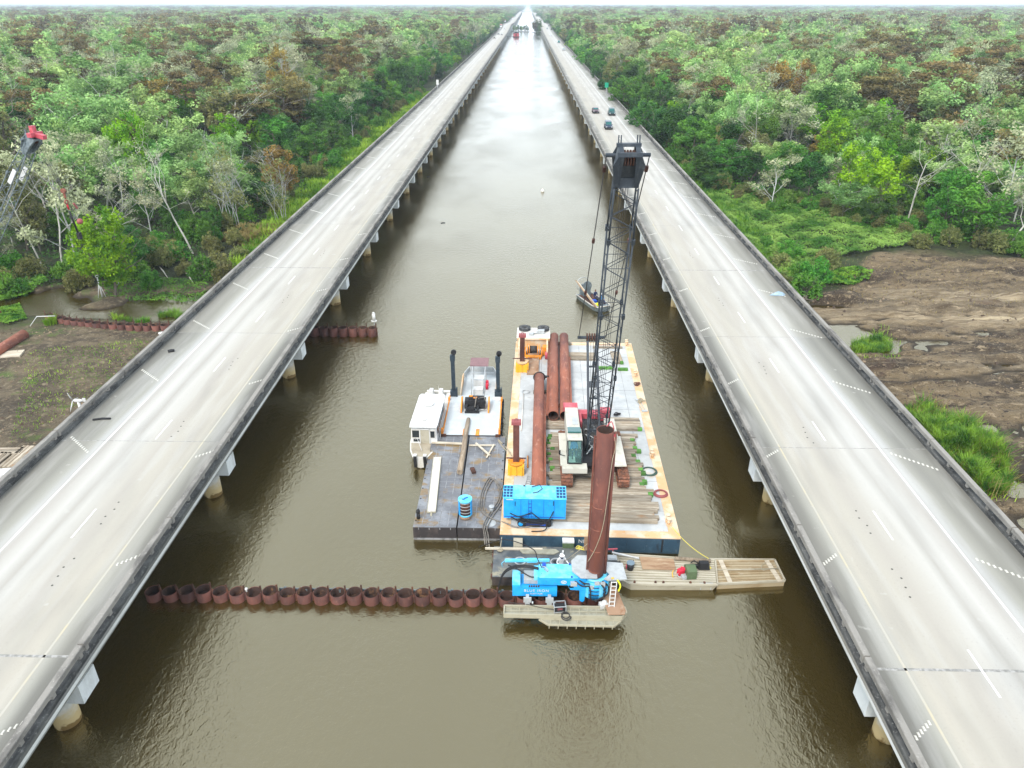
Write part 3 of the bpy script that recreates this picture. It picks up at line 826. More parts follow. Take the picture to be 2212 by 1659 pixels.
def column_material():
    m = mat('pier_column_concrete', (0.52, 0.52, 0.48), .85, [(1.5, (1, 1, .5), (0.40, 0.39, 0.34), .45, .68)])
    nt = m.node_tree; N, L = nt.nodes, nt.links
    b = N['Principled BSDF']
    src = b.inputs['Base Color'].links[0].from_socket
    tc = N.new('ShaderNodeTexCoord'); sp = N.new('ShaderNodeSeparateXYZ'); L.new(tc.outputs['Object'], sp.inputs[0])
    no = N.new('ShaderNodeTexNoise'); no.inputs['Scale'].default_value = 2.0; L.new(tc.outputs['Object'], no.inputs['Vector'])
    ad = N.new('ShaderNodeMath'); ad.operation = 'MULTIPLY_ADD'; ad.inputs[1].default_value = -1.2; L.new(no.outputs['Fac'], ad.inputs[0]); L.new(sp.outputs['Z'], ad.inputs[2])
    mr = N.new('ShaderNodeMapRange'); mr.inputs['From Min'].default_value = .9; mr.inputs['From Max'].default_value = .2
    L.new(ad.outputs[0], mr.inputs['Value'])
    mx = N.new('ShaderNodeMix'); mx.data_type = 'RGBA'; L.new(mr.outputs['Result'], mx.inputs['Factor']); L.new(src, mx.inputs['A']); mx.inputs['B'].default_value = (.44, .34, .17, 1)
    m2 = N.new('ShaderNodeMapRange'); m2.inputs['From Min'].default_value = -.35; m2.inputs['From Max'].default_value = -.50
    L.new(ad.outputs[0], m2.inputs['Value'])
    mx2 = N.new('ShaderNodeMix'); mx2.data_type = 'RGBA'; L.new(m2.outputs['Result'], mx2.inputs['Factor']); L.new(mx.outputs['Result'], mx2.inputs['A']); mx2.inputs['B'].default_value = (.16, .10, .03, 1)
    L.new(mx2.outputs['Result'], b.inputs['Base Color'])
    return m
M['column'] = column_material()
XL, XR = -21.5, 16.4
bridge(XL, -1, 'long concrete highway bridge on the left bank, with red lorries far along it', 45.75 - 11.45 * 2, 33.3, 1, -1, G(188, 1130, 4.7).y)
bridge(XR, 1, 'long concrete highway bridge on the right bank, behind the crane boom, with two dark jeeps', 33.2, 33.96, -1, 1, 25.86)

# a cross bridge closes the canal far away
cb = thing('cross_bridge', 'distant low bridge crossing the canal between the two highway bridges', 'bridge', (-3, 3345, 0))
MB().box((0, 0, 5.2), (90, 12, .6)).build('deck', M['fascia'], cb)
MB().box((0, -5.8, 6.0), (90, .3, .9)).build('parapet', M['parapet_far'], cb)
pm = MB()
for k in range(-4, 5): pm.box((k * 10, 0, 1.7), (1.2, 9, 6.3))
pm.build('pier', M['cap'], cb)

# the air: closed box round the whole scene, sky outside
hz = MB().box((0, 7140, 19.6), (19400, 14500, 45.0))
hm = bpy.data.materials.new('haze_air'); hm.use_nodes = True
hN = hm.node_tree.nodes; hN.remove(hN['Principled BSDF'])
pv = hN.new('ShaderNodeVolumePrincipled')
pv.inputs['Color'].default_value = (0.80, 0.90, 1.0, 1)
pv.inputs['Density'].default_value = 0.00016
hm.node_tree.links.new(pv.outputs[0], hN['Material Output'].inputs['Volume'])
HAZE = hz.build('haze', hm)
tag(HAZE, kind='stuff')
# ------------------------------------------------------------------ trees, shrubs, reeds and ground cover
nr = np.random.RandomState(11)

def leaf_quads(P, Nrm, size, rng):
    """One bent-free rhombus leaf clump per point: returns verts, faces."""
    n = len(P)
    t = rng.normal(size=(n, 3)); t -= (t * Nrm).sum(1, keepdims=True) * Nrm
    t /= np.linalg.norm(t, axis=1, keepdims=True) + 1e-9
    b = np.cross(Nrm, t)
    s = size * rng.uniform(.6, 1.35, (n, 1))
    asp = rng.uniform(.45, .85, (n, 1))
    V = np.stack([P - t * s, P - b * s * asp, P + t * s, P + b * s * asp], 1).reshape(-1, 3)
    F = np.arange(n * 4).reshape(n, 4)
    return V, F

def clump_cloud(clumps, per, size, rng, out=.65, flat=1.0):
    """Leaves scattered through many clumps (x, y, z, r)."""
    C = np.array(clumps, float)
    n = len(C)
    w = C[:, 3] ** 2; w /= w.sum()
    idx = rng.choice(n, n * per, p=w)
    d = rng.normal(size=(len(idx), 3)); d /= np.linalg.norm(d, axis=1, keepdims=True)
    rr = rng.uniform(.25, 1.0, (len(idx), 1)) ** .5
    P = C[idx, :3] + d * rr * C[idx, 3:4] * np.array([1, 1, flat])
    Nr = d * out + rng.normal(size=d.shape) * .6 + np.array([0, 0, .35])
    Nr /= np.linalg.norm(Nr, axis=1, keepdims=True)
    return leaf_quads(P, Nr, size, rng)

def limbs(rng, H, spread, levels=3, r0=.16, n0=5, start=.35, lean=0.0, up=.75):
    """Trunk and branching limbs; returns MB and the tips."""
    m = MB()
    tips = []
    def seg(p, d, L, r, lv):
        pts = [p]; q = p.copy(); dd = d.copy()
        ns = 4 if lv == 0 else 3
        for i in range(ns):
            dd = (dd + Vector((rng.normal(), rng.normal(), rng.normal() * .5)) * (.10 if lv == 0 else .22)).normalized()
            q = q + dd * L / ns
            pts.append(q.copy())
        rs = [r * (1 - .62 * i / ns) for i in range(ns + 1)]
        m.tube(pts, rs, 6 if lv == 0 else 4 if lv == 1 else 3, cap=False)
        if lv + 1 >= levels:
            tips.extend(pts[1:]); return
        nb = n0 if lv == 0 else max(2, n0 - lv - 1)
        for b in range(nb):
            t = start + (1 - start) * (b + rng.uniform(.2, 1)) / nb if lv == 0 else rng.uniform(.35, 1)
            t = min(t, .98)
            i = min(int(t * ns), ns - 1); f = t * ns - i
            base = pts[i].lerp(pts[i + 1], f)
            a = rng.uniform(0, 2 * PI)
            side = Vector((math.cos(a), math.sin(a), 0))
            nd = (dd * up * rng.uniform(.6, 1.2) + side * spread * rng.uniform(.6, 1.2)).normalized()
            seg(base, nd, L * rng.uniform(.36, .56), max(r * (1 - .6 * t) * .55, .012), lv + 1)
        if lv > 0: tips.append(pts[-1])
    seg(Vector((0, 0, -.3)), Vector((lean, lean * .4, 1)).normalized(), H * .92, r0, 0)
    return m, tips

def proto(kind, seed, lod):
    """One tree 10 m high at the origin: (trunk mesh, crown mesh). lod 0 near, 1 far."""
    rng = np.random.RandomState(seed)
    H = 10.0
    k = {0: 1.0, 1: .22}[lod]
    big = {0: 1.0, 1: 2.0}[lod]
    bark = M['bark']
    if kind in ('bright', 'green', 'dark'):
        m, tips = limbs(rng, H * .8, .8, 3 if lod == 0 else 2, .17, 5, .25)
        cl = []
        rx = rng.uniform(2.5, 3.1); rz = rng.uniform(3.6, 4.3)
        lob = [(rng.normal() * .9, rng.normal() * .9, rng.uniform(4.4, 7.2), rng.uniform(1.3, 2.2)) for _ in range(7)]
        for i in range(62):
            d = rng.normal(size=3); d /= np.linalg.norm(d)
            if i < 30:
                z = 5.6 + d[2] * rz
                cl.append((d[0] * rx, d[1] * rx, max(z, 1.2), rng.uniform(.55, 1.05)))
            else:
                l = lob[i % 7]
                cl.append((l[0] + d[0] * l[3] * 1.15, l[1] + d[1] * l[3] * 1.15, l[2] + d[2] * l[3], rng.uniform(.45, .9)))
        V, F = clump_cloud(cl, int(88 * k), .17 * big, rng)
    elif kind == 'vine':
        m, tips = limbs(rng, H * .9, .3, 2, .16, 5, .3)
        cl = []
        for i in range(70):
            z = rng.uniform(.3, 9.6)
            r = (1.5 if z > 5 else 2.0) * (1 - .35 * abs(z - 5) / 5) * rng.uniform(.5, 1.1)
            a = rng.uniform(0, 2 * PI)
            cl.append((r * math.cos(a), r * math.sin(a), z, rng.uniform(.45, .8)))
        V, F = clump_cloud(cl, int(55 * k), .17 * big, rng, flat=1.25)
    elif kind == 'mint':
        m, tips = limbs(rng, H * .85, .85, 3, .13, 7, .25)
        bark = M['bark_pale']
        pts = [tips[i] for i in rng.choice(len(tips), min(46, len(tips)), False)]
        cl = [(p.x * 1.1, p.y * 1.1, p.z + .25, rng.uniform(.5, 1.0)) for p in pts if p.z > 2.6]
        cl += [(rng.normal() * 1.4, rng.normal() * 1.4, rng.uniform(5, 9.3), rng.uniform(.5, .95)) for _ in range(16)]
        V, F = clump_cloud(cl, int(70 * k), .15 * big, rng)
    elif kind == 'silver':
        m, tips = limbs(rng, H * .92, .62, 3, .11, 9, .2, up=.9)
        bark = M['bark_silver']
        cl = [(p.x, p.y, p.z, rng.uniform(.5, .95)) for p in tips if p.z > 3]
        cl = [cl[i] for i in rng.choice(len(cl), min(34, len(cl)), False)]
        V, F = clump_cloud(cl, int(52 * k), .13 * big, rng)
    elif kind in ('cypress', 'olive', 'gold'):
        m, tips = limbs(rng, H * .9, 1.2 if kind == 'cypress' else .8, 2 if lod else 3, .2, 8, .35, up=.35 if kind == 'cypress' else .7)
        cl = []
        if kind == 'cypress':
            for i in range(64):
                z = rng.uniform(3.6, 9.6)
                w = 2.7 * (1.05 - .55 * abs(z - 7.6) / 4.2)
                a = rng.uniform(0, 2 * PI); r = w * math.sqrt(rng.uniform(.1, 1))
                z = round(z / 1.25) * 1.25 + rng.normal() * .12
                cl.append((r * math.cos(a), r * math.sin(a), z, rng.uniform(.55, 1.0)))
            V, F = clump_cloud(cl, int(80 * k), .15 * big, rng, flat=.6 if lod == 0 else .8)
        else:
            for i in range(52):
                d = rng.normal(size=3); d /= np.linalg.norm(d)
                q = rng.uniform(.55, 1.05)
                cl.append((d[0] * 2.3 * q, d[1] * 2.3 * q, max(5.9 + d[2] * 3.6 * q, 1.6), rng.uniform(.45, .9)))
            V, F = clump_cloud(cl, int(75 * k), .16 * big, rng)
        if kind == 'gold': bark = M['bark_pale']
    elif kind == 'bare':
        m, tips = limbs(rng, H, .7, 4 if lod == 0 else 3, .13, 6, .4, lean=rng.uniform(-.12, .12), up=.85)
        bark = M['bark_pale']
        V, F = clump_cloud([(p.x, p.y, p.z, .35) for p in tips[::9]], int(6 * k) + 1, .09 * big, rng)
    elif kind == 'twiggy':
        m = MB(); bark = M['bark_silver']
        for i in range(8 if lod == 0 else 4):
            a = rng.uniform(0, 2 * PI); r = rng.uniform(.2, 2.2); h = rng.uniform(5, 10)
            sub_, tp_ = limbs(rng, h, .55, 3, .055, 5, .35, lean=rng.uniform(-.16, .16), up=.9)
            o_ = Vector((r * math.cos(a), r * math.sin(a), 0))
            m.add([Vector(v) + o_ for v in sub_.v], sub_.f, True)
        V, F = clump_cloud([(rng.normal() * 1.6, rng.normal() * 1.6, rng.uniform(2.5, 9), rng.uniform(.5, .9)) for _ in range(26)], int(42 * k) + 1, .13 * big, rng)
    elif kind in ('bush', 'brush'):
        m = MB()
        for i in range(7):
            a = rng.uniform(0, 2 * PI)
            m.tube([(0, 0, -.2), (math.cos(a) * 1.6, math.sin(a) * 1.6, 4), (math.cos(a) * 2.6, math.sin(a) * 2.6, 7.5)], [.12, .07, .03], 4, cap=False)
        cl = []
        for i in range(56):
            d = rng.normal(size=3); d /= np.linalg.norm(d); d[2] = abs(d[2])
            q = rng.uniform(.6, 1.0)
            cl.append((d[0] * 4.6 * q, d[1] * 4.6 * q, .8 + d[2] * 7.6 * q, rng.uniform(.8, 1.6)))
        V, F = clump_cloud(cl, int(52 * k), .30 * big, rng)
    LK = {'vine': 'dark', 'twiggy': 'olive', 'bare': 'silver', 'bush': 'green', 'brush': 'olive'}
    crown = mesh_np('crown', V, F, LM[LK.get(kind, kind)])
    return m.mesh('trunk', bark), crown

NV = {'bright': 3, 'green': 4, 'dark': 4, 'vine': 3, 'mint': 5, 'silver': 4, 'cypress': 5, 'olive': 4, 'gold': 2, 'bare': 4, 'twiggy': 3, 'bush': 3, 'brush': 3}
PROTO = {}
sd = 100
for kd in NV:
    for v in range(NV[kd]):
        PROTO[kd, v] = proto(kd, sd, 0); sd += 1

# planted by the photograph: (base x, base y, top y, kind, width factor)
HERO = [(250, 640, 440, 'bright', .95), (300, 412, 232, 'bright', .8), (345, 405, 300, 'green', 1.1), (500, 352, 250, 'bright', 1.1), (560, 340, 262, 'bright', 1.0), (425, 300, 178, 'bright', .7),
        (620, 265, 88, 'gold', .75), (612, 440, 305, 'gold', 1.1), (165, 400, 190, 'mint', 1.25), (95, 585, 395, 'bare', .9), (135, 580, 365, 'bare', .8), (172, 590, 330, 'silver', .9),
        (418, 545, 345, 'bare', .9), (485, 490, 300, 'twiggy', 1.0), (600, 475, 335, 'twiggy', 1.1), (540, 480, 340, 'silver', 1.0), (690, 320, 255, 'dark', 1.4), (640, 345, 270, 'vine', 1.3),
        (860, 215, 130, 'vine', 1.6), (800, 262, 180, 'dark', 1.3), (760, 250, 85, 'cypress', .8), (905, 190, 120, 'green', 1.3), (100, 200, 78, 'cypress', 1.35), (400, 150, 62, 'cypress', 1.25), (545, 130, 52, 'cypress', 1.2),
        (20, 420, 215, 'olive', 1.1), (60, 540, 300, 'olive', .8), (330, 520, 380, 'silver', 1.1), (270, 500, 330, 'silver', 1.0),
        (1845, 470, 298, 'bright', 1.05), (1690, 420, 308, 'green', 1.35), (1745, 430, 330, 'dark', 1.2), (2095, 520, 372, 'green', 1.25), (2030, 510, 368, 'green', 1.0), (1980, 440, 312, 'bright', 1.15), (1900, 400, 300, 'bright', 1.1),
        (1665, 270, 128, 'gold', 1.0), (1720, 260, 120, 'gold', .8), (1770, 370, 282, 'gold', 1.2), (1730, 350, 272, 'twiggy', 1.3), (1955, 490, 335, 'bare', 1.15), (2065, 500, 318, 'bare', .8), (2140, 520, 300, 'silver', 1.1),
        (1790, 380, 255, 'bright', 1.0), (1510, 400, 318, 'vine', 1.6), (1570, 395, 300, 'green', 1.5), (1450, 330, 232, 'dark', 1.5), (1490, 350, 252, 'green', 1.3), (1410, 270, 190, 'vine', 1.5), (1360, 215, 140, 'vine', 1.5),
        (1615, 400, 322, 'dark', 1.5), (1970, 300, 188, 'cypress', 1.6), (2075, 240, 92, 'cypress', 1.3), (1955, 200, 95, 'cypress', 1.2), (2010, 190, 85, 'cypress', 1.1), (2130, 205, 90, 'cypress', 1.3), (2190, 480, 350, 'mint', 1.0)]
trees = []       # x, y, z, height, width factor, kind, hero
for bx, by, ty, kd, wf in HERO:
    p = G(bx, by, .4)
    trees.append((p.x, p.y, .3, max(3.0, min(HT(p.x, p.y, ty) - .3, 24)), wf, kd, 1))

def forest_edge(y):
    """How far from the canal axis the forest starts on the left and on the right at distance y."""
    l = np.interp(y, [60, 84, 92, 100, 118, 130, 170, 240, 320, 600, 9000], [-95, -74, -60, -52, -47.5, -46.5, -46, -47, -45, -42, -41])
    r = np.interp(y, [60, 95, 104, 112, 121, 130, 140, 152, 200, 9000], [99, 95, 82, 69, 59, 48, 39, 32.8, 32.2, 31.8])
    return l, r

def in_view(x, y, mg=1.12):
    if y < 15: return False
    zc = y * math.cos(PITCH) + (CAM_H - 8) * math.sin(PITCH)
    u = (x * math.cos(YAW) + y * math.sin(YAW)) / zc
    return abs(u) < (CX / FPX) * mg + 6 / zc

def pick_kind(x, y, rng):
    e = (forest_edge(y)[0] - x) if x < 0 else (x - forest_edge(y)[1])
    c = float(vnoise(np.array([x]), np.array([y]), 16, 41)[0]); c2 = float(vnoise(np.array([x]), np.array([y]), 60, 43)[0])
    u = rng.rand()
    near_edge = e < 14
    if near_edge and y > 150: t = [('green', .26), ('dark', .26), ('vine', .18), ('olive', .12), ('silver', .07), ('bright', .06), ('mint', .05)]
    elif near_edge: t = [('silver', .07), ('twiggy', .10), ('olive', .17), ('dark', .22), ('green', .20), ('bare', .13), ('mint', .06), ('vine', .06), ('bright', .05)]
    elif y < 190: t = [('mint', .22), ('olive', .17), ('silver', .10), ('dark', .16), ('cypress', .10), ('green', .16), ('bare', .08), ('bright', .04)]
    else: t = [('mint', .31), ('cypress', .15), ('olive', .15), ('silver', .18), ('dark', .08), ('green', .12), ('gold', .012)]
    w = []
    for kd, q in t:
        if kd in ('mint', 'silver'): q *= (1.5 if c > .55 else .75)
        if kd in ('cypress', 'gold'): q *= (1.15 if c < .42 else .95)
        if kd in ('green', 'dark', 'bright', 'vine'): q *= (2.0 if c2 > .6 else .8) * (1.6 if e < 90 and y > 200 else 1)
        w.append(q)
    s_ = sum(w); u *= s_
    for (kd, _), q in zip(t, w):
        u -= q
        if u <= 0: return kd
    return t[0][0]

def scatter(y0, y1, step, rng, grow=1.0):
    out = []
    y = y0
    while y < y1:
        half = (y + 40) * .80 + 30
        n = int(2 * half / step)
        for i in range(n):
            x = -half + (i + rng.rand()) * step
            yy = y + rng.uniform(-.5, .5) * step
            l, r_ = forest_edge(yy)
            wob = 3 * (float(vnoise(np.array([yy]), np.array([x * 0]), 9, 51)[0]) - .5)
            if l + wob < x < r_ + wob: continue
            if not in_view(x, yy): continue
            out.append((x, yy))
        y += step
    return out
HB = {'bright': (9, 12), 'green': (9, 13), 'dark': (9, 13), 'vine': (7, 12), 'mint': (12, 17.5), 'silver': (11, 16), 'cypress': (13, 19), 'olive': (10, 15), 'gold': (11, 15), 'bare': (11, 16), 'twiggy': (8, 12), 'bush': (2.4, 4.5), 'brush': (2.2, 4.0)}
trng = np.random.RandomState(5)
heroes = [(t[0], t[1]) for t in trees]
hero_px = [(bx, by * .45 + ty * .55, (by - ty) * .55) for bx, by, ty, kd, wf in HERO]
for x, y in scatter(86, 420, 6.0, trng):
    if any((x - a) ** 2 + (y - b) ** 2 < 9 for a, b in heroes): continue
    kd = pick_kind(x, y, trng)
    lo, hi = HB[kd]
    h = trng.uniform(lo, hi)
    if trng.rand() < .10 and y > 130: continue
    l, r_ = forest_edge(y)
    e = (l - x) if x < 0 else (x - r_)
    h *= .72 + .28 * min(1, max(e, 0) / 25) if y < 260 else .85 + .15 * min(1, max(e, 0) / 30)
    h *= float(np.interp(y, [90, 135, 175], [.66, .72, 1]))
    bx_, by_, zc_ = PX((x, y, .3)); tx_, ty_, _z = PX((x, y, h)); hw_ = .28 * h * FPX / zc_
    if any(y < b - 1 and abs(bx_ - hx) < hw_ + hwid * .3 and ty_ < hy for (hx, hy, hwid), (a, b) in zip(hero_px, heroes)): continue
    trees.append((x, y, .3, h * trng.uniform(.78, 1.25), trng.uniform(.9, 1.65), kd, 0))
# undergrowth along the forest edge and the verges
shrubs = []
for y in np.arange(88, 330, 3.4):
    l, r_ = forest_edge(y)
    for j in range(3):
        shrubs.append((l + trng.uniform(-9, 2.5), y + trng.uniform(-2, 2)))
        shrubs.append((r_ + trng.uniform(-2.0, 9), y + trng.uniform(-2, 2)))
for vx, vy in [(1575, 600), (1600, 560), (1630, 590), (1680, 585), (1705, 560), (1725, 600), (1760, 610), (1790, 590), (1690, 620), (1650, 540), (1740, 640), (1780, 575), (440, 600), (470, 580), (490, 610), (400, 590), (350, 575), (380, 560), (300, 600), (520, 560),
               (30, 590), (70, 600), (10, 630), (330, 620), (460, 540), (510, 530), (2150, 545), (2200, 555), (2120, 530), (2050, 530), (2185, 530), (1985, 535), (2010, 520), (1950, 515)]:
    p = G(vx, vy, .4); shrubs.append((p.x, p.y))
for x, y in shrubs:
    if y < 84 or not in_view(x, y): continue
    if -37.8 < x < 31.6: continue
    kd = 'bush' if trng.rand() < .55 else 'brush'
    lo, hi = HB[kd]
    trees.append((x, y, .25, trng.uniform(lo, hi), trng.uniform(.9, 1.3), kd, 0))
# small islets of trees far up the canal, beside the right-hand bridge
isl = [(-17, 1090, 8, 'green'), (-12, 1095, 9, 'dark'), (-8, 1100, 7, 'green'), (-3, 1102, 9, 'dark'), (0, 1106, 6, 'dark'), (9, 1060, 13, 'cypress'), (13, 1066, 16, 'dark'), (16.5, 1062, 10, 'green'), (11, 1070, 8, 'dark'), (12, 930, 7, 'dark')]

visible = []
for t in trees:
    cx_, cy_, zc = PX((t[0], t[1], t[3] * .6))
    if cx_ < -90 or cx_ > 2302 or cy_ > 1750 or zc < 5: continue
    visible.append((t[3] * (1.0 if t[5] not in ('bush', 'brush') else 1.0) / zc * (3 if t[6] else 1), t))
visible.sort(key=lambda q: -q[0])
is_shrub = lambda kd: kd in ('bush', 'brush')
near_t = [t for s_, t in visible if not is_shrub(t[5])][:290]
near_s = [t for s_, t in visible if is_shrub(t[5])][:150]
rest_t = [t for s_, t in visible if not is_shrub(t[5])][290:]
rest_s = [t for s_, t in visible if is_shrub(t[5])][150:]

DESC = {'bright': 'bright yellow-green leafy tree', 'green': 'full green leafy tree', 'dark': 'dark green bushy tree', 'vine': 'dark column of vines over a tree', 'mint': 'pale mint green open-crowned tree', 'silver': 'thin silvery grey tree with sparse leaves',
        'cypress': 'rust brown flat-topped cypress', 'olive': 'dull olive tree', 'gold': 'golden brown autumn tree', 'bare': 'bare pale-trunked tree', 'twiggy': 'clump of bare grey stems', 'bush': 'low green bush', 'brush': 'low olive scrub bush'}
GRP = {'tree': 'trees of the swamp forest on both banks', 'shrub': 'shrubs at the forest edge and on the verges'}
ORD = ['', 'first', 'second', 'third', 'fourth', 'fifth', 'sixth', 'seventh', 'eighth', 'ninth', 'tenth', 'eleventh', 'twelfth', 'thirteenth', 'fourteenth', 'fifteenth', 'sixteenth', 'seventeenth', 'eighteenth', 'nineteenth', 'twentieth', 'twenty-first', 'twenty-second', 'twenty-third', 'twenty-fourth', 'twenty-fifth', 'twenty-sixth', 'twenty-seventh', 'twenty-eighth', 'twenty-ninth', 'thirtieth']
def plant(lst, nm, cat):
    bands = {}
    for t in lst:
        side = 'left' if t[0] < 0 else 'right'
        band = 1 if t[1] < 105 else 2 if t[1] < 125 else 3 if t[1] < 145 else 4 if t[1] < 170 else 5 if t[1] < 200 else 6 if t[1] < 235 else 7 if t[1] < 270 else 8
        bands.setdefault((t[5], side, band), []).append(t)
    for (kd, side, band), L_ in bands.items():
        L_.sort(key=lambda q: abs(q[0]))
        for i, t in enumerate(L_):
            row = ['', 'front row', 'second row', 'third row', 'fourth row', 'fifth row', 'sixth row', 'seventh row', 'rows farther back'][band]
            n = len(L_)
            if n == 1: lab = '%s, only one in %s, %s bank' % (DESC[kd], row, side)
            elif i < 30: lab = '%s, %s from bridge in %s, %s bank' % (DESC[kd], ORD[i + 1], row, side)
            else: lab = '%s far out in %s, %s bank' % (DESC[kd], row, side)
            v = trng.randint(NV[kd])
            tr, cr = PROTO[kd, v]
            s_ = t[3] / 10.0
            o = thing(nm, lab, cat, (t[0], t[1], gh(t[0], t[1]) - .05), trng.uniform(0, 2 * PI), GRP[cat])
            w_ = t[4] * (s_ if not is_shrub(kd) else s_ * 1.0)
            if is_shrub(kd): w_ = min(w_, .42)
            o.scale = (w_, w_, s_)
            link('trunk', tr, o); link('crown', cr, o)
plant(near_t, 'swamp_tree', 'tree')
plant(near_s, 'shrub', 'shrub')

# everything behind: one object, points with a tree put on each
LODC = bpy.data.collections.new('tree kinds')
kinds_far = ['bright', 'green', 'dark', 'vine', 'mint', 'silver', 'cypress', 'olive', 'gold', 'bare', 'twiggy', 'bush', 'brush']
KI = {}
idx = 0
def lod_obj(kd, seed, lod):
    global idx
    tr, cr = proto(kd, seed, lod)
    bm = bmesh.new(); bm.from_mesh(tr)
    for f in bm.faces: f.material_index = 0
    n0 = len(bm.faces)
    bm.from_mesh(cr)
    bm.faces.ensure_lookup_table()
    for i in range(n0, len(bm.faces)): bm.faces[i].material_index = 1
    me = bpy.data.meshes.new('tree'); bm.to_mesh(me); bm.free()
    me.materials.append(tr.materials[0]); me.materials.append(cr.materials[0])
    o = bpy.data.objects.new('kind_%03d' % idx, me); LODC.objects.link(o)
    KI.setdefault((kd, lod), []).append(idx); idx += 1
for kd in kinds_far:
    for v in range(2): lod_obj(kd, 900 + v * 31 + len(kd), 0)
for kd in ('green', 'dark', 'mint', 'silver', 'cypress', 'olive', 'gold', 'vine', 'bright'):
    for v in range(3): lod_obj(kd, 700 + v * 17 + len(kd), 1)

pts = []   # x, y, z, sx, sz, rot, kind index
for t in rest_t + rest_s:
    kd = t[5]
    a = KI[(kd, 0)][trng.randint(2)]
    s_ = t[3] / 10
    w_ = s_ * t[4] if not is_shrub(kd) else min(s_ * t[4], .42)
    pts.append((t[0], t[1], gh(t[0], t[1]) - .05, w_, s_, trng.uniform(0, 6.28), a))
def far_band(y0, y1, step, wide, lod):
    for x, y in scatter(y0, y1, step, trng):
        kd = pick_kind(x, y, trng)
        if (kd, lod) not in KI: kd = 'silver'
        lo, hi = HB[kd]
        if trng.rand() < .13: continue
        h = trng.uniform(lo, hi) * trng.uniform(.68, 1.28)
        l, r_ = forest_edge(y)
        e = (l - x) if x < 0 else (x - r_)
        h *= .8 + .2 * min(1, max(e, 0) / 40)
        ks = KI[(kd, lod)]
        s_ = h / 10
        pts.append((x, y, .35, s_ * wide * trng.uniform(.85, 1.25), s_, trng.uniform(0, 6.28), ks[trng.randint(len(ks))]))
far_band(420, 900, 8.6, 1.2, 1)
far_band(900, 1900, 13, 1.75, 1)
far_band(1900, 4200, 27, 3.2, 1)
far_band(4200, 11500, 75, 7.5, 1)
for x, y, h, kd in isl:
    pts.append((x, y, .1, h / 10 * 1.2, h / 10, trng.uniform(0, 6.28), KI[(kd, 1)][0]))
pa = np.array(pts, float)
pm_ = bpy.data.meshes.new('far_forest')
pm_.vertices.add(len(pa)); pm_.vertices.foreach_set('co', pa[:, :3].astype(np.float32).ravel())
for nm_, ty, arr in (('wide', 'FLOAT', pa[:, 3]), ('tall', 'FLOAT', pa[:, 4]), ('turn', 'FLOAT', pa[:, 5])):
    at = pm_.attributes.new(nm_, ty, 'POINT'); at.data.foreach_set('value', arr.astype(np.float32))
at = pm_.attributes.new('which', 'INT', 'POINT'); at.data.foreach_set('value', pa[:, 6].astype(np.int32))
pm_.update()
ff = link('far_forest', pm_)
tag(ff, kind='stuff')
ng = bpy.data.node_groups.new('forest', 'GeometryNodeTree')
ng.interface.new_socket('Geometry', in_out='INPUT', socket_type='NodeSocketGeometry')
ng.interface.new_socket('Geometry', in_out='OUTPUT', socket_type='NodeSocketGeometry')
gi = ng.nodes.new('NodeGroupInput'); go = ng.nodes.new('NodeGroupOutput')
iop = ng.nodes.new('GeometryNodeInstanceOnPoints'); ci = ng.nodes.new('GeometryNodeCollectionInfo')
ci.inputs['Collection'].default_value = LODC; ci.inputs['Separate Children'].default_value = True; ci.inputs['Reset Children'].default_value = True
iop.inputs['Pick Instance'].default_value = True
def named(n, ty):
    a = ng.nodes.new('GeometryNodeInputNamedAttribute'); a.data_type = ty; a.inputs['Name'].default_value = n; return a.outputs['Attribute']
cs = ng.nodes.new('ShaderNodeCombineXYZ'); cr_ = ng.nodes.new('ShaderNodeCombineXYZ')
w_ = named('wide', 'FLOAT')
ng.links.new(w_, cs.inputs['X']); ng.links.new(w_, cs.inputs['Y']); ng.links.new(named('tall', 'FLOAT'), cs.inputs['Z'])
ng.links.new(named('turn', 'FLOAT'), cr_.inputs['Z'])
ng.links.new(gi.outputs[0], iop.inputs['Points']); ng.links.new(ci.outputs[0], iop.inputs['Instance'])
ng.links.new(named('which', 'INT'), iop.inputs['Instance Index'])
ng.links.new(cr_.outputs[0], iop.inputs['Rotation']); ng.links.new(cs.outputs[0], iop.inputs['Scale'])
ng.links.new(iop.outputs[0], go.inputs[0])
md = ff.modifiers.new('forest', 'NODES'); md.node_group = ng

# islet ground
im = MB()
for x, y, rx, ry in ((-9, 1098, 13, 9), (14, 1064, 9, 9)): im.cyl((x, y, -1.2), (x, y, .25), rx, n=18)
tag(im.build('islet_ground', g_me.materials[0]), kind='structure')

# ---- reeds and grasses
def blades(P, hgt, wid, lean, rng):
    n = len(P)
    a = rng.uniform(0, 2 * PI, n); d = np.stack([np.cos(a), np.sin(a), np.zeros(n)], 1)
    b = np.stack([-np.sin(a), np.cos(a), np.zeros(n)], 1)
    h = (hgt * rng.uniform(.55, 1.15, n))[:, None]
    ln = (lean * rng.uniform(.2, 1.2, n))[:, None] * h
    z = np.array([0, 0, 1.0])
    w = wid * rng.uniform(.7, 1.3, n)[:, None]
    p0 = P - b * w; p1 = P + b * w
    mid = P + z * h * .62 + d * ln * .35
    tip = P + z * h * .92 + d * ln
    V = np.stack([p0, p1, mid + b * w * .8, mid - b * w * .8, tip + b * w * .12, tip - b * w * .12], 1).reshape(-1, 3)
    o = np.arange(n)[:, None] * 6
    F = np.concatenate([o + np.array([[0, 1, 2, 3]]), o + np.array([[3, 2, 4, 5]])])
    return V, F

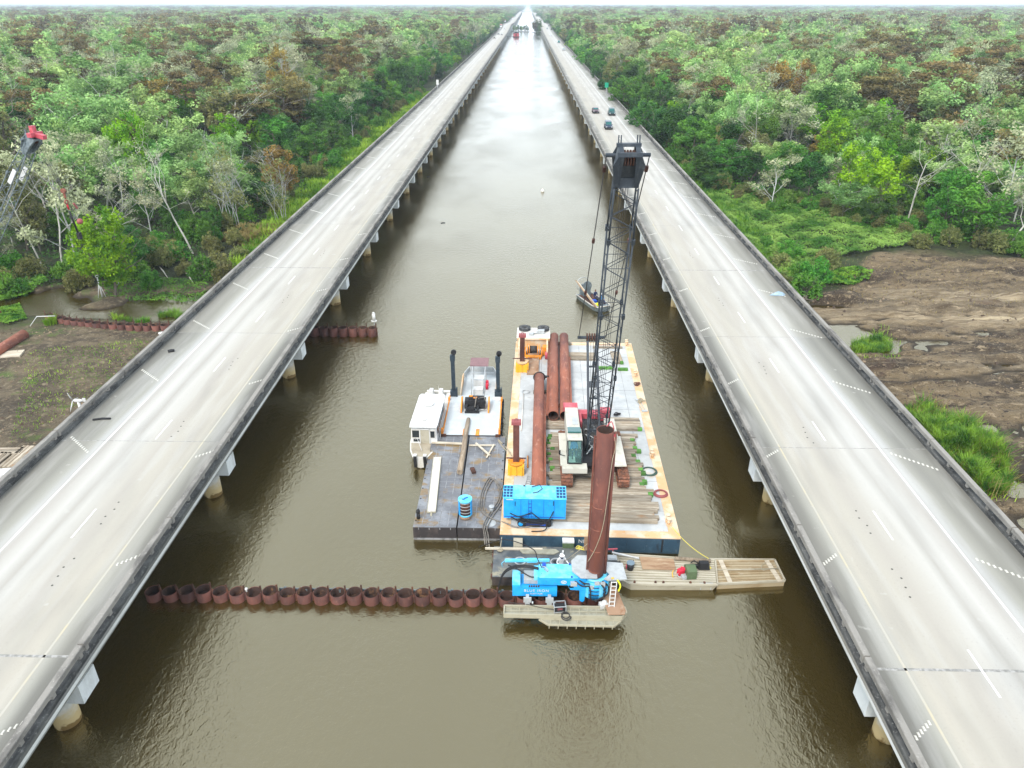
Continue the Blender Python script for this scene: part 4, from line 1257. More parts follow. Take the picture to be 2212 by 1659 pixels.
def poly_pts(poly, n, rng):
    poly = np.array(poly, float)
    lo, hi = poly.min(0), poly.max(0)
    out = np.zeros((0, 2))
    while len(out) < n:
        q = rng.uniform(lo, hi, (n * 2, 2))
        ins = np.zeros(len(q), bool)
        j = len(poly) - 1
        for i in range(len(poly)):
            xi, yi = poly[i]; xj, yj = poly[j]
            c = ((yi > q[:, 1]) != (yj > q[:, 1])) & (q[:, 0] < (xj - xi) * (q[:, 1] - yi) / (yj - yi + 1e-12) + xi)
            ins ^= c; j = i
        out = np.concatenate([out, q[ins]])
    return out[:n]

def patch(name, poly, n, hgt, wid, lean, mt, label=None, cat=None, kind=None, group=None, seed=1, dz=0.0, minz=-.2):
    rng = np.random.RandomState(seed)
    q = poly_pts(poly, n, rng)
    z = np.maximum(ground_h(q[:, 0], q[:, 1]), minz) + dz
    P = np.stack([q[:, 0], q[:, 1], z], 1)
    hh = hgt * (.6 + .8 * vnoise(q[:, 0], q[:, 1], 1.6, seed))
    V, F = blades(P, hh, wid, lean, rng)
    o = link(name, mesh_np(name, V, F, mt))
    return tag(o, label, cat, group, kind)

VP_ = lambda *L_: [tuple(G(x, y, .4)[:2]) for x, y in L_]
patch('reed_clump', VP_((1952, 890), (1990, 880), (2085, 925), (2150, 985), (2182, 1030), (2172, 1062), (2120, 1066), (2085, 1045), (2040, 1005)), 9000, 1.5, .035, .7, M['reed'], 'tall bright green reed clump at the foot of the right bridge parapet', 'reeds', seed=2)
patch('reed_clump', VP_((1842, 735), (1900, 722), (1928, 738), (1925, 752), (1880, 760), (1845, 757)), 2200, 1.0, .03, .9, M['reed'], 'small reed clump standing in the white puddle right of the bridge', 'reeds', seed=3)
patch('stray_weeds', VP_((1935, 905), (1990, 860), (2110, 915), (2190, 990), (2212, 1050), (2190, 1090), (2110, 1090), (2030, 1020)), 700, .6, .028, .9, M['grass'], kind='stuff', seed=8)
patch('stray_weeds', VP_((1830, 745), (1900, 700), (1950, 735), (1945, 775), (1850, 780)), 420, .45, .025, .9, M['grass'], kind='stuff', seed=9)
patch('stray_weeds', VP_((60, 760), (330, 735), (200, 860), (20, 960)), 1500, .18, .03, .9, M['grass'], kind='stuff', seed=10)
patch('stray_weeds', VP_((1800, 560), (2212, 560), (2212, 700), (1800, 660)), 900, .3, .03, .9, M['dry'], kind='stuff', seed=12)
patch('dry_reeds', VP_((1952, 890), (1990, 875), (2085, 918), (2160, 985), (2190, 1030), (2175, 1070), (2120, 1072), (2085, 1050), (2040, 1010)), 900, 1.55, .03, .8, M['dry'], kind='stuff', seed=14)
tufts = [((352, 680), .55, 'green reed tuft in the left pond, nearest the clearing\'s sheet piles'), ((374, 678), .7, 'green reed tuft in the left pond, middle of three'), ((390, 683), .7, 'green reed tuft in the left pond, closest to the bridge'),
         ((265, 690), 1.1, 'yellow-green weed tuft over the left pile wall'), ((310, 695), .9, 'smaller yellow-green weed tuft on the left pile wall near the bridge'), ((112, 705), .7, 'yellow weed tuft at the outer end of the left pile wall')]
for i, ((vx, vy), r_, lb) in enumerate(tufts):
    p = G(vx, vy, .2)
    poly = [(p.x + r_ * math.cos(a), p.y + r_ * math.sin(a)) for a in np.linspace(0, 2 * PI, 9)[:-1]]
    patch('weed_tuft', poly, 260, .9, .025, .8, M['reed'] if i < 3 else M['grass'], lb, 'weeds', seed=20 + i, group='weed tufts by the left pond')
# bright grass verge on the left beyond the pond, and beside the right bridge
verge = [(-36.6, 95), (-36.6, 330), (-44.5, 330), (-47, 240), (-46, 150), (-45, 120), (-43, 108), (-44, 99)]
patch('verge_grass', verge, 26000, 1.1, .06, .8, M['grass'], kind='stuff', seed=4)
vr = [(31.4, 88), (31.2, 230), (33.5, 230), (35, 165), (39, 138), (38, 120), (36.5, 104), (35, 94)]
patch('verge_grass', vr, 15000, 1.3, .055, .8, M['reed'], kind='stuff', seed=5)
patch('dry_grass', VP_((520, 492), (610, 490), (590, 510), (540, 535), (470, 520)), 3500, .8, .05, .9, M['dry'], kind='stuff', seed=6)

def leaf_cover(name, poly, n, size, hgt, mt, seed, kind='stuff'):
    rng = np.random.RandomState(seed)
    q = poly_pts(poly, n, rng)
    hump = vnoise(q[:, 0], q[:, 1], 2.3, seed + 1) * .75 + vnoise(q[:, 0], q[:, 1], .8, seed + 2) * .35
    z = np.maximum(ground_h(q[:, 0], q[:, 1]), 0) + hgt * hump * rng.uniform(.7, 1.0, n)
    P = np.stack([q[:, 0], q[:, 1], z], 1)
    Nr = rng.normal(size=(n, 3)) * .55 + np.array([0, -.1, 1]); Nr /= np.linalg.norm(Nr, axis=1, keepdims=True)
    V, F = leaf_quads(P, Nr, size, rng)
    return tag(link(name, mesh_np(name, V, F, mt)), kind=kind)
meadow = VP_((1525, 425), (1680, 418), (1830, 440), (1930, 470), (1975, 500), (2000, 525), (1900, 545), (1800, 560), (1770, 600), (1690, 640), (1640, 600), (1580, 520))
leaf_cover('meadow_cover', meadow, 90000, .14, 1.7, M['cover'], 61)
leaf_cover('meadow_cover', VP_((1785, 600), (1850, 590), (1885, 605), (1850, 620), (1790, 618)), 3000, .12, .9, M['reed'], 62)
leaf_cover('bank_cover', VP_((0, 620), (90, 600), (110, 615), (60, 632), (0, 650)), 3000, .13, .8, LM['green'], 63)
leaf_cover('bank_cover', VP_((225, 620), (330, 600), (440, 610), (470, 640), (400, 650), (300, 648), (230, 640)), 3200, .12, .7, LM['green'], 64)
leaf_cover('water_weed', VP_((545, 508), (620, 500), (600, 530), (560, 545), (520, 540)), 3500, .13, .35, LM['green'], 65)
leaf_cover('bank_cover', VP_((0, 660), (40, 650), (60, 690), (20, 705), (0, 700)), 2200, .12, .6, M['reed'], 66)
# dark leaf litter and low growth under the forest edge
und = np.random.RandomState(77)
for sidex, sgn in ((0, -1), (1, 1)):
    pl = []
    for y in np.linspace(86, 330, 24): pl.append((forest_edge(y)[sidex] + (-sgn) * -1.0 * -1 * 2.0 * 1, y))
    for y in np.linspace(330, 86, 12): pl.append((forest_edge(y)[sidex] + sgn * 34, y))
    leaf_cover('forest_understorey', pl, 30000, .22, 1.5, LM['dark' if sgn < 0 else 'green'], 80 + sgn)

# fallen logs on the left bank
for i, ((x0, y0), (x1, y1), r_, lb) in enumerate([((0, 618), (60, 598), .16, 'long grey fallen trunk by the left edge below the leaning bare tree'), ((62, 612), (92, 600), .12, 'short bleached log below the leaning bare tree'), ((155, 596), (190, 602), .09, 'thin bleached branch behind the pond left of the bright tree'),
                                                ((402, 590), (418, 612), .10, 'broken white stick standing in the scrub by the left bridge'), ((345, 577), (362, 600), .10, 'grey stick leaning in the brush right of the bright tree')]):
    a, b_ = G(x0, y0, .6), G(x1, y1, .5)
    t = MB(); mid = (a + b_) / 2 + Vector((0, 0, .15))
    t.tube([a, mid, b_], [r_, r_ * .85, r_ * .5], 7)
    tag(t.build('fallen_log', M['bark_pale']), lb, 'log', 'fallen logs on the left bank')
# ------------------------------------------------------------------ the big deck barge
BG = Vector((4.88, 56.15, 0)); BRZ = R(-1.17); BL, BW, BZ = 32.4, 12.3, 1.4
barge = thing('deck_barge', 'largest barge, dark blue hull with pale deck, carrying the crawler crane', 'barge', BG, BRZ)
BI = Matrix.Translation(BG) @ Matrix.Rotation(BRZ, 4, 'Z')
BINV = BI.inverted()
def GB(vx, vy, z): return BINV @ G(vx, vy, z)         # photograph -> barge coordinates
hw, hl = BW / 2, BL / 2
h = MB()
h.extx([(-hl, BZ - .06), (-hl, .10), (-hl + .6, -.9), (hl - .6, -.9), (hl, .10), (hl, BZ - .06)], -hw, hw)
h.build('hull', M['navy'], barge)
MB().box((0, 0, BZ - .03), (BW - 1.44, BL - 1.44, .062)).build('deck_plate', M['deck_white'], barge)
e = MB()
for sx in (-1, 1): e.box((sx * (hw - .35), 0, BZ - .028), (.72, BL + .02, .07))
for sy in (-1, 1): e.box((0, sy * (hl - .35), BZ - .026), (BW - 1.43, .72, .066))
e.build('painted_edge', M['edge_orange'], barge)
e = MB()
e.cur = 0
for k in range(9): e.box((-hw + 1.0 + k * 1.28, -hl - .012, .72), (.04, .03, 1.1))
for k in range(6): e.box((hw + .012, -hl + 2 + k * 5.3, .72), (.03, .04, 1.1))
e.build('weld_seam', M['navy'], barge)
text('hull_lettering', 'NES', .40, M['white'], barge, (-.42, -hl - .012, .95), (PI / 2, 0, 0), .004, 1.05)
MB().box((1.05 - .4 + 4.3, -hl - .03, .75), (.10, .05, 1.05), ).build('fender_bar', M['black'], barge)
# deck plate seams
e = MB()
for k in range(1, 6): e.box((-hw + .8 + k * 1.95, 1.0, BZ + .004), (.035, BL - 4, .006))
for k in range(8): e.box((.6, -hl + 3 + k * 3.7, BZ + .004), (BW - 2.6, .035, .0065))
e.build('deck_seam', M['weld'], barge)
# bitts: double bollards at the deck edge
def bitt(parent, x, y, z, mt, nm='bitt', s=1.0, rz=0.0):
    m_ = MB()
    for d in (-.24, .24):
        m_.cyl((d * s, 0, 0), (d * s, 0, .42 * s), .11 * s, n=10)
        m_.cyl((d * s, 0, .42 * s), (d * s, 0, .49 * s), .16 * s, n=10)
    m_.box((0, 0, .025), (.85 * s, .34 * s, .05))
    return m_.build(nm, mt, parent, (x, y, z), rz)
for vx, vy in ((1443, 1128), (1408, 985), (1372, 812), (1353, 745)):
    p = GB(vx, vy, BZ); bitt(barge, min(p.x, hw - .4), p.y, BZ + .005, M['edge_orange'], rz=PI / 2)
# spuds on the port side: rusty columns standing in orange wells
for vx, vy, vt in ((1128, 800, 727), (1115, 1020, 915)):
    w = G(vx, vy, BZ); p = BINV @ w
    zt = HT(w.x, w.y, vt)
    well = MB()
    well.box((0, 0, .45), (1.25, .95, .9)); 
    for dx in (-.45, 0, .45): well.box((dx, -.52, .42), (.08, .10, .8))
    well.build('spud_well', M['yellow'], barge, (p.x, p.y, BZ))
    c = MB(); c.cyl((0, 0, .9), (0, 0, 1.06), .62, n=8); c.box((0, 0, 1.11), (1.3, .12, .1)); c.build('spud_collar', M['edge_orange'] if vy < 900 else M['orange'], barge, (p.x, p.y, BZ + .002))
    s_ = MB()
    s_.box((0, 0, (zt - BZ) / 2 - .4), (.38, .38, zt - BZ + .8))
    for dx in (-.205, .205): s_.box((dx, 0, (zt - BZ) / 2), (.05, .46, zt - BZ))
    s_.build('spud', M['rust_dark'] if False else M['rust'], barge, (p.x, p.y, BZ))
    t = MB(); t.box((0, 0, zt - BZ + .12), (.72, .52, .26)); t.torus((0, 0, zt - BZ + .32), .12, .03, 10, 5, Matrix.Rotation(PI / 2, 3, 'X')); t.build('spud_cap', M['hose_red'], barge, (p.x, p.y, BZ))
    MB().box((0, 0, 1.30), (1.9 if vy < 900 else 1.5, .10, .07)).build('spud_pin', M['rust'], barge, (p.x, p.y, BZ))
# raised winch deck at the far left corner
wl_, wr = GB(1120, 740, BZ + .9), GB(1187, 737, BZ + .9)
wh = MB()
xa, xb = -hw + .15, -hw + 3.55
wh.box(((xa + xb) / 2, hl - .55, BZ + .62), (xb - xa, 2.6, 1.22))
wh.build('winch_house', M['edge_orange'], barge)
MB().box(((xa + xb) / 2, hl - .55, BZ + 1.255), (xb - xa + .1, 2.7, .05)).build('winch_house_roof', M['offwhite'], barge)
wf = MB()
for x in (xa + .25, xb - .25): wf.bar((x, hl - 1.95, BZ + 1.2), (x, hl - 4.3, BZ + 1.05), .16, .12); wf.bar((x, hl - 4.3, BZ + 1.05), (x, hl - 4.3, BZ), .16, .14)
wf.bar((xa, hl - 1.92, BZ + 1.16), (xb, hl - 1.92, BZ + 1.16), .18, .16)
wf.build('winch_frame', M['edge_orange'], barge)
wi = thing('deck_winch', 'orange deck winch with dark drum under the frame by the two tyres', 'winch', BI @ Vector((xa + 1.75, hl - 3.3, BZ)), BRZ)
m_ = MB()
for d in (-.62, -.42, .42, .62): m_.cyl((d - .04, 0, .62), (d + .04, 0, .62), .58, n=20)
m_.build('flange', M['orange'], wi)
m_ = MB().cyl((-.40, 0, .62), (.40, 0, .62), .36, n=16); m_.build('drum', M['wire'], wi)
m_ = MB(); m_.box((0, -.9, .15), (1.6, .5, .3)); m_.box((-.85, 0, .3), (.14, 1.3, .6)); m_.box((.85, 0, .3), (.14, 1.3, .6)); m_.box((1.15, .1, .5), (.4, .7, .9)); m_.build('winch_base', M['orange'], wi)
m_ = MB(); m_.cyl((-1.35, .2, .3), (-.95, .2, .3), .3, n=12); m_.box((-1.2, -.35, .25), (.45, .3, .5)); m_.build('winch_motor', M['galv'], wi)
for x, rot in ((xa + .75, .1), (xa + 2.75, .9)):
    p = BI @ Vector((x, hl + .22, BZ + 1.28 + .20))
    m_ = MB(); m_.torus((0, 0, 0), .40, .20, 22, 9, None, .95)
    for k in range(22):
        a = 2 * PI * k / 22
        m_.box((math.cos(a) * .60, math.sin(a) * .60, 0), (.05, .07, .3), a)
    o = m_.build('truck_tyre', M['tyre'], None, p, rot)
    tag(o, 'old truck tyre on the winch house roof, %s' % ('left, behind the rusty column' if rot < .5 else 'right, beside the pipes'), 'tyre', 'tyres on the winch house roof')
m_ = MB(); m_.cyl((-.5, 0, .15), (.35, .05, .15), .14, n=10); m_.box((.5, .12, .22), (.7, .4, .4)); m_.box((-.55, -.35, .12), (.5, .4, .24)); m_.tube([(.1, .25, .1), (.2, .5, .25), (.45, .45, .12), (.3, .2, .3)], .05, 5)
tag(m_.build('roof_pump', M['galv'], None, BI @ Vector((xa + 2.0, hl - .85, BZ + 1.28)), BRZ), 'grey pump and motor lying on the winch house roof', 'pump')
m_ = MB(); m_.box((0, 0, .09), (1.15, 3.6, .18)); m_.box((-.52, 0, .22), (.08, 3.6, .12)); m_.box((.52, 0, .22), (.08, 3.6, .12)); m_.bar((0, 1.8, .12), (0, 2.4, .35), 1.1, .05)
tag(m_.build('ramp_plate', M['plate_rust'], None, BI @ Vector((xa + 1.75, hl - 6.2, BZ + .003)), BRZ), 'rust-stained orange steel ramp in front of the deck winch', 'ramp')
m_ = MB().box((0, 0, .28), (.5, .8, .55)); m_.box((0, 0, .6), (.4, .7, .1))
tag(m_.build('deck_box', M['offwhite'], None, G(1145, 762, BZ + .01), BRZ), 'small grey box on deck left of the winch', 'box')
m_ = MB().cyl((0, 0, 0), (0, 0, .75), .2, n=10); m_.cyl((0, 0, .75), (0, 0, .85), .08, n=8)
tag(m_.build('gas_bottle', M['crane_red'], None, G(1181, 775, BZ + .01)), 'small faded red gas bottle right of the deck winch', 'bottle')

# ------------------------------------------------------------------ steel pipes lying on the barge
def lying_pipe(a, b, r, label, cap=False, bars=(-1, 1), side_end=1.0):
    a, b = Vector(a), Vector(b)
    L = (b - a).length
    rz = math.atan2((b - a).y, (b - a).x) - PI / 2
    o = thing('steel_pipe', label, 'pipe', a, rz, 'steel pipes stored on the deck barge')
    m_ = MB().hollow((0, 0, 0), (0, L, 0), r, r - .035, 32); m_.build('pipe_wall', M['rust_pipe'], o)
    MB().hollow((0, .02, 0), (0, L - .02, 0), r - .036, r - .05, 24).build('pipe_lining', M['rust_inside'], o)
    for s in bars:
        m_ = MB().box((s * (r + .04), L / 2 * side_end, .02), (.10, L * side_end, .05)); m_.cyl((s * (r + .10), 0, .02), (s * (r + .10), L * side_end, .02), .065, n=8)
        m_.build('interlock', M['rust_pipe'], o)
    return o
rp = .47
zp = BZ + .32 + rp
def pipe_ends(v0, v1, z): return G(*v0, z), G(*v1, z)
a, b_ = pipe_ends((1161, 1062), (1165, 812), zp + .05)
lying_pipe(a, b_, rp, 'left pipe of three, starting behind the blue power unit', bars=(1,), side_end=.8)
a, b_ = pipe_ends((1195, 898), (1197, 727), zp)
lying_pipe(a, b_, rp, 'middle pipe of three, open end towards the crane, with pale scars on top', bars=(-1,), side_end=1)
a, b_ = pipe_ends((1221, 898), (1218, 727), zp)
lying_pipe(a, b_, rp, 'right pipe of three, open end towards the crane and evenly brown', bars=(1,), side_end=.7)
g_ = G(1165, 815, zp)
m_ = MB().torus((0, 0, 0), .52, .07, 22, 6, Matrix.Rotation(PI / 2, 3, 'X')); m_.prism([(-.2, -.1), (.62, -.12), (1.05, .06), (.6, .2)], -.02, .12, Matrix.Translation((.3, .25, .1)).to_3x3().to_4x4() if False else None)
tag(m_.build('lifting_ring', M['black'], None, g_), 'dark steel ring slipped over the far end of the left pipe', 'ring')
# blocks under the pipes
for i, (vx, vy) in enumerate(((1167, 1000), (1167, 850), (1209, 880), (1209, 745))):
    p = G(vx, vy, BZ); w = 1.3 if i < 2 else 2.5
    m_ = MB().box((0, 0, .15), (w, .3, .3))
    tag(m_.build('timber_block', M['timber'], None, (p.x, p.y, BZ + .006)), 'timber block under the %s' % ['near end of the left pipe', 'far end of the left pipe', 'near ends of the two right pipes', 'far ends of the two right pipes'][i], 'block', 'timber blocks under the pipes')

# ------------------------------------------------------------------ timber crane mats
def plank_mesh(L, w, t, jig):
    m_ = MB(); x = L / 2
    b = .02
    P = [(-w / 2, b), (-w / 2 + b, 0), (w / 2 - b, 0), (w / 2, b), (w / 2, t - b), (w / 2 - b, t), (-w / 2 + b, t), (-w / 2, t - b)]
    m_.extx(P, -x, x)
    return m_
def mat_of(label, cx_, cy_, rz, L, n, w, gap, greens=(), z=BZ, jit=.25, t=.22, colour='timber'):
    o = thing('timber_mat', label, 'timber mat', (cx_, cy_, z + .005), rz, 'timber mats laid across the barge deck')
    for k in range(n):
        y = (k - (n - 1) / 2) * (w + gap)
        dx = rnd.uniform(-jit, jit); dl = rnd.uniform(-.15, .15)
        ln = L + dl
        p = plank_mesh(ln, w, t, 0).build('timber', M[colour], o, (dx, y, rnd.uniform(0, .025)), rnd.uniform(-.008, .008))
        if greens and k in greens:
            for s in greens[k]:
                q = MB().box((s * (ln / 2 - .17), 0, t / 2 + .004), (.36, w + .016, t + .014))
                q.build('painted_end', M['timber_green'], p)
    return o
# under the crane: long cross timbers, four mats one after the other
y0 = G(1290, 1130, BZ).y; y1 = G(1290, 940, BZ).y
nm_tot = 6
step = (y1 - y0) / nm_tot
names = ['nearest the camera, in front of the tall pile', 'second from barge end, right of the blue power unit', 'just in front of the crane tracks', 'under the front of the crane tracks', 'under the middle of the crane tracks', 'under the rear of the crane tracks']
for k in range(nm_tot):
    n = 5
    w = step / n - .035
    cy_ = y0 + step * (k + .5)
    gr = [{}, {3: (1,)}, {1: (1,), 2: (1,)}, {0: (1,), 1: (1, -1), 4: (1, -1)}, {1: (1, -1), 3: (1, -1), 4: (1,)}, {0: (-1,), 2: (1, -1), 3: (-1,)}][k]
    cx_ = 5.85 if k < 2 else 5.6
    mat_of('weathered timber mat of planks, ' + names[k], cx_ - (cy_ - 48) * -.0, cy_, BRZ, 7.4 if k < 2 else 7.2, n, w, .035, gr, jit=.30)
p = G(1278, 920, BZ); mat_of('grey timber mat behind the crane, wide and clean with a brown patch', 5.6, p.y + .2, BRZ, 8.9, 6, .30, .02, {0: (1,)}, jit=.04)
p = G(1255, 772, BZ); mat_of('short grey timber mat by the right pipe\'s far end', p.x + .15, p.y, BRZ, 3.0, 5, .30, .02, {}, jit=.05)
p = G(1335, 775, BZ); mat_of('short timber mat set lengthwise behind the boom', p.x - .15, p.y, BRZ + PI / 2 + .06, 2.6, 3, .30, .03, {0: (-1,)}, jit=.05)
m_ = MB().box((0, 0, .09), (3.1, .26, .18))
tag(m_.build('timber_beam', M['timber'], None, G(1312, 752, BZ + .003)), 'single grey timber lying behind the boom near the far deck edge', 'timber')
o = MB().box((0, 0, .12), (1.0, .32, .24)).build('green_block', M['timber_green'], None, G(1345, 800, BZ + .003)); tag(o, 'bright green painted block on deck right of the boom', 'block')
o = MB().box((0, 0, .12), (1.7, .30, .24)).build('green_block', M['timber_green'], None, G(1306, 797, BZ + .003)); tag(o, 'longer green painted block on deck seen through the boom', 'block')

# small things on the barge deck
def coil(label, v, r, rt, mt, turns=3, z=BZ, cat='hose'):
    c = G(*v, z); m_ = MB(); pts = []
    for i in range(turns * 22):
        a = 2 * PI * i / 22; rr = r * (1 - .06 * (i / 22)) * (1 + .05 * math.sin(a * 2.3 + i * .01))
        pts.append((rr * math.cos(a), rr * math.sin(a), rt + .5 * rt * (i / 22)))
    m_.tube(pts, rt, 6)
    return tag(m_.build('hose_coil', mt, None, c), label, cat, None)
coil('dark green hose coil on deck right of the crane tracks', (1402, 1020), .62, .045, M['hose_green'])
coil('dull red hose coil on deck near the right edge', (1427, 1068), .50, .05, M['hose_red'], 4)
coil('thin pale wire coil on deck left of the first pipe', (1136, 847), .38, .025, M['galv'], 3)
for i, (vx, vy) in enumerate(((1147, 978), )):
    m_ = MB()
    for s in (-.18, .18): m_.bar((s, -1.1, .05), (s * .9, 1.1, .05), .06)
    for k in range(7): m_.bar((-.18, -.9 + .3 * k, .05), (.18, -.9 + .3 * k, .05), .04)
    tag(m_.build('ladder', M['galv'], None, G(1140, 1045, BZ + .01), R(-8)), 'short dark ladder lying between the spud and the left pipe', 'ladder')
for lb, v0, v1, r_, mt in (('pale steel pipe lying along the left barge edge', (1131, 850), (1126, 930), .05, 'offwhite'), ('orange rod lying on deck right of the near spud', (1140, 985), (1140, 1010), .06, 'orange')):
    m_ = MB().cyl(G(*v0, BZ + .07), G(*v1, BZ + .07), r_, n=8); tag(m_.build('steel_rod', M[mt]), lb, 'rod')
m_ = MB(); 
for s in (-.13, .13): m_.bar((s, -1.1, .03), (s, .9, .03), .05)
m_.box((0, -1.15, .04), (.5, .3, .08)); m_.box((0, .95, .04), (.42, .25, .08))
tag(m_.build('lifting_tongs', M['galv'], None, G(1384, 875, BZ + .01), R(9)), 'long grey lifting tongs lying on the right side of the deck', 'tongs')
for i, (v, lb, mt) in enumerate((((1385, 868), 'small brown chain pile at the right deck edge above the lifting tongs', 'rope'), ((1377, 832), 'small rusty shackle pile beside the right-hand deck bitt', 'rust'), ((1333, 898), 'dark oily rags on deck right of the boom foot', 'black'))):
    m_ = MB()
    for k in range(5): m_.torus((rnd.uniform(-.2, .2), rnd.uniform(-.2, .2), .05 + .03 * k), .16, .04, 10, 5, Matrix.Rotation(rnd.uniform(-.5, .5), 3, 'X'))
    tag(m_.build('deck_clutter', M[mt], None, G(*v, BZ + .005)), lb, 'chain' if i < 2 else 'rags')

# ------------------------------------------------------------------ crawler crane
def lattice(m_, A, B, w0, w1, d0, d1, n, rc, rl, side):
    """Four chords and zig-zag lacing between A and B; side = sideways unit vector."""
    A, B = Vector(A), Vector(B)
    ax = (B - A).normalized(); sd_ = Vector(side).normalized(); nn = ax.cross(sd_).normalized()
    def pt(t, i, j):
        w = w0 + (w1 - w0) * t; d = d0 + (d1 - d0) * t
        return A.lerp(B, t) + sd_ * i * w / 2 + nn * j * d / 2
    C4 = [(-1, -1), (1, -1), (1, 1), (-1, 1)]
    for i, j in C4: m_['chord'].tube([pt(0, i, j), pt(1, i, j)], rc, 8)
    for k in range(n):
        t0, t1 = k / n, (k + 1) / n
        for q in range(4):
            a, b = C4[q], C4[(q + 1) % 4]
            if k % 2: a, b = b, a
            m_['lacing'].tube([pt(t0, *a), pt(t1, *b)], rl, 5, False)
            if k % 4 == 0 and q in (0, 2): m_['lacing'].tube([pt(t0, *a), pt(t0, *b)], rl, 5, False)
    return pt

def crawler_crane(name_label, loc, rz, boom_tip, boom_foot, cream, red, boommat, tip_paint, full=True, group=None):
    """Local frame: crane faces -y, ground at z = 0. boom points are local."""
    o = thing('crawler_crane', name_label, 'crane', loc, rz, group)
    # tracks
    for s in (-1, 1):
        t = MB(); x = s * 2.1
        prof = []
        for k in range(9): a = -PI / 2 + PI * k / 8; prof.append((3.1 + .42 * math.cos(a), .47 + .42 * math.sin(a)))
        for k in range(9): a = PI / 2 + PI * k / 8; prof.append((-3.1 + .42 * math.cos(a), .47 + .42 * math.sin(a)))
        t.extx(prof, x - .30, x + .30)
        tr = t.build('track', M['rust_dark'], o)
        shoe = MB().box((0, 0, 0), (.82, .19, .07)); shoe.box((-.2, 0, .05), (.16, .12, .05)); shoe.box((.2, 0, .05), (.16, .12, .05)); sm = shoe.mesh('track_shoe', M['track'])
        per = 6.2 * 2 + 2 * PI * .45; n = 66
        for k in range(n):
            u = per * k / n
            if u < 6.2: y, z, a = -3.1 + u, .92, 0
            elif u < 6.2 + PI * .45: q = (u - 6.2) / .45; y, z, a = 3.1 + .45 * math.sin(q), .47 + .45 * math.cos(q), -q
            elif u < 12.4 + PI * .45: y, z, a = 3.1 - (u - 6.2 - PI * .45), .02 + .03, PI
            else: q = (u - 12.4 - PI * .45) / .45; y, z, a = -3.1 - .45 * math.sin(q), .47 - .45 * math.cos(q), PI - q
            sh = link('track_shoe', sm, tr, (x, y, z)); sh.rotation_euler = (a, 0, 0)
        w = MB()
        for y in (-3.1, 3.1): w.cyl((x - .36, y, .47), (x + .36, y, .47), .27, n=14)
        for k in range(7): w.cyl((x - .33, -2.4 + .8 * k, .22), (x + .33, -2.4 + .8 * k, .22), .15, n=10)
        w.build('track_wheel', M['rust_dark'], o)
    b = MB(); b.box((0, 0, .65), (3.6, 1.5, .5)); b.box((0, 1.2, .7), (3.6, .5, .35)); b.box((0, -1.2, .7), (3.6, .5, .35)); b.cyl((0, 0, .9), (0, 0, 1.22), 1.0, n=24)
    b.build('undercarriage', M['black'], o)
    # upper works
    u = MB(); u.box((0, .9, 1.40), (2.9, 6.4, .36)); u.box((0, 1.6, 1.7), (1.3, 4.0, .4))
    u.build('turntable_frame', M['black'], o)
    u = MB(); u.box((-1.52, 1.7, 2.24), (1.02, 3.9, 1.34)); u.box((1.55, 1.9, 1.85), (.85, 2.8, .55))
    u.build('machinery_house', M[cream], o)
    u = MB(); u.box((-1.33, 1.45, 2.925), (.42, 1.1, .03)); u.box((-1.52, .3, 2.92), (.9, .05, .02)); u.build('engine_grille', M['galv'], o)
    u = MB(); u.box((-2.28, -.4, 1.50), (.62, 4.6, .10)); u.box((1.75, -.6, 1.50), (1.15, 4.2, .10)); u.box((-1.55, -2.75, 1.30), (1.85, .75, .42))
    u.build('side_deck', M[cream], o)
    u = MB(); u.box((0, 4.25, 1.80), (3.3, .75, .8)); u.box((-1.55, 4.1, 2.70), (1.15, .8, .40)); u.box((1.3, 4.15, 2.42), (.8, .6, .24)); u.box((-.80, 2.9, 2.2), (.20, 1.6, .6))
    u.build('counterweight', M[red], o)
    # hoist drums and clutter in the middle
    u = MB()
    for y, r_ in ((-.35, .36), (.75, .38), (1.9, .34)):
        u.cyl((-.62, y, 1.95), (.82, y, 1.95), r_, n=16); u.cyl((-.70, y, 1.95), (-.62, y, 1.95), r_ + .2, n=18); u.cyl((.82, y, 1.95), (.92, y, 1.95), r_ + .2, n=18)
    u.build('hoist_drum', M['wire'], o)
    u = MB()
    for k in range(14): u.tube([(rnd.uniform(-.8, .9), rnd.uniform(-1.6, 2.2), 1.75), (rnd.uniform(-.8, .9), rnd.uniform(-1.6, 2.2), rnd.uniform(2.0, 2.6)), (rnd.uniform(-.8, .9), rnd.uniform(-1.6, 2.2), 1.8)], .045, 5)
    u.build('hose_bundle', M['galv'], o)
    # cab
    cb_ = MB(); 
    z0, z1 = 1.55, 3.15
    P = [(-2.42, z0), (-2.55, 2.2), (-1.85, z1), (-.35, z1), (-.35, z0)]
    cb_.extx([(-.75, z0), (-.75, z1 + .06), (-.30, z1 + .06), (-.30, z0)], -2.08, -.98)
    cb_.box((-1.53, -1.1, z1 + .05), (1.12, 1.6, .10)); cb_.box((-1.53, -1.4, z0 - .03), (1.12, 2.2, .10))
    cb = cb_.build('cab', M[cream], o)
    fr = MB()
    for x in (-2.05, -1.01):
        fr.bar((x, -2.50, z0), (x, -2.60, 2.1), .09); fr.bar((x, -2.60, 2.1), (x, -1.85, z1), .09); fr.bar((x, -2.50, z0), (x, -.7, z0), .07); fr.bar((x, -1.2, z0), (x, -1.2, z1), .07)
    for y, z in ((-2.50, z0 + .03), (-1.85, z1)): fr.bar((-2.05, y, z), (-1.01, y, z), .10)
    fr.build('window_frame', M['black'], cb)
    gl = MB()
    gl.add([(-2.02, -2.53, z0 + .1), (-1.04, -2.53, z0 + .1), (-1.04, -2.62, 2.1), (-2.02, -2.62, 2.1)], [(0, 1, 2, 3)])
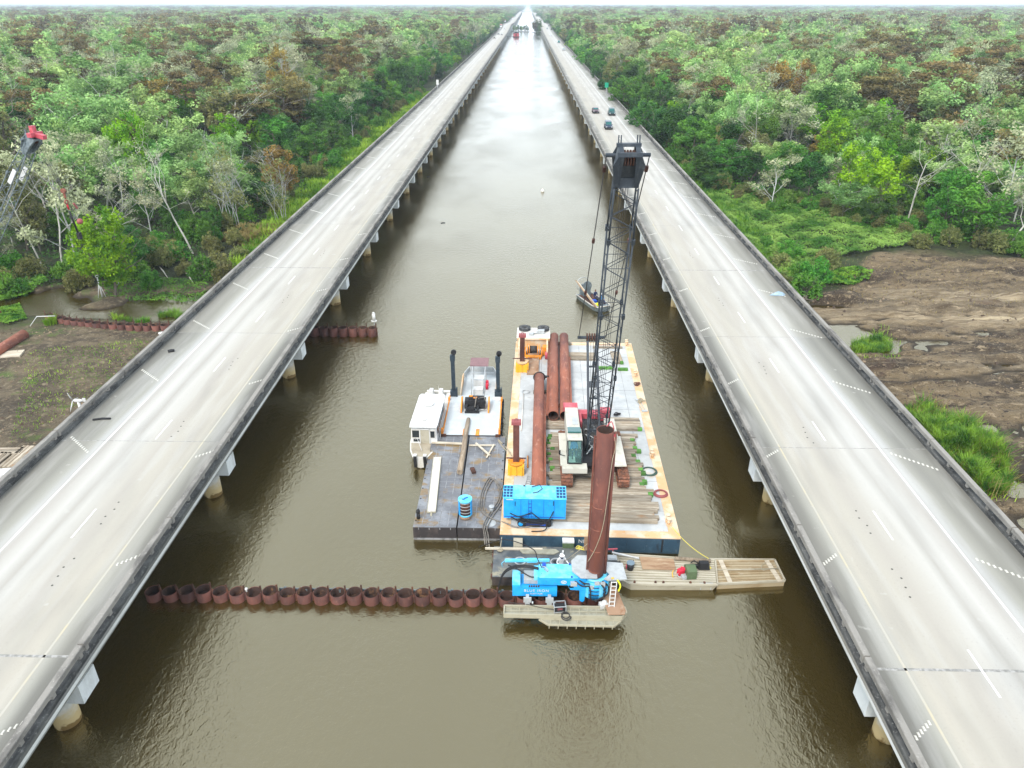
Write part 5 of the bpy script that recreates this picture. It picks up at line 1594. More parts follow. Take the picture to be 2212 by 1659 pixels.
    gl.add([(-2.02, -2.62, 2.1), (-1.04, -2.62, 2.1), (-1.04, -1.87, z1 + .02), (-2.02, -1.87, z1 + .02)], [(0, 1, 2, 3)])
    for x in (-2.07, -.99): gl.add([(x, -2.5, z0 + .1), (x, -1.25, z0 + .1), (x, -1.25, z1 - .03), (x, -1.85, z1 - .03), (x, -2.6, 2.1)], [(0, 1, 2, 3, 4)])
    gl.build('window_pane', M['cab_glass'], cb)
    st = MB(); st.box((-1.53, -1.15, 1.95), (.55, .55, .14)); st.box((-1.53, -.88, 2.35), (.5, .12, .75)); st.box((-1.9, -1.5, 1.9), (.2, .5, .35)); st.box((-1.15, -1.5, 1.9), (.2, .5, .35))
    st.build('operator_seat', M['black'], cb)
    rf = MB(); rf.box((-1.53, -.55, z1 + .16), (1.0, .9, .10), rot=Matrix.Rotation(R(-8), 3, 'X')); rf.build('roof_window', M['glass'], cb)
    mi = MB(); mi.box((-2.62, -1.5, 1.9), (.14, .08, .34)); mi.bar((-2.6, -1.5, 1.7), (-2.2, -1.6, 1.65), .04); mi.build('mirror', M['black'], cb)
    # boom
    A, B = Vector(boom_foot), Vector(boom_tip)
    ax = (B - A).normalized(); L = (B - A).length
    sd_ = Vector((1, 0, 0)); sd_ = (sd_ - ax * sd_.dot(ax)).normalized(); nn = ax.cross(sd_)
    W, D = 1.32, 1.25
    d = {'chord': MB(), 'lacing': MB()}
    t1, t2, t3 = .14, .80, .925
    lattice(d, A.lerp(B, 0), A.lerp(B, t1), W * .92, W, .25, D, 4, .052, .024, sd_)
    lattice(d, A.lerp(B, t1), A.lerp(B, t2), W, W, D, D, 18, .052, .022, sd_)
    lattice(d, A.lerp(B, t2), A.lerp(B, t3), W, W * .92, D, D * .62, 4, .052, .024, sd_)
    boom = d['chord'].build('boom_chord', M[boommat], o)
    d['lacing'].build('boom_lacing', M[boommat], boom)
    # bolted joints between boom sections
    jn = MB()
    for t in (t1, .36, .58, t2):
        for i in (-1, 1):
            for j in (-1, 1):
                c = A.lerp(B, t) + sd_ * i * W / 2 + nn * j * D / 2
                jn.bar(c - ax * .16, c + ax * .16, .20, .20)
    jn.build('boom_joint', M[boommat], boom)
    # boom head: two flared side plates, cross plate, sheaves
    hd = MB()
    H0, H1 = A.lerp(B, t3), B
    for i in (-1, 1):
        # flared side plate: narrow at the boom, wide at the sheaves
        a0, a1 = H0 + sd_ * i * W * .46, H1 + sd_ * i * W * .60
        q = [a0 - nn * .30, a0 + nn * .30, a1 + nn * .55 - ax * .55, a1 * 1.0 - sd_ * i * .28 + nn * .55 + ax * .12, a1 - sd_ * i * .28 - nn * .45 + ax * .12, a1 - nn * .50 - ax * .55]
        off = sd_ * (-i * .22)
        V = q + [p_ + off for p_ in q]
        n_ = len(q)
        hd.add(V, [tuple(range(n_)), tuple(reversed(range(n_, 2 * n_)))] + [(k, n_ + k, n_ + (k + 1) % n_, (k + 1) % n_) for k in range(n_)])
        # broad face plates that close the flare towards the front and the back
        for sn in (-1, 1):
            f_ = [a0 + nn * sn * .31 , a0 + nn * sn * .31 - sd_ * i * .20, a1 + nn * sn * .52 - sd_ * i * .52 + ax * .05, a1 + nn * sn * .52 - sd_ * i * .28 + ax * .12, a1 + nn * sn * .52 - ax * .5]
            V = f_ + [p_ - nn * sn * .05 for p_ in f_]
            hd.add(V, [tuple(range(5)), tuple(reversed(range(5, 10)))] + [(k, 5 + k, 5 + (k + 1) % 5, (k + 1) % 5) for k in range(5)])
    hd.bar(H0 - sd_ * W * .5 + ax * .1, H0 + sd_ * W * .5 + ax * .1, .2, .5)
    hd.bar(H1 - sd_ * W * .46 + nn * .42 + ax * .08, H1 + sd_ * W * .46 + nn * .42 + ax * .08, .30, .16)
    hd.bar(H1 - sd_ * W * .46 - nn * .42 + ax * .05, H1 + sd_ * W * .46 - nn * .42 + ax * .05, .22, .2)
    hd.bar(H0.lerp(H1, .35) - sd_ * W * .52 + nn * .1, H0.lerp(H1, .35) + sd_ * W * .52 + nn * .1, .9, .12, up=nn)
    hd.tube([H1 - sd_ * 1.12 + nn * .35 - ax * .45, H1 + sd_ * 1.12 + nn * .35 - ax * .45], .10, 10)
    for i in (-.52, -.40, .40, .52): hd.bar(H1 + sd_ * i + nn * .35, H1 + sd_ * i + nn * .35 + Vector((0, .1, .55)), .06)
    head = hd.build('boom_head', M[tip_paint], boom)
    sv = MB()
    for k in range(6):
        c = H1 + sd_ * (-.35 + .14 * k) - ax * .35 - nn * .05
        sv.cyl(c - sd_ * .035, c + sd_ * .035, .38, n=18)
    sv.build('sheave', M['rust_dark'], boom)
    # live mast with its bridle block, pendants and hoist lines
    mb = Vector((A.x, A.y + 1.0, A.z + .1)); mt_ = Vector((A.x - .1, A.y + 6.0, A.z + 6.8))
    if full:
        ms = MB()
        for i in (-.42, .42): ms.bar(mb + sd_ * i, mt_ + sd_ * i * .85, .18, .22)
        for t in (.12, .42, .72): ms.bar(mb.lerp(mt_, t) - sd_ * .42, mb.lerp(mt_, t) + sd_ * .42, .12, .12)
        ms.box(mb.lerp(mt_, .55), (.84, .5, .10), rot=Matrix.Rotation(R(55), 3, 'X'))
        ms.tube([mt_ - sd_ * 1.15, mt_ + sd_ * 1.0], .13, 8)
        ms.build('live_mast', M[boommat], o)
        ms = MB()
        for k in range(5):
            c = mt_ + sd_ * (-.4 + .2 * k); ms.cyl(c - sd_ * .05, c + sd_ * .05, .34, n=14)
        ms.build('bridle_sheave', M['rust_dark'], o)
        pd, kn = MB(), MB()
        for i in (-1, 1):
            p0 = H1 + sd_ * i * 1.08 + nn * .35 - ax * .45; p1 = mt_ + sd_ * i * 1.05
            pd.tube([p0, p1], .030, 6)
            for t in (.05, .36, .66): c = p0.lerp(p1, t); MB().bar(c - (p1 - p0).normalized() * .2, c + (p1 - p0).normalized() * .2, .17, .12).build('pendant_link', M['rust'], o)
        pd.build('pendant_line', M['wire'], o)
        ln = MB()
        for k in range(4):
            x = -.2 + .13 * k
            ln.tube([H1 + sd_ * x - ax * .7 + nn * .3, A + sd_ * x * .9 + Vector((0, .6, -.4))], .014, 4)
        for k in range(4): ln.tube([mt_ + sd_ * (-.3 + .2 * k), Vector((A.x - .3 + .2 * k, A.y + 3.4, 2.3))], .018, 4)
        ln.build('hoist_line', M['wire'], o)
    return o, H1, sd_, nn, ax
CR = G(1286, 985, BZ + .26); 
cloc = Vector((5.32, 48.65, BZ + .255))
crane, tipA, sdA, nnA, axA = crawler_crane('black lattice boom crawler crane with white house and red counterweight on the barge', cloc, 0.0,
                         Vector((5.06, 37.5, HT(5.06, 37.5, 326))) - cloc, Vector((5.40, 47.4, 3.5)) - cloc, 'crane_cream', 'crane_red', 'boom', 'boom')
# spare rope coil and red tackle hanging inside the boom
m_ = MB()
q = Vector((5.55, 47.6, 8.2))
m_.tube([q + Vector((0, 0, 0)), q + Vector((.1, 0, .5)), q + Vector((.05, 0, 1.2)), q + Vector((-.1, 0, .4))], .10, 6)
tag(m_.build('tackle_block', M['red']), 'small red tackle hanging low inside the crane boom', 'tackle') if False else None
# second crane at the left edge, mostly outside the picture: its boom, tip and hook are in view
T2 = Vector((-48.9, 75.2, HT(-48.9, 75.2, 296)))
F2 = Vector((-65.2, 78.6, 2.6)); c2 = Vector((-66.6, 79.2, .45))
ang = math.atan2((T2 - F2).y, (T2 - F2).x) + PI / 2
Rm = Matrix.Rotation(-ang, 3, 'Z')
crane2, tipB, sdB, nnB, axB = crawler_crane('grey lattice boom crane with red tip, cut off by the left picture edge', c2, ang,
                         Rm @ (T2 - c2), Rm @ (F2 - c2), 'white', 'crane_red', 'boom_grey', 'boom_grey', False)
m_ = MB()
up2 = (tipB + axB * .35)
m_.box(up2, (1.5, .55, .42)); m_.box(up2 + Vector((.0, .1, .5)), (.45, .4, .6)); m_.bar(up2, up2 + axB * .5 + nnB * -1.0, .5, .4)
m_.build('boom_tip_guard', M['crane_red'], crane2)
for i in (-1, 1):
    c = Vector(Rm @ (F2 - c2)).lerp(tipB, .80) + sdB * i * .72
    pl = MB(); pl.bar(c - axB * .9, c + axB * .9, .05, .42, up=nnB); s_ = pl.build('boom_sign', M['white'], crane2)
    tx = MB()
    for k in range(4): tx.box((0, 0, 0), (.001, .001, .001)) if False else None
lnB = MB()
for k in range(4): lnB.tube([tipB + sdB * (-.2 + .13 * k) - axB * .3, Rm @ (Vector((-47.45 + .1 * k, 75.0, HT(-47.4, 75.0, 408))) - c2)], .022, 4)
lnB.tube([tipB + sdB * .5, Rm @ (Vector((-46.2, 74.6, HT(-46.2, 74.6, 470))) - c2)], .018, 4)
lnB.build('hoist_line', M['wire'], crane2)
hb = MB(); hc = Rm @ (Vector((-47.3, 75.0, HT(-47.3, 75.0, 412))) - c2)
hb.cyl(hc + Vector((-.14, 0, 0)), hc + Vector((.14, 0, 0)), .25, n=16); hb.box(hc + Vector((0, 0, -.5)), (.16, .16, .5)); hb.torus(hc + Vector((0, 0, -1.15)), .2, .08, 12, 6, Matrix.Rotation(PI / 2, 3, 'X'))
hb.build('hook_block', M['rust_pipe'], crane2)
hs = MB(); hs.cyl(hc + Vector((0, 0, -1.3)), hc + Vector((.25, .2, -2.0)), .08, n=8); hs.build('hook_strap', M['red'], crane2)
hs = MB(); hs.cyl(hc + Vector((.25, .2, -2.2)), hc + Vector((.9, .5, -4.6)), .10, n=8); hs.box(hc + Vector((1.0, .5, -5.0)), (.35, .35, .7)); hs.build('hanging_hose', M['black'], crane2)
hs = MB(); bc = Rm @ (Vector((-46.2, 74.6, HT(-46.2, 74.6, 478))) - c2); hs.ball(bc, .3, 12, 8); hs.bar(bc + Vector((-.2, 0, 1.9)), bc + Vector((.15, 0, 1.3)), .15); hs.build('headache_ball', M['hose_red'], crane2)

# ------------------------------------------------------------------ blue power unit on its little crawler
p = G(1155, 1120, BZ + .55)
pu = thing('power_unit', 'large bright blue hydraulic power unit on a small crawler at the barge corner', 'power unit', (p.x - .0, 41.25 + .78 - .1, BZ), R(-1))
PW, PD, PH, Z0 = 4.3, 1.55, 1.66, .52
m_ = MB(); m_.box((0, 0, Z0 + PH / 2), (PW, PD, PH)); m_.build('enclosure', M['blue'], pu)
m_ = MB(); m_.box((0, 0, Z0 + PH + .012), (PW + .04, PD + .04, .024))
m_.box((-1.05, -.05, Z0 + PH + .05), (.75, 1.25, .05)); m_.box((.98, -.05, Z0 + PH + .05), (.8, 1.2, .05)); m_.box((-.42, .25, Z0 + PH + .05), (.4, .6, .05)); m_.build('roof_panel', M['blue_top'], pu)
for x0 in (-1.85, 1.80):
    m_ = MB(); m_.box((x0, -.02, Z0 + PH + .03), (.66, 1.36, .02)); gv = m_.build('roof_vent', M['vent_blue'], pu)
    s_ = MB()
    for i in range(4): s_.box((x0 - .33 + .22 * i, -.02, Z0 + PH + .05), (.035, 1.4, .03))
    for j in range(5): s_.box((x0, -.70 + .34 * j, Z0 + PH + .051), (.70, .035, .03))
    s_.build('vent_bar', M['blue_top'], gv)
m_ = MB()
for x in (-.95, .62, 1.35): m_.box((x, -PD / 2 - .006, Z0 + PH / 2), (.02, .012, PH - .2))
m_.box((0, -PD / 2 - .012, Z0 + .14), (PW - .1, .02, .05))
for k in range(4): m_.box((-.32, -PD / 2 - .012, Z0 + .35 + .3 * k), (.18, .02, .05))
for dx in (-.42, -.22): m_.box((dx, -PD / 2 - .02, Z0 + PH / 2), (.03, .03, PH - .15))
m_.build('door_seam', M['royal'], pu)
m_ = MB()
for x, z in ((-1.35, 1.35), (1.28, 1.45)): m_.box((x, -PD / 2 - .03, Z0 + z - .1), (.04, .05, .36))
m_.box((-.75, .62, Z0 + PH + .07), (.14, .1, .1)); m_.build('door_handle', M['black'], pu)
m_ = MB(); m_.box((-1.72, -PD / 2 - .008, Z0 + PH - .09), (.5, .012, .05)); m_.build('maker_plate', M['white'], pu)
m_ = MB()
for x in (-.15, ):
    m_.extx([(-.9, .30), (-.75, .08), (.75, .08), (.9, .30), (.75, .50), (-.75, .50)], -1.35, -.0)
for s in (-1, 1):
    t = MB(); prof = []
    for k in range(9): a = -PI / 2 + PI * k / 8; prof.append((.95 + .23 * math.cos(a), .25 + .23 * math.sin(a)))
    for k in range(9): a = PI / 2 + PI * k / 8; prof.append((-.95 + .23 * math.cos(a), .25 + .23 * math.sin(a)))
    y = s * .78 - .12
    t.exty([(x, z) for x, z in prof], y - .16, y + .16)
    for k in range(17):
        t.box((-.96 + .12 * k, y, .49), (.05, .34, .03))
    tr = t.build('track', M['black'], pu)
    f = MB(); f.box((.10, y - .175, .25), (1.35, .03, .22)); f.build('track_frame', M['royal'], tr)
    f = MB(); f.cyl((-.95, y - .19, .25), (-.95, y - .16, .25), .16, n=14); f.build('sprocket', M['blue'], tr)
m_ = MB()
for (a, b, c, d_) in (((-1.7, -.8, .95), (-1.1, -1.1, .85), (-.5, -.95, 1.0), (-.25, -.82, 1.05)), ((-1.65, -.8, .62), (-.9, -1.2, .50), (.1, -1.25, .42), (.75, -1.1, .45)), ((-1.55, -.8, .60), (-.7, -1.25, .36), (.2, -1.3, .28), (.8, -1.15, .45)), ((-1.0, -.85, .66), (-.2, -1.15, .55), (.4, -1.2, .5), (.8, -1.1, .5)), ((-.2, -.82, 1.05), (.2, -1.0, .8), (.5, -1.05, .6), (.8, -1.1, .48)), ((1.3, -.83, 1.2), (1.1, -1.0, .8), (.95, -1.1, .6), (.8, -1.12, .46)), ((.8, -1.12, .5), (.9, -1.4, .3), (.7, -1.6, .10), (-.2, -1.62, .07))):
    pts = [Vector(a).lerp(Vector(b), t / 4) for t in range(4)] + [Vector(b).lerp(Vector(c), t / 4) for t in range(4)] + [Vector(c).lerp(Vector(d_), t / 4) for t in range(5)]
    for _ in range(3): pts = [pts[0]] + [(pts[i - 1] + pts[i] * 2 + pts[i + 1]) / 4 for i in range(1, len(pts) - 1)] + [pts[-1]]
    m_.tube(pts, .038, 6)
m_.tube([(-.25, .55, 2.25), (.35, .6, 2.4), (.5, .2, 2.35), (.2, -.1, 2.3), (-.15, -.2, 2.27)], .03, 6)
m_.build('hose', M['black'], pu)

# ------------------------------------------------------------------ black sectional barge (two pontoons pinned together)
for i, (x0, x1, lb) in enumerate(((-7.75, -4.70, 'left half of the black sectional barge, with the long white walkway on it'), (-4.62, -1.57, 'right half of the black sectional barge, with the blue cylinder standing on it'))):
    o = thing('pontoon_barge', lb, 'barge', ((x0 + x1) / 2, 47.25, 0), 0, 'pontoons of the black sectional barge')
    W_, L_ = x1 - x0, 12.3
    m_ = MB(); m_.extx([(-L_ / 2, 1.06), (-L_ / 2, -.5), (L_ / 2, -.5), (L_ / 2, 1.06)], -W_ / 2, W_ / 2); m_.build('hull', M['black_hull'], o)
    MB().box((0, 0, 1.08), (W_ - .02, L_ - .02, .045)).build('deck_plate', M['black_deck'], o)
    s_ = MB()
    for k in range(1, 5): s_.box((-W_ / 2 + W_ * k / 5, 0, 1.105), (.045, L_ - .3, .008))
    for k in range(1, 20): s_.box((0, -L_ / 2 + L_ * k / 20, 1.106), (W_ - .3, .025, .008))
    s_.build('weld_line', M['weld'], o)
    s_ = MB()
    for k in range(9):
        s_.cyl(((W_ / 2 - .12) if i else (-W_ / 2 + .12), -5.4 + 1.3 * k, 1.10), ((W_ / 2 - .12) if i else (-W_ / 2 + .12), -5.4 + 1.3 * k, 1.112), .07, n=8)
    s_.build('deck_hole', M['black'], o)
    s_ = MB()
    for k in range(4): s_.box((-W_ / 2 + .4 + .75 * k, -L_ / 2 - .02, .98), (.05, .05, .14))
    s_.box((0, -L_ / 2 - .008, .02), (W_, .016, .28)); s_.build('hull_fitting', M['weld'], o)
    m_ = MB().cyl((-.2 if i == 0 else .75, -5.6, 1.10), (-.2 if i == 0 else .75, -5.6, 1.118), .42, n=20); m_.build('manhole', M['galv'] if i else M['black_deck'], o)
m_ = MB(); m_.cyl((0, 0, 0), (0, 0, .55), .13, n=12); m_.cyl((0, 0, .55), (0, 0, .68), .15, n=12); m_.ball((0, 0, .68), .13, 10, 5)
tag(m_.build('bollard', M['black'], None, G(904, 1120, 1.1)), 'black bollard with pale top at the near left barge corner', 'bollard')
m_ = MB(); m_.cyl((0, 0, 0), (0, 0, .4), .15, n=12); m_.cyl((0, 0, .4), (0, 0, .48), .2, n=12)
tag(m_.build('bollard', M['galv'], None, G(1062, 1105, 1.1)), 'grey bollard with hoses round it at the near right corner', 'bollard')
cy = thing('pile_chuck', 'upright blue and rust cylinder with bands standing on the black barge', 'cylinder', G(1006, 1117, 1.1))
m_ = MB().cyl((0, 0, .02), (0, 0, .28), .42, n=24); m_.build('base_ring', M['plate_rust'], cy)
m_ = MB().cyl((0, 0, .28), (0, 0, .42), .46, n=24); m_.build('lower_collar', M['blue_top'], cy)
m_ = MB().cyl((0, 0, .42), (0, 0, 1.52), .45, n=24); m_.build('barrel', M['rust_dark'], cy)
m_ = MB()
for k in range(4): m_.cyl((0, 0, .62 + .27 * k), (0, 0, .66 + .27 * k), .475, n=24)
m_.build('band', M['galv'], cy)
m_ = MB()
for a in (-2.55, -.45, .6, 1.6, 2.6): m_.bar((math.cos(a) * .48, math.sin(a) * .48, .40), (math.cos(a) * .48, math.sin(a) * .48, 1.55), .16, .06, up=(math.cos(a), math.sin(a), 0))
m_.build('jaw_rail', M['blue'], cy)
m_ = MB(); m_.cyl((0, 0, 1.52), (0, 0, 1.62), .50, n=24); 
m_.build('top_plate', M['blue_top'], cy)
m_ = MB(); m_.box((.05, .05, 1.64), (.3, .08, .05), .6); m_.box((-.12, -.12, 1.64), (.2, .06, .05), -.5); m_.build('top_clamp', M['royal'], cy)
# white walkway, log, planks
a, b_ = G(932, 1108, 1.12), G(945, 990, 1.12)
wk = thing('aluminium_walkway', 'long white ribbed walkway lying on the black barge', 'walkway', (a + b_) / 2 , math.atan2((b_ - a).y, (b_ - a).x) - PI / 2)
Lw = (b_ - a).length
for k in range(6):
    MB().box((-.25 + .10 * k, 0, .11), (.085, Lw, .05 + .01 * (k % 2))).build('walkway_rib', M['offwhite'], wk)
m_ = MB(); m_.box((-.31, 0, .09), (.03, Lw, .18)); m_.box((.31, 0, .09), (.03, Lw, .18)); m_.box((0, -Lw / 2, .05), (.6, .04, .1)); m_.box((0, -Lw / 2 - .2, .04), (.12, .4, .06)); m_.build('walkway_frame', M['cream_steel'], wk)
a, b_ = G(993, 1020, 1.34), G(1012, 905, 1.40)
m_ = MB(); m_.tube([a, a.lerp(b_, .35) + Vector((.03, 0, .02)), a.lerp(b_, .7) + Vector((-.03, 0, .02)), b_], [.235, .215, .20, .17], 14)
tag(m_.build('timber_log', M['log']), 'long weathered round log lying across the two left barges', 'log')
a, b_ = G(933, 957, 1.14), G(1004, 960, 1.14)
m_ = MB(); m_.bar(a + Vector((0, 0, .06)), b_ + Vector((0, 0, .06)), .24, .08); tag(m_.build('plank', M['plank_pale']), 'pale plank across the black barge left of the log', 'plank')
a, b_ = G(1013, 963, 1.14), G(1070, 963, 1.14)
m_ = MB(); m_.bar(a + Vector((0, 0, .05)), b_ + Vector((0, 0, .05)), .16, .07); tag(m_.build('plank', M['plank_pale']), 'thin pale plank across the black barge right of the log', 'plank')
a, b_ = G(1028, 957, 1.28), G(1058, 985, 1.14)
m_ = MB(); m_.bar(a, b_ + Vector((0, 0, .05)), .16, .07); tag(m_.build('plank', M['plank_pale']), 'loose pale plank slanting over the thin plank', 'plank')
a, b_ = G(1051, 990, 1.14), G(1067, 962, 1.28)
m_ = MB(); m_.bar(a + Vector((0, 0, .05)), b_ + Vector((0, 0, .08)), .12, .06); tag(m_.build('plank', M['plank_pale']), 'short pale plank crossing the slanting plank\'s lower end', 'plank')
m_ = MB(); m_.box((0, 0, .08), (.32, .7, .16), .3); tag(m_.build('rust_block', M['rust_dark'], None, G(1022, 1018, 1.11)), 'rusty steel block beside the near end of the log', 'block')
def smooth_path(P, n=6):
    P = [Vector(p_) for p_ in P]; out = []
    for i in range(len(P) - 1):
        p0, p1, p2, p3 = P[max(i - 1, 0)], P[i], P[i + 1], P[min(i + 2, len(P) - 1)]
        for k in range(n):
            t = k / n
            out.append(.5 * ((2 * p1) + (p2 - p0) * t + (2 * p0 - 5 * p1 + 4 * p2 - p3) * t * t + (3 * p1 - p0 - 3 * p2 + p3) * t ** 3))
    return out + [P[-1]]
m_ = MB()
hp = [(1052, 1180), (1049, 1150), (1047, 1138), (1060, 1112), (1080, 1082), (1082, 1058), (1068, 1036), (1058, 1036), (1044, 1065), (1041, 1095), (1050, 1112), (1072, 1124), (1095, 1131)]
zz = [.25, .8, 1.2] + [1.17] * 8 + [1.2, 1.48]
for d in (0, 5, -4): m_.tube(smooth_path([G(x + d, y + d * .5, z) for (x, y), z in zip(hp, zz)]), .042, 6)
tag(m_.build('hose_bundle', M['hose_grey']), 'thick grey hose bundle looped on the black barge and hanging over its edge', 'hose')
m_ = MB(); m_.tube(smooth_path([G(1095, 1131, 1.48), G(1115, 1139, 1.46), G(1140, 1138, 1.46), G(1165, 1131, 1.5)]), .06, 6); tag(m_.build('hose_run', M['hose_grey']), 'grey hose run on the barge corner in front of the blue power unit', 'hose')
m_ = MB(); m_.tube(smooth_path([G(1085, 958, 1.3), G(1076, 950, 1.2), G(1088, 968, 1.1), G(1102, 978, 1.5), G(1092, 965, 1.5), G(1106, 985, 1.5)]), .05, 6)
tag(m_.build('mooring_rope', M['rope']), 'knotted pale rope mooring the black barge to the big barge', 'rope')
# ------------------------------------------------------------------ pale work float with two black spuds, and the small push boat behind it
wf_ = thing('work_float', 'pale grey work float with orange edges and two tall black spuds, behind the black barge', 'float', (-4.52, 56.9, 0))
m_ = MB(); m_.extx([(-3.55, 1.17), (-3.55, -.3), (3.55, -.3), (3.55, 1.17)], -2.42, 2.42); m_.build('hull', M['black_hull'], wf_)
MB().box((0, 0, 1.19), (4.70, 7.0, .05)).build('deck_plate', M['grey_deckpaint'], wf_)
m_ = MB()
for s in (-1, 1):
    m_.box((s * 2.40, 0, 1.20), (.12, 7.1, .07))
    for y, hh in ((-3.45, .6), (-3.0, .25), (2.6, .3)): m_.box((s * 2.42, y, 1.2 + hh / 2), (.16, .26, hh))
    m_.box((s * .55, -3.1, 1.235), (.30, 1.0, .05))
m_.build('orange_edge', M['orange'], wf_)
m_ = MB()
for s in (-1, 1): m_.box((s * 2.3, -3.62, .95), (.42, .16, .75))
m_.build('rubber_fender', M['rust_dark'], wf_)
m_ = MB()
for k in range(9): m_.torus((2.52, -3.2 + .78 * k, .72), .28, .11, 14, 7, Matrix.Rotation(PI / 2, 3, 'Y'))
m_.build('tyre_fender', M['black'], wf_)
for s, vt in ((-1, 763), (1, 766)):
    X_, Y_ = -4.52 + s * 2.06, 60.5
    zt = HT(X_, Y_, vt)
    sp = MB(); sp.box((0, 0, (zt - .6) / 2 + .2), (.34, .30, zt - .6))
    for k in range(int(zt / .28)): sp.box((0, -.155, .8 + .28 * k), (.30, .02, .05)) if .8 + .28 * k < zt - .6 else None
    sp.box((0, 0, zt - .45), (.44, .40, .5))
    sp.build('spud', M['spudblack'], wf_, (s * 2.06, 3.6, 0))
    t = MB(); t.bar((.05, 0, zt - .2), (.05 * s + .1, 0, zt + .1), .18, .14); t.cyl((.12, -.09, zt + .1), (.12, .09, zt + .1), .25, n=14); t.build('spud_head', M['black'], wf_, (s * 2.06, 3.6, 0))
    g_ = MB(); g_.box((0, -.05, 1.5), (.62, .62, .5)); g_.box((.3, -.2, 1.6), (.12, .3, 1.0)); g_.build('spud_guide', M['spudblack'], wf_, (s * 2.06, 3.6, 0))
m_ = MB().cyl((2.0, 2.95, 1.21), (2.0, 2.95, 1.27), .42, n=18); m_.build('hatch', M['white'], wf_)
# black hydraulic unit on the float
hu = thing('hydraulic_unit', 'black hydraulic unit between orange plates on the pale float', 'hydraulic unit', G(1027, 882, 1.215))
m_ = MB(); m_.box((0, .25, .42), (1.9, .75, .8)); m_.box((.1, .35, .90), (1.4, .5, .2)); m_.build('tank', M['black'], hu)
m_ = MB(); m_.box((-.35, -.55, .2), (.7, .5, .4)); m_.box((-.75, -.55, .3), (.16, .6, .6)); m_.box((.25, -.6, .25), (.16, .6, .5)); m_.box((-.25, -.85, .08), (1.3, .2, .14)); m_.build('pump_frame', M['black'], hu)
m_ = MB(); m_.tube([(.25, .1, .95), (.8, .3, 1.0), (1.0, -.2, .7), (.9, -.6, .2), (.2, -.75, .1)], .045, 6); m_.tube([(-.1, .3, 1.0), (.1, -.1, 1.15), (0, -.6, .45)], .05, 6); m_.build('hose', M['hose_grey'], hu)
m_ = MB(); m_.box((0, .15, 1.02), (.3, .2, .06)); m_.box((-.4, .4, 1.05), (.3, .12, .1)); m_.build('valve', M['orange'], hu)
for s in (-1, 1):
    m_ = MB(); m_.extx([(-.9, 0), (.9, 0), (.9, .75), (.4, .95), (-.9, .3)], s * 1.22 - .06, s * 1.22 + .06); m_.build('push_plate', M['orange'], hu)

pb = thing('push_boat', 'small open push boat with red-brown canopy behind the pale float', 'boat', (-4.36, 60.75, 0))
def hull_loft(m_, st, inner=None):
    """st: list of (y, half width at deck, half width at chine, deck z, keel z)."""
    V, F = [], []
    for y, wd, wc, zd, zk in st: V += [(-wd, y, zd), (-wc, y, zk + .12), (0, y, zk), (wc, y, zk + .12), (wd, y, zd)]
    for i in range(len(st) - 1):
        for k in range(4): F.append((i * 5 + k, i * 5 + k + 1, (i + 1) * 5 + k + 1, (i + 1) * 5 + k))
        F.append((i * 5 + 4, i * 5, (i + 1) * 5, (i + 1) * 5 + 4))
    F.append((4, 3, 2, 1, 0)); o = (len(st) - 1) * 5; F.append((o, o + 1, o + 2, o + 3, o + 4))
    return m_.add(V, F)
m_ = hull_loft(MB(), [(0, 1.7, 1.55, .62, -.4), (3.5, 1.7, 1.55, .62, -.4), (5.2, 1.55, 1.35, .66, -.25), (6.1, 1.0, .8, .70, 0)]); m_.build('hull', M['galv'], pb)
MB().box((0, 2.6, .645), (3.2, 5.0, .04)).build('deck_plate', M['grey_deckpaint'], pb)
m_ = MB()
for s in (-1, 1):
    m_.extx([(-.2, .6), (3.6, .6), (4.2, 1.25), (3.4, 1.45), (-.2, 1.05)], s * 1.66 - .05, s * 1.66 + .05)
m_.build('side_wall', M['edge_orange'], pb)
m_ = MB(); m_.bar((-1.6, 4.4, 1.0), (-1.2, 5.6, 1.05), .08, .55); m_.bar((1.6, 4.4, 1.0), (1.2, 5.6, 1.05), .08, .55); m_.bar((-1.2, 5.6, 1.05), (1.2, 5.6, 1.05), .08, .55); m_.build('stern_wall', M['galv'], pb)
m_ = MB(); m_.box((-.05, 2.3, 1.15), (.95, .8, 1.0)); m_.box((-.05, 3.3, 1.0), (.9, .9, .7)); m_.box((-.05, 1.2, .95), (.9, .7, .55)); m_.build('console', M['white'], pb)
m_ = MB()
for x in (-.62, .58):
    m_.bar((x, .4, .66), (x, .4, 2.6), .07); m_.bar((x, 3.6, .66), (x, 3.6, 2.75), .07); m_.bar((x, .4, 1.7), (x, 3.6, 1.8), .05); m_.bar((x, .4, 2.6), (x, 3.6, 2.75), .07)
m_.bar((-.62, 1.9, 1.75), (.58, 1.9, 1.75), .05); m_.build('canopy_frame', M['galv'], pb)
m_ = MB(); m_.box((-.02, 3.5, 2.85), (1.75, 1.5, .08), rot=Matrix.Rotation(R(6), 3, 'X')); m_.build('canopy', M['canopy'], pb)
m_ = MB(); m_.cyl((.75, 2.0, .7), (.75, 2.0, 1.3), .14, n=10); m_.cyl((.75, 2.6, .7), (.75, 2.6, 1.3), .14, n=10); m_.build('red_bottle', M['red'], pb)

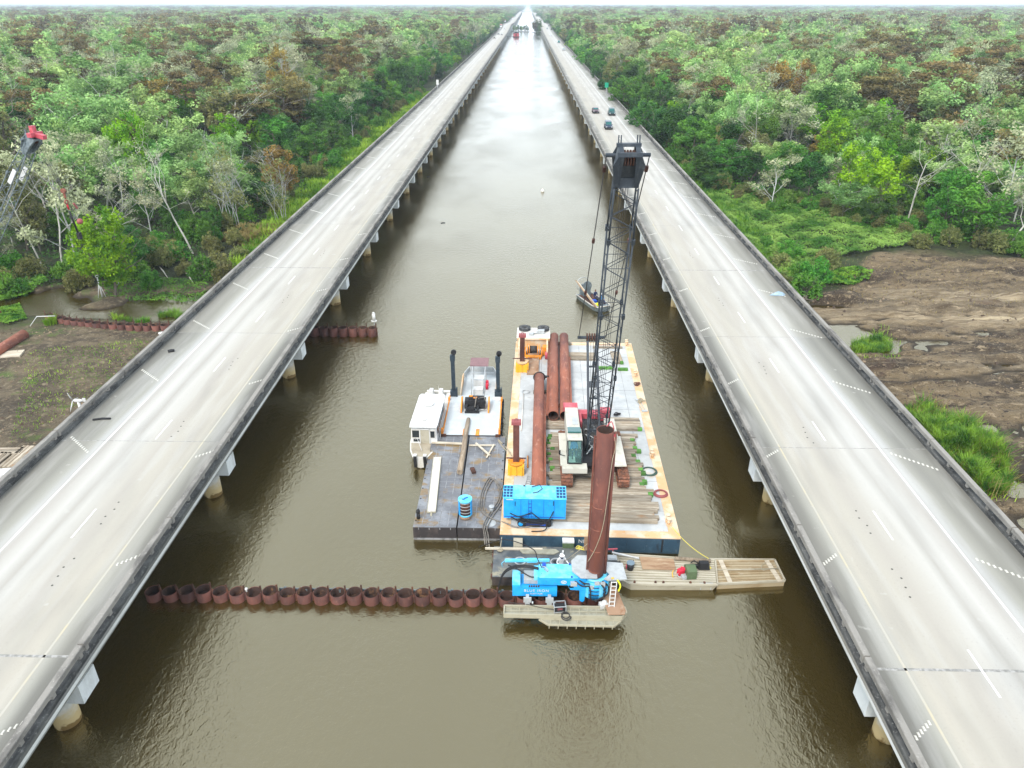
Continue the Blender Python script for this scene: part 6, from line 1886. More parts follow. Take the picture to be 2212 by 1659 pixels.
# ------------------------------------------------------------------ white cabin boat
cbt = thing('cabin_boat', 'white cabin boat moored left of the barges, two black pads on its bow', 'boat', (-8.40, 50.0, 0), R(-1.5))
st = [(0, .62, .35, 1.12, .05), (1.0, .98, .62, 1.10, -.25), (2.4, 1.22, .95, 1.04, -.45), (5, 1.30, 1.1, .95, -.5), (10.2, 1.25, 1.1, .90, -.45), (11.6, 1.20, 1.08, .90, -.2)]
hull_loft(MB(), st).build('hull', M['offwhite'], cbt)
V = []; 
fd = MB(); pts2 = [(-s_[1] + .09, s_[0] + .06) for s_ in st[:3]]; pts3 = [(s_[1] - .09, s_[0] + .06) for s_ in reversed(st[:3])]
V = [(x, y, 1.135 - .03 * y) for x, y in pts2 + pts3]; fd.add(V, [tuple(reversed(range(len(V))))]); fd.build('foredeck', M['tan_deck'], cbt)
cabn = MB()
def frust(m_, x0, x1, y0, y1, z0, z1, ins, fr_):
    P = [(-x0, y0, z0), (x0, y0, z0), (x0, y1, z0), (-x0, y1, z0), (-x1, y0 + fr_, z1), (x1, y0 + fr_, z1), (x1, y1 - ins, z1), (-x1, y1 - ins, z1)]
    return m_.add(P, [(3, 2, 1, 0), (4, 5, 6, 7), (0, 1, 5, 4), (1, 2, 6, 5), (2, 3, 7, 6), (3, 0, 4, 7)])
frust(cabn, 1.12, 1.02, 2.2, 7.6, .9, 2.62, .05, .12); cab_o = cabn.build('cabin', M['white'], cbt)
rf = MB(); rf.prism([(-1.12, 2.1), (1.12, 2.1), (1.16, 2.5), (1.16, 7.6), (1.0, 7.9), (-1.0, 7.9), (-1.16, 7.6), (-1.16, 2.5)], 2.62, 2.70); rf.cyl((-.05, 5.9, 2.70), (-.05, 5.9, 2.90), .42, n=20); rf.cyl((-.05, 3.3, 2.70), (-.05, 3.3, 2.86), .18, n=14); rf.build('roof', M['white'], cbt)
for c_, d_ in (((-.66, 2.235, 1.98), (.62, .03, .72)), ((.74, 2.235, 1.95), (.36, .03, .66)), ((-.62, 2.205, 1.35), (.5, .03, .22))):
    MB().box(c_, d_, rot=Matrix.Rotation(R(-4), 3, 'X')).build('cabin_window', M['glass_dark'], cab_o)
for s in (-1, 1):
    for k in range(4): MB().box((s * 1.085, 3.2 + 1.15 * k, 1.95), (.03, .9, .55), rot=Matrix.Rotation(R(-3.3 * s), 3, 'Y')).build('cabin_window', M['glass_dark'], cab_o)
dr = MB(); dr.box((.10, 2.21, 1.62), (.72, .04, 1.45)); dr.build('cabin_doorway', M['boat_tan'], cab_o)
dr = MB(); dr.box((.02, 2.185, 2.05), (.35, .03, .55)); dr.build('doorway_shadow', M['black'], cab_o) if False else None
fr = MB()
for x in (-.30, .50): fr.box((x, 2.19, 1.65), (.06, .06, 1.6))
fr.box((.1, 2.19, 2.42), (.86, .06, .07)); fr.build('door_frame', M['white'], cab_o)
aft = MB(); aft.box((-1.0, 9.4, 1.02), (.42, 3.4, .24)); aft.box((1.0, 9.4, 1.02), (.42, 3.4, .24)); aft.box((0, 11.35, 1.05), (2.2, .3, .3)); aft.box((0, 8.2, 1.0), (2.3, .28, .2)); aft.build('gunwale', M['offwhite'], cbt)
MB().box((0, 9.6, .925), (1.6, 3.0, .04)).build('aft_deck', M['grey_deckpaint'], cbt)
for s in (-.52, .38):
    om = MB(); om.box((s, 10.3, 1.55), (.46, .75, .70), taper=.7); om.box((s, 10.6, 1.05), (.3, .4, .7)); om.build('outboard_motor', M['white'], cbt)
m_ = MB(); m_.box((-.05, 9.0, 1.4), (.7, .7, .95)); m_.build('aft_console', M['offwhite'], cbt)
m_ = MB()
for s in (-.40, .40): m_.box((s, -.10, .75), (.22, .22, 1.1), rot=Matrix.Rotation(R(8), 3, 'X'))
m_.build('push_pad', M['black'], cbt)
m_ = MB()
for s in (-.40, .40): m_.box((s, -.02, 1.33), (.26, .3, .06))
m_.build('push_pad_cap', M['white'], cbt)
m_ = MB(); m_.tube([(-.9, 2.4, 1.12), (-.5, 1.9, 1.75), (.0, .9, 1.2)], .02, 5); m_.tube([(1.24, 2.6, 1.0), (1.24, 3.6, 1.5), (1.24, 7.4, 1.5), (1.24, 7.8, 1.0)], .025, 5); m_.build('hand_rail', M['white'], cbt)
m_ = MB(); m_.cyl((.7, 6.6, 2.7), (.75, 6.7, 4.2), .02, .01, n=5); m_.cyl((-.7, 2.9, 2.7), (-.7, 2.9, 3.3), .02, n=5); m_.box((-.7, 2.9, 3.3), (.5, .1, .08)); m_.build('antenna', M['offwhite'], cbt)
m_ = MB()
for x in (-.98, -.34, .54, .95): m_.bar((x, 2.20, 1.58), (x, 2.25, 2.36), .05)
for x0, x1, z in ((-.98, -.34, 1.60), (-.98, -.34, 2.35), (.54, .95, 1.60), (.54, .95, 2.30)): m_.bar((x0, 2.20, z), (x1, 2.20, z), .05)
m_.build('window_trim', M['offwhite'], cbt)
m_ = MB()
for y in (4.3, 5.4, 6.4): m_.box((0, y, 2.712), (2.1, .03, .02))
m_.build('roof_rib', M['offwhite'], cbt)

# ------------------------------------------------------------------ low dark float behind the pile press
lf = thing('low_float', 'low dark steel float between the big barge and the pile press', 'float', (1.15, 38.1, 0))
m_ = MB(); m_.box((0, 0, .14), (6.3, 3.05, 1.1)); m_.build('hull', M['black_hull'], lf)
MB().box((0, 0, .70), (6.28, 3.03, .05)).build('deck_plate', M['grey_deck'], lf)
for x, y in ((-1.35, .05), (1.05, -.02)): MB().torus((x, y, .735), .36, .05, 24, 6, None, .4).build('hatch_ring', M['galv'], lf)
for x, y in ((-1.35, .05), (1.05, -.02)): MB().cyl((x, y, .726), (x, y, .738), .2, n=16).build('hatch_lid', M['black'], lf)
m_ = MB()
for k, y in enumerate((-1.2, -.2, .8, 1.35)): m_.torus((-3.2, y, .55), .11, .035, 10, 5, Matrix.Rotation(PI / 2, 3, 'Y')); m_.box((-3.17, y, .45), (.06, .25, .2))
m_.build('mooring_eye', M['rust'], lf)
for lb, c, d, rz_, mt in (('long pale pole lying along the back of the low float', (1110, 1187), (3.9, .13, .12), 0, 'plank_pale'), ('flat tan grating leaf with pointed ends lying on the low float', (1165, 1192), (2.6, .52, .08), -.02, 'mesh_grating'), ('tan wooden box against the big barge on the low float', (1119, 1178), (.62, .5, .45), 0, 'boat_tan'),
                          ('tall plywood board on edge beside the long pile', (1265, 1188), (.26, .10, 1.15), .1, 'ply'), ('bright blue board on edge beside the long pile', (1272, 1188), (.10, .12, 1.15), .1, 'blue')):
    m_ = MB()
    if 'pointed' in lb:
        m_.prism([(-1.3, 0), (-1.1, -.26), (1.0, -.26), (1.35, 0), (1.1, .26), (-1.2, .26)], 0, .07)
        for k in range(4): m_.box((-.9 + .55 * k, 0, .085), (.03, .5, .03))
    else: m_.box((0, 0, d[2] / 2), d)
    tag(m_.build('board' if 'board' in lb else 'pole' if 'pole' in lb else 'grating_leaf' if 'grating' in lb else 'wooden_box', M[mt], None, G(*c, .73), rz_), lb, 'board' if 'board' in lb else 'pole' if 'pole' in lb else 'grating' if 'grating' in lb else 'box')
ck = thing('cool_box', 'dark green cool box with white lid on the low float', 'cool box', G(1227, 1180, .73))
MB().box((0, 0, .22), (.75, .42, .44), taper=1.05).build('box_body', M['green_box'], ck); MB().box((0, 0, .50), (.80, .46, .12)).build('lid', M['white'], ck)
m_ = MB(); m_.cyl((0, 0, 0), (0, 0, .25), .06, n=8); tag(m_.build('water_bottle', M['white'], None, G(1216, 1196, .73)), 'small white bottle in front of the cool box', 'bottle')
m_ = MB(); m_.tube([G(1084, 1160, 1.3), G(1082, 1175, .95), G(1081, 1190, .75)], .03, 5); 
for k in range(5): m_.torus(G(1081 + rnd.uniform(-4, 6), 1189 + rnd.uniform(-3, 3), .80), .13, .035, 10, 5, Matrix.Rotation(rnd.uniform(-.4, .4), 3, 'X'))
tag(m_.build('mooring_rope', M['rope']), 'knotted mooring rope from the big barge to the low float', 'rope')
m_ = MB()
for k in range(4): m_.torus(G(1248 + k * 4, 1184 + rnd.uniform(-2, 2), .78), .14, .035, 10, 5, Matrix.Rotation(rnd.uniform(-.6, .6), 3, 'Y'))
tag(m_.build('rope_heap', M['rope_yellow']), 'yellow rope heap on the low float left of the long pile', 'rope')

# ------------------------------------------------------------------ steel pipe piles in rows
PR, PT = .485, .66
pmesh = MB().hollow((0, 0, -1.2), (0, 0, PT), PR, PR - .03, 32).mesh('pile_wall', M['rust'])
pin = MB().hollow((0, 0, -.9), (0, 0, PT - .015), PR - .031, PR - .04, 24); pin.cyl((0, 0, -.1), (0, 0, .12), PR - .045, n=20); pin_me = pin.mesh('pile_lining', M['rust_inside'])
pil = MB()
pil.cyl((PR + .05, 0, -1.1), (PR + .05, 0, PT - .04), .075, n=10); pil.box((PR, 0, .1), (.10, .06, 2.2)); pil_me = pil.mesh('interlock', M['rust_dark'])
def pile(x, y, z, label, group, rz=0.0):
    o = thing('pipe_pile', label, 'pile', (x, y, z), rz, group)
    for nm, me in (('pile_wall', pmesh), ('pile_lining', pin_me), ('interlock', pil_me)): link(nm, me, o)
    return o
TPX, ROWY = 4.46, 35.05
NUM = ['', 'first', 'second', 'third', 'fourth', 'fifth', 'sixth', 'seventh', 'eighth', 'ninth', 'tenth', 'eleventh', 'twelfth', 'thirteenth', 'fourteenth', 'fifteenth', 'sixteenth', 'seventeenth', 'eighteenth', 'nineteenth', 'twentieth', 'twenty-first', 'twenty-second', 'twenty-third', 'twenty-fourth', 'twenty-fifth', 'twenty-sixth']
for k in range(1, 27):
    x = TPX - .10 - 1.07 * k
    if k <= 4: lb = 'rusty pipe pile under the blue pile press, %s left of the long pile' % NUM[k]
    else: lb = 'open rusty pipe pile of the near row, %s from the blue pile press' % NUM[k - 4]
    o_ = pile(x + rnd.uniform(-.02, .02), ROWY + rnd.uniform(-.05, .05), rnd.uniform(-.09, .09), lb, 'rusty pipe piles of the near row', rnd.uniform(-.08, .08))
    o_.rotation_euler[0] = rnd.uniform(-.03, .03); o_.rotation_euler[1] = rnd.uniform(-.025, .025)
# waling rail and bolts behind the near row
m_ = MB(); m_.box((-7.3, ROWY + .53, .30), (16.6, .08, .26)); m_.box((-7.3, ROWY + .535, .45), (16.6, .05, .04))
for k in range(16): m_.box((-15.2 + 1.07 * k, ROWY + .53, .48), (.12, .12, .14))
tag(m_.build('waling_rail', M['boom_grey']), 'grey steel rail running along the back of the near pile row', 'rail')
for i, (k, lb) in enumerate(((9.5, 'small white lamp between piles near the blue press') if False else (4.5, 'small white lamp between the first two open piles beside the blue press'), (20.5, 'small white lamp on the near pile row towards the left bridge'))):
    m_ = MB(); m_.cyl((0, 0, -.1), (0, 0, .08), .05, n=8); m_.ball((0, 0, .13), .10, 10, 6)
    tag(m_.build('marker_lamp', M['white'], None, (TPX - 1.07 * k - .0, ROWY, PT + .05)), lb, 'lamp', 'marker lamps on the near pile row')
# far row, right of and under the left bridge
xr = G(804, 727, 0).x; yr = 76.9
for k in range(9):
    pile(xr - 1.10 * k, yr, .35, 'rusty pipe pile of the far row, %s from its channel end' % NUM[k + 1], 'rusty pipe piles of the far row')
lp = [(98, 692), (150, 704), (212, 712), (262, 715), (325, 717), (378, 717)]
pth = [G(x, y, .2) for x, y in lp]
acc = 0; prev = pth[-1]; cnt = 0
full_path = list(reversed(pth))
dist = 0.0; nxt = 0.0
for i in range(len(full_path) - 1):
    a, b_ = full_path[i], full_path[i + 1]
    L_ = (b_ - a).length
    while nxt <= dist + L_ and cnt < 17:
        q = a.lerp(b_, (nxt - dist) / L_)
        pile(q.x, q.y, .45, 'rusty pipe pile of the pond wall left of the bridge, %s from the bridge' % NUM[cnt + 1], 'rusty pipe piles of the pond wall', PI)
        cnt += 1; nxt += 1.02
    dist += L_
m_ = MB(); e0 = G(98, 690, 1.2); m_.tube([e0 + Vector((-1.6, -.6, -.6)), e0 + Vector((-.9, 0, .35)), e0 + Vector((1.2, .1, .40))], .05, 6); tag(m_.build('bent_rail', M['white']), 'bent white handrail at the outer end of the pond wall', 'rail')
mk = thing('marker_post', 'white cylinder marker with wide foot at the channel end of the far pile row', 'marker', G(809, 702, .0))
m_ = MB(); m_.cyl((0, 0, -.3), (0, 0, .5), .06, n=8); m_.build('stem', M['galv'], mk)
m_ = MB(); m_.cyl((0, 0, .48), (0, 0, .56), .33, n=16); m_.cyl((0, 0, .56), (0, 0, 1.5), .19, n=14); m_.cyl((0, 0, 1.5), (0, 0, 1.62), .19, .08, n=14); m_.build('lantern', M['white'], mk)

# ------------------------------------------------------------------ the long pile being pressed in
z_top = HT(TPX + .02, ROWY, 928)
lpile = thing('long_pipe_pile', 'very tall rusty pipe pile standing in the jaws of the blue press', 'pile', (TPX, ROWY, 0))
MB().hollow((0, 0, -2), (.03, 0, z_top), PR, PR - .03, 40).build('pile_wall', M['rust_long'], lpile)
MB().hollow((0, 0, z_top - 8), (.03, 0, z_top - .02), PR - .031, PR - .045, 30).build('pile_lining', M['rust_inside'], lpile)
m_ = MB(); m_.cyl((PR + .10, 0, -1), (PR + .12, 0, z_top - .15), .085, n=10); m_.box((PR + .03, -.02, z_top / 2 - .4), (.12, .05, z_top + .4)); m_.build('interlock', M['rust_long'], lpile)
m_ = MB(); m_.box((-PR - .05, -.03, z_top / 2 - .7), (.10, .09, z_top + .6)); m_.build('interlock', M['rust_long'], lpile)
for z in (2.9, 4.5, 6.1, 7.7): MB().hollow((0, 0, z), (0, 0, z + .05), PR + .004, PR - .01, 40).build('weld_ring', M['rust_pipe'], lpile)
m_ = MB(); m_.tube(smooth_path([(PR + .05, -.12, z_top - .4), (PR + .15, -.18, z_top - 1.0), (PR + .06, -.2, z_top - 1.6), (PR - .02, -.33, z_top - 2.2), (PR - .25, -.48, z_top - 6), (-.12, -.52, 5.0), (-.55, -.45, 3.8)]), .022, 5)
tag(m_.build('tag_rope', M['rope'], None, (TPX, ROWY, 0)), 'thin pale rope hanging down the front of the tall pile', 'rope')
m_ = MB(); m_.tube(smooth_path([(PR + .05, .2, z_top - .1), (PR - .1, .35, z_top + .3), (.1, .1, z_top + .15)]), .03, 5); m_.box((PR + .05, 0, z_top - .45), (.10, .16, .4)); m_.build('lifting_shackle', M['crane_red'], lpile)
# rope stays from the pile's foot to the low float and barge
for lb, P, mt in (('pale rope from the tall pile down to the low float', [(1366 * 0 + 1262, 1190, 1.0), (1250, 1205, .95), (1216, 1224, .9)], 'rope'), ):
    m_ = MB(); q = [G(x, y, z) for x, y, z in P]
    m_.tube([Vector((TPX - .4, ROWY + .1, 4.9)), Vector((TPX - 1.3, ROWY + 1.2, 2.9)), Vector((TPX - 2.4, ROWY + 2.3, .85))], .02, 5)
    tag(m_.build('stay_rope', M[mt]), lb, 'rope')

# ------------------------------------------------------------------ blue pile press walking on the row
pp = thing('pile_press', 'bright blue hydraulic pile press clamped on the pile row', 'pile press', (TPX, ROWY, -.20))
m_ = MB()          # saddle: long box over the piles (local x runs left from the long pile)
m_.exty([(-5.10, 1.36), (-2.35, 1.36), (-2.35, 1.98), (-4.60, 2.02), (-4.60, 2.12), (-5.10, 2.12)], -.62, .62)
m_.build('saddle', M['blue'], pp)
m_ = MB(); m_.box((-4.86, .05, 2.22), (.5, 1.1, .26)); m_.box((-4.86, .05, 2.362), (.46, 1.06, .02)); m_.build('saddle_end', M['blue_top'], pp)
for x in (-4.45, -3.3, -2.75):
    m_ = MB(); m_.box((x, 0, .95), (.34, .18, .85)); m_.box((x, -.2, 1.18), (.5, .06, .4)); m_.build('clamp', M['rust_dark'] if x < -3 else M['blue'], pp)
m_ = MB(); m_.box((-3.9, .12, 2.22), (1.0, .85, .32)); m_.box((-3.9, .12, 2.40), (.9, .7, .05)); m_.build('slide_cover', M['galv'], pp)
text('machine_lettering', 'BLUE IRON', .27, M['white'], pp, (-3.62, -.635, 1.80), (PI / 2, 0, 0), .006, 1.18)
text('machine_lettering', 'SILENT PILER', .135, M['white'], pp, (-3.62, -.635, 1.56), (PI / 2, 0, 0), .006, 1.0)
m_ = MB()          # upper body
m_.exty([(-3.55, 2.23), (-2.2, 2.20), (-.95, 2.20), (-.95, 2.76), (-3.45, 2.76), (-3.55, 2.66)], -.55, .68)
m_.build('mast_body', M['blue'], pp)
m_ = MB(); m_.prism([(-3.45, -.56), (-.95, -.56), (-.95, .70), (-3.45, .70)], 2.762, 2.79); m_.box((-2.55, .2, 2.81), (.5, .55, .04)); m_.box((-1.75, .15, 2.81), (.95, .70, .04)); m_.box((-3.6, .1, 2.58), (.35, 1.0, .30)); m_.build('body_cover', M['blue_top'], pp)
m_ = MB(); m_.tube([(-3.25, .35, 2.86), (-3.1, .30, 2.9), (-2.9, -.02, 2.9), (-2.95, -.10, 2.86), (-3.15, .15, 2.86)], .035, 6); m_.build('lifting_handle', M['galv'], pp)
m_ = MB(); m_.box((-3.15, .5, 2.86), (.22, .3, .16)); m_.box((-1.55, .66, 2.83), (.1, .1, .08)); m_.box((-1.48, -.50, 2.83), (.1, .1, .08)); m_.build('cover_fitting', M['royal'], pp)
m_ = MB(); m_.tube([(-1.95 + .16 * math.cos(a), -.56, 2.45 + .10 * math.sin(a)) for a in np.linspace(0, 2 * PI, 17)], .022, 5, False); m_.bar((-2.05, -.562, 2.41), (-1.86, -.562, 2.49), .03); m_.build('emblem', M['white'], pp)
m_ = MB(); m_.exty([(-2.2, 2.40), (-2.0, 2.10), (-1.45, 1.95), (-.55, 1.95), (-.55, 1.05), (-.72, .90), (-.92, 1.0), (-.92, 1.55), (-1.5, 1.62), (-2.2, 2.0)] if False else [(-1.75, 2.42), (-1.55, 2.0), (-.62, 1.93), (-.62, 2.22), (-1.0, 2.42)], -.72, -.50)
m_.exty([(-.98, 1.93), (-.62, 1.93), (-.66, 1.15), (-.78, 1.02), (-.95, 1.15)], -.74, -.52); m_.build('front_arm', M['blue'], pp)
m_ = MB(); m_.exty([(-1.75, 2.42), (-1.55, 2.0), (-.62, 1.93), (-.62, 2.22), (-1.0, 2.42)], .55, .72); m_.build('rear_arm', M['blue'], pp)
m_ = MB()
for k in range(5): m_.cyl((-4.05 + .14 * k, -.55, 2.05), (-4.05 + .14 * k, -.55, 2.14), .045, n=8)
m_.build('bolt', M['rust_dark'], pp)
# chuck around the long pile
m_ = MB(); m_.hollow((0, 0, 1.35), (0, 0, 2.6), .86, .50, 28); m_.build('chuck', M['blue'], pp)
m_ = MB(); m_.hollow((0, 0, 2.60), (0, 0, 2.72), .74, .50, 28)
for a in (-2.2, -1.2, -.5, .4): m_.bar((math.cos(a) * .87, math.sin(a) * .87, 1.45), (math.cos(a) * .87, math.sin(a) * .87, 2.5), .24, .10, up=(math.cos(a), math.sin(a), 0))
m_.build('chuck_frame', M['royal'] if False else M['blue_top'], pp)
m_ = MB()
for z in (1.65, 1.95, 2.25): m_.hollow((0, 0, z), (0, 0, z + .07), .875, .84, 28)
m_.build('chuck_band', M['black'], pp)
m_ = MB(); m_.cyl((-.98, -.35, 1.75), (-.98, -.35, 2.5), .20, n=14); m_.build('lift_cylinder', M['black'], pp)
m_ = MB(); m_.box((-.85, .0, 2.62), (.5, 1.2, .45)); m_.box((-1.0, -.2, 2.75), (.3, .5, .4)); m_.build('chuck_bracket', M['blue'], pp)
m_ = MB()
for P in (((-.5, -.5, 2.5), (-.35, -1.0, 2.2), (-.3, -1.05, 1.6), (.1, -1.0, 1.35)), ((.1, -.7, 2.7), (.5, -.95, 2.3), (.45, -1.0, 1.7), (-.1, -1.0, 1.4)), ((.3, -.6, 2.7), (.75, -.7, 2.3), (.7, -.85, 1.8), (.2, -.95, 1.5)), ((-1.2, -.4, 2.7), (-.8, -.75, 2.6), (-.4, -.8, 2.55)), ((-1.3, -.5, 2.55), (-.9, -.85, 2.45), (-.4, -.82, 2.4))):
    m_.tube(smooth_path(P, 5), .045, 6)
for d in (0, .09, .18):
    m_.tube(smooth_path([(-3.5, .4 - d, 2.72 + d * .3), (-4.4, .55 - d, 2.8), (-5.2, .7 - d, 2.5), (-5.75, .8 - d, 1.8), (-6.1, .6 - d, .5)], 5), .045, 6)
m_.tube(smooth_path([(-3.3, -.2, 2.78), (-3.9, -.2, 2.5), (-4.7, .2, 2.7), (-5.4, .6, 2.75)], 5), .04, 6)
m_.tube(smooth_path([(-3.3, .1, 3.0), (-3.6, .3, 3.6), (-3.9, .8, 3.9), (-5.6, 2.0, 3.6), (-7.2, 3.4, 1.9), (-7.5, 4.2, 1.1)], 6), .03, 6)
m_.build('hose', M['black'], pp)
for c_, d_ in (((-.25, -.75, 2.3), (.25, .2, .3)), ((.4, -.75, 2.5), (.3, .2, .25)), ((.05, -.8, 2.62), (.3, .15, .2)), ((-1.35, -.65, 2.42), (.4, .2, .25)), ((-1.5, -.62, 2.25), (.3, .2, .2))): MB().box(c_, d_).build('valve_block', M['galv'], pp)
m_ = MB(); m_.bar((-5.6, .95, 2.8), (-2.8, .95, 2.86), .16, .16); m_.bar((-4.2, .95, 2.83), (-3.6, .95, 2.85), .22, .2); m_.tube([(-5.6, .95, 2.8), (-5.8, .8, 2.7), (-5.75, .8, 2.4)], .02, 5); m_.build('hose_boom', M['blue_top'], pp)
# grey working platforms beside the pile
m_ = MB(); m_.prism([(-1.45, .75), (-1.05, 1.25), (-.35, 1.25), (-.35, .62), (-.55, .35), (-.55, .0), (-.25, -.22), (.05, -.45), (.05, -.80), (-.95, -.80), (-1.45, -.2)], 2.98, 3.04); m_.build('platform', M['galv'], pp)
m_ = MB(); m_.prism([(.55, .85), (1.75, .72), (1.85, -.72), (.70, -.85), (.45, -.72), (.85, -.30), (.62, .05)], 2.86, 2.92); m_.build('platform', M['galv'], pp)
m_ = MB(); 
for x, y in ((1.75, .72), (1.85, -.72)): m_.bar((x, y, 2.89), (x * .5, y * .6, 2.4), .05)
m_.build('platform_bracket', M['galv'], pp)
m_ = MB()
for d in (-.16, .16): m_.bar((1.05 + d, -.95, 2.90), (.95 + d, -1.35, 1.25), .05)
for k in range(7): t = k / 6.5; m_.bar((.89 - .1 * t + .0, -.95 - .4 * t, 2.85 - 1.65 * t), (1.21 - .1 * t, -.95 - .4 * t, 2.85 - 1.65 * t), .04)
m_.build('ladder', M['white'], pp)
m_ = MB(); m_.tube(smooth_path([(1.25, -.85, 2.95), (1.45, -.95, 2.6), (1.35, -1.0, 2.2)], 4), .05, 6); m_.build('safety_hose', M['vest'], pp)
m_ = MB(); m_.box((.98, -.70, 2.95), (.16, .05, .10)); m_.build('yellow_hook', M['yellow'], pp)

# front walkway hanging along the row
wkz = .80
a = G(1090, 1322, wkz); 
wy0, wy1 = 33.05, 33.85
w1 = thing('steel_walkway', 'cream framed steel walkway in front of the blue pile press', 'walkway', (0, 0, 0))
m_ = MB(); m_.prism([(-1.1, wy0 + .1), (5.9, wy0 + .02), (6.25, wy0 + .35), (6.2, wy1), (-1.1, wy1 - .02)], wkz - .03, wkz - .005); m_.build('grating', M['mesh_grating'], w1)
m_ = MB()
m_.bar((-1.12, wy0 + .08, wkz), (6.0, wy0 + .0, wkz), .08, .30); m_.bar((-1.12, wy1, wkz), (6.25, wy1, wkz), .08, .30); m_.bar((-1.12, wy0 + .08, wkz), (-1.12, wy1, wkz), .08, .30); m_.bar((6.0, wy0, wkz), (6.30, wy0 + .35, wkz), .08, .3); m_.bar((6.30, wy0 + .35, wkz), (6.25, wy1, wkz), .08, .3)
for k in range(14): m_.box((-.7 + .52 * k, (wy0 + wy1) / 2, wkz + .02), (.045, wy1 - wy0, .05))
m_.bar((-1.1, (wy0 + wy1) / 2 + .06, wkz + .03), (6.2, (wy0 + wy1) / 2 + .06, wkz + .03), .05, .05)
m_.build('frame', M['cream_steel'], w1)
w2 = thing('folding_walkway', 'lower cream grating leaf with pointed ends at the water side of the walkway', 'walkway', (0, 0, 0))
z2 = .62
m_ = MB(); q = [(1.0, 33.02), (5.95, 33.0), (5.5, 32.55), (1.55, 32.6)]; m_.prism(list(reversed(q)), z2 - .02, z2); m_.build('grating', M['mesh_grating'], w2)
m_ = MB()
for i in range(4): a_, b_ = q[i], q[(i + 1) % 4]; m_.bar((*a_, z2), (*b_, z2), .07, .12)
for k in range(8): m_.box((1.7 + .54 * k, 32.8, z2 + .02), (.04, .42, .05)); m_.box((1.6 + .54 * k, 32.53, z2 - .10), (.05, .05, .22))
m_.build('frame', M['cream_steel'], w2)
for i, x in enumerate((.17, 1.52)):
    m_ = MB(); m_.box((0, 0, .32), (.30, .16, .95)); m_.box((0, -.08, .75), (.48, .10, .35)); m_.box((0, .1, .80), (.2, .3, .2)); m_.box((0, -.1, -.1), (.36, .28, .12)); m_.cyl((.27, -.1, .55), (.36, -.1, .55), .09, n=10)
    tag(m_.build('support_bracket', M['galv'], None, (x + .12, 33.98, .60)), 'grey steel bracket holding the walkway, %s the white lettering' % ('left, under the start of' if i == 0 else 'right, under the end of'), 'bracket', 'brackets holding the walkway')
gn = thing('generator', 'small black generator on the walkway with its cable coil', 'generator', (2.25, 33.62, wkz + .03), .1)
m_ = MB(); m_.box((0, 0, .22), (.62, .42, .30)); m_.build('engine', M['black'], gn)
m_ = MB()
for x in (-.36, .36):
    for y in (-.25, .25): m_.bar((x, y, 0), (x, y, .48), .04)
    m_.bar((x, -.25, .48), (x, .25, .48), .04)
for y in (-.25, .25): m_.bar((-.36, y, .48), (.36, y, .48), .04); m_.bar((-.36, y, .05), (.36, y, .05), .04)
m_.build('frame', M['galv'], gn)
m_ = MB(); m_.box((.0, -.22, .25), (.3, .03, .15)); m_.build('panel', M['hose_red'], gn)
m_ = MB()
for k in range(5): m_.torus((2.62 + rnd.uniform(-.05, .05), 33.05 + rnd.uniform(-.05, .05), wkz + .06 + .03 * k), .30 - .02 * k, .022, 24, 5, Matrix.Rotation(rnd.uniform(-.08, .08), 3, 'X'))
m_.tube(smooth_path([(2.45, 33.3, wkz + .3), (1.2, 33.6, wkz + .2), (.2, 33.9, wkz + .2), (-.9, 33.95, wkz + .25)]), .02, 5)
tag(m_.build('cable_coil', M['wire']), 'black cable coil hanging over the walkway edge', 'cable')
pl = MB(); pl.prism([(5.15, 33.05), (6.15, 33.10), (6.25, 33.4), (5.95, 35.1), (5.6, 35.75), (5.25, 35.8), (4.95, 34.4)], wkz + .22, wkz + .27)
tag(pl.build('cover_plate', M['plate_rust']), 'large rusty tan steel plate at the right end of the walkway', 'plate')
m_ = MB(); m_.box((0, 0, .2), (.5, .35, .3), .3); m_.ball((.05, .02, .38), .17, 8, 6); tag(m_.build('plastic_sack', M['white'], None, (4.95, 33.98, .75)), 'crumpled pale sack between the pile and the rusty plate', 'sack')

# ------------------------------------------------------------------ flat jon boat and the low raft on the right
jb = thing('jon_boat', 'long tan flat-bottomed boat with ribbed floor right of the pile press', 'boat', (0, 0, 0))
c0, c1, c2_, c3 = G(1326, 1197, .55), G(1545, 1212, .55), G(1550, 1264, .55), G(1345, 1262, .55)
V = [(c3.x + .5, c3.y - .05), (c2_.x, c2_.y), (c1.x, c1.y), (c0.x, c0.y), (c0.x - .25, (c0.y + c3.y) / 2 + .4), (c3.x - .05, c3.y + .35)]
m_ = MB(); n_ = len(V)
cxy = (sum(v[0] for v in V) / n_, sum(v[1] for v in V) / n_)
low = [(cxy[0] + (x - cxy[0]) * .93, cxy[1] + (y - cxy[1]) * .86) for x, y in V]
P = [(x, y, -.15) for x, y in low] + [(x, y, .52) for x, y in V]
m_.add(P, [tuple(reversed(range(n_)))] + [tuple(range(n_, 2 * n_))] + [(i, (i + 1) % n_, n_ + (i + 1) % n_, n_ + i) for i in range(n_)])
m_.build('hull', M['boat_tan'], jb)
m_ = MB()
for i in range(n_): a_, b_ = V[i], V[(i + 1) % n_]; m_.bar((*a_, .58), (*b_, .58), .10, .14)
m_.build('gunwale', M['boat_tan'], jb)
for k in range(11):
    t = (k + .5) / 11
    a_ = c3.lerp(c0, t); b_ = c2_.lerp(c1, t)
    MB().bar(a_ + Vector((.25, 0, 0)), b_ + Vector((-.08, 0, 0)), .13, .09).build('floor_rib', M['boat_tan'], jb)
m_ = MB()
for vx in (1370, 1415, 1432, 1490, 1520): q = G(vx, 1258, .55); m_.box((q.x, c3.y + .1, .66), (.12, .12, .16))
m_.build('cleat', M['rust_dark'], jb)
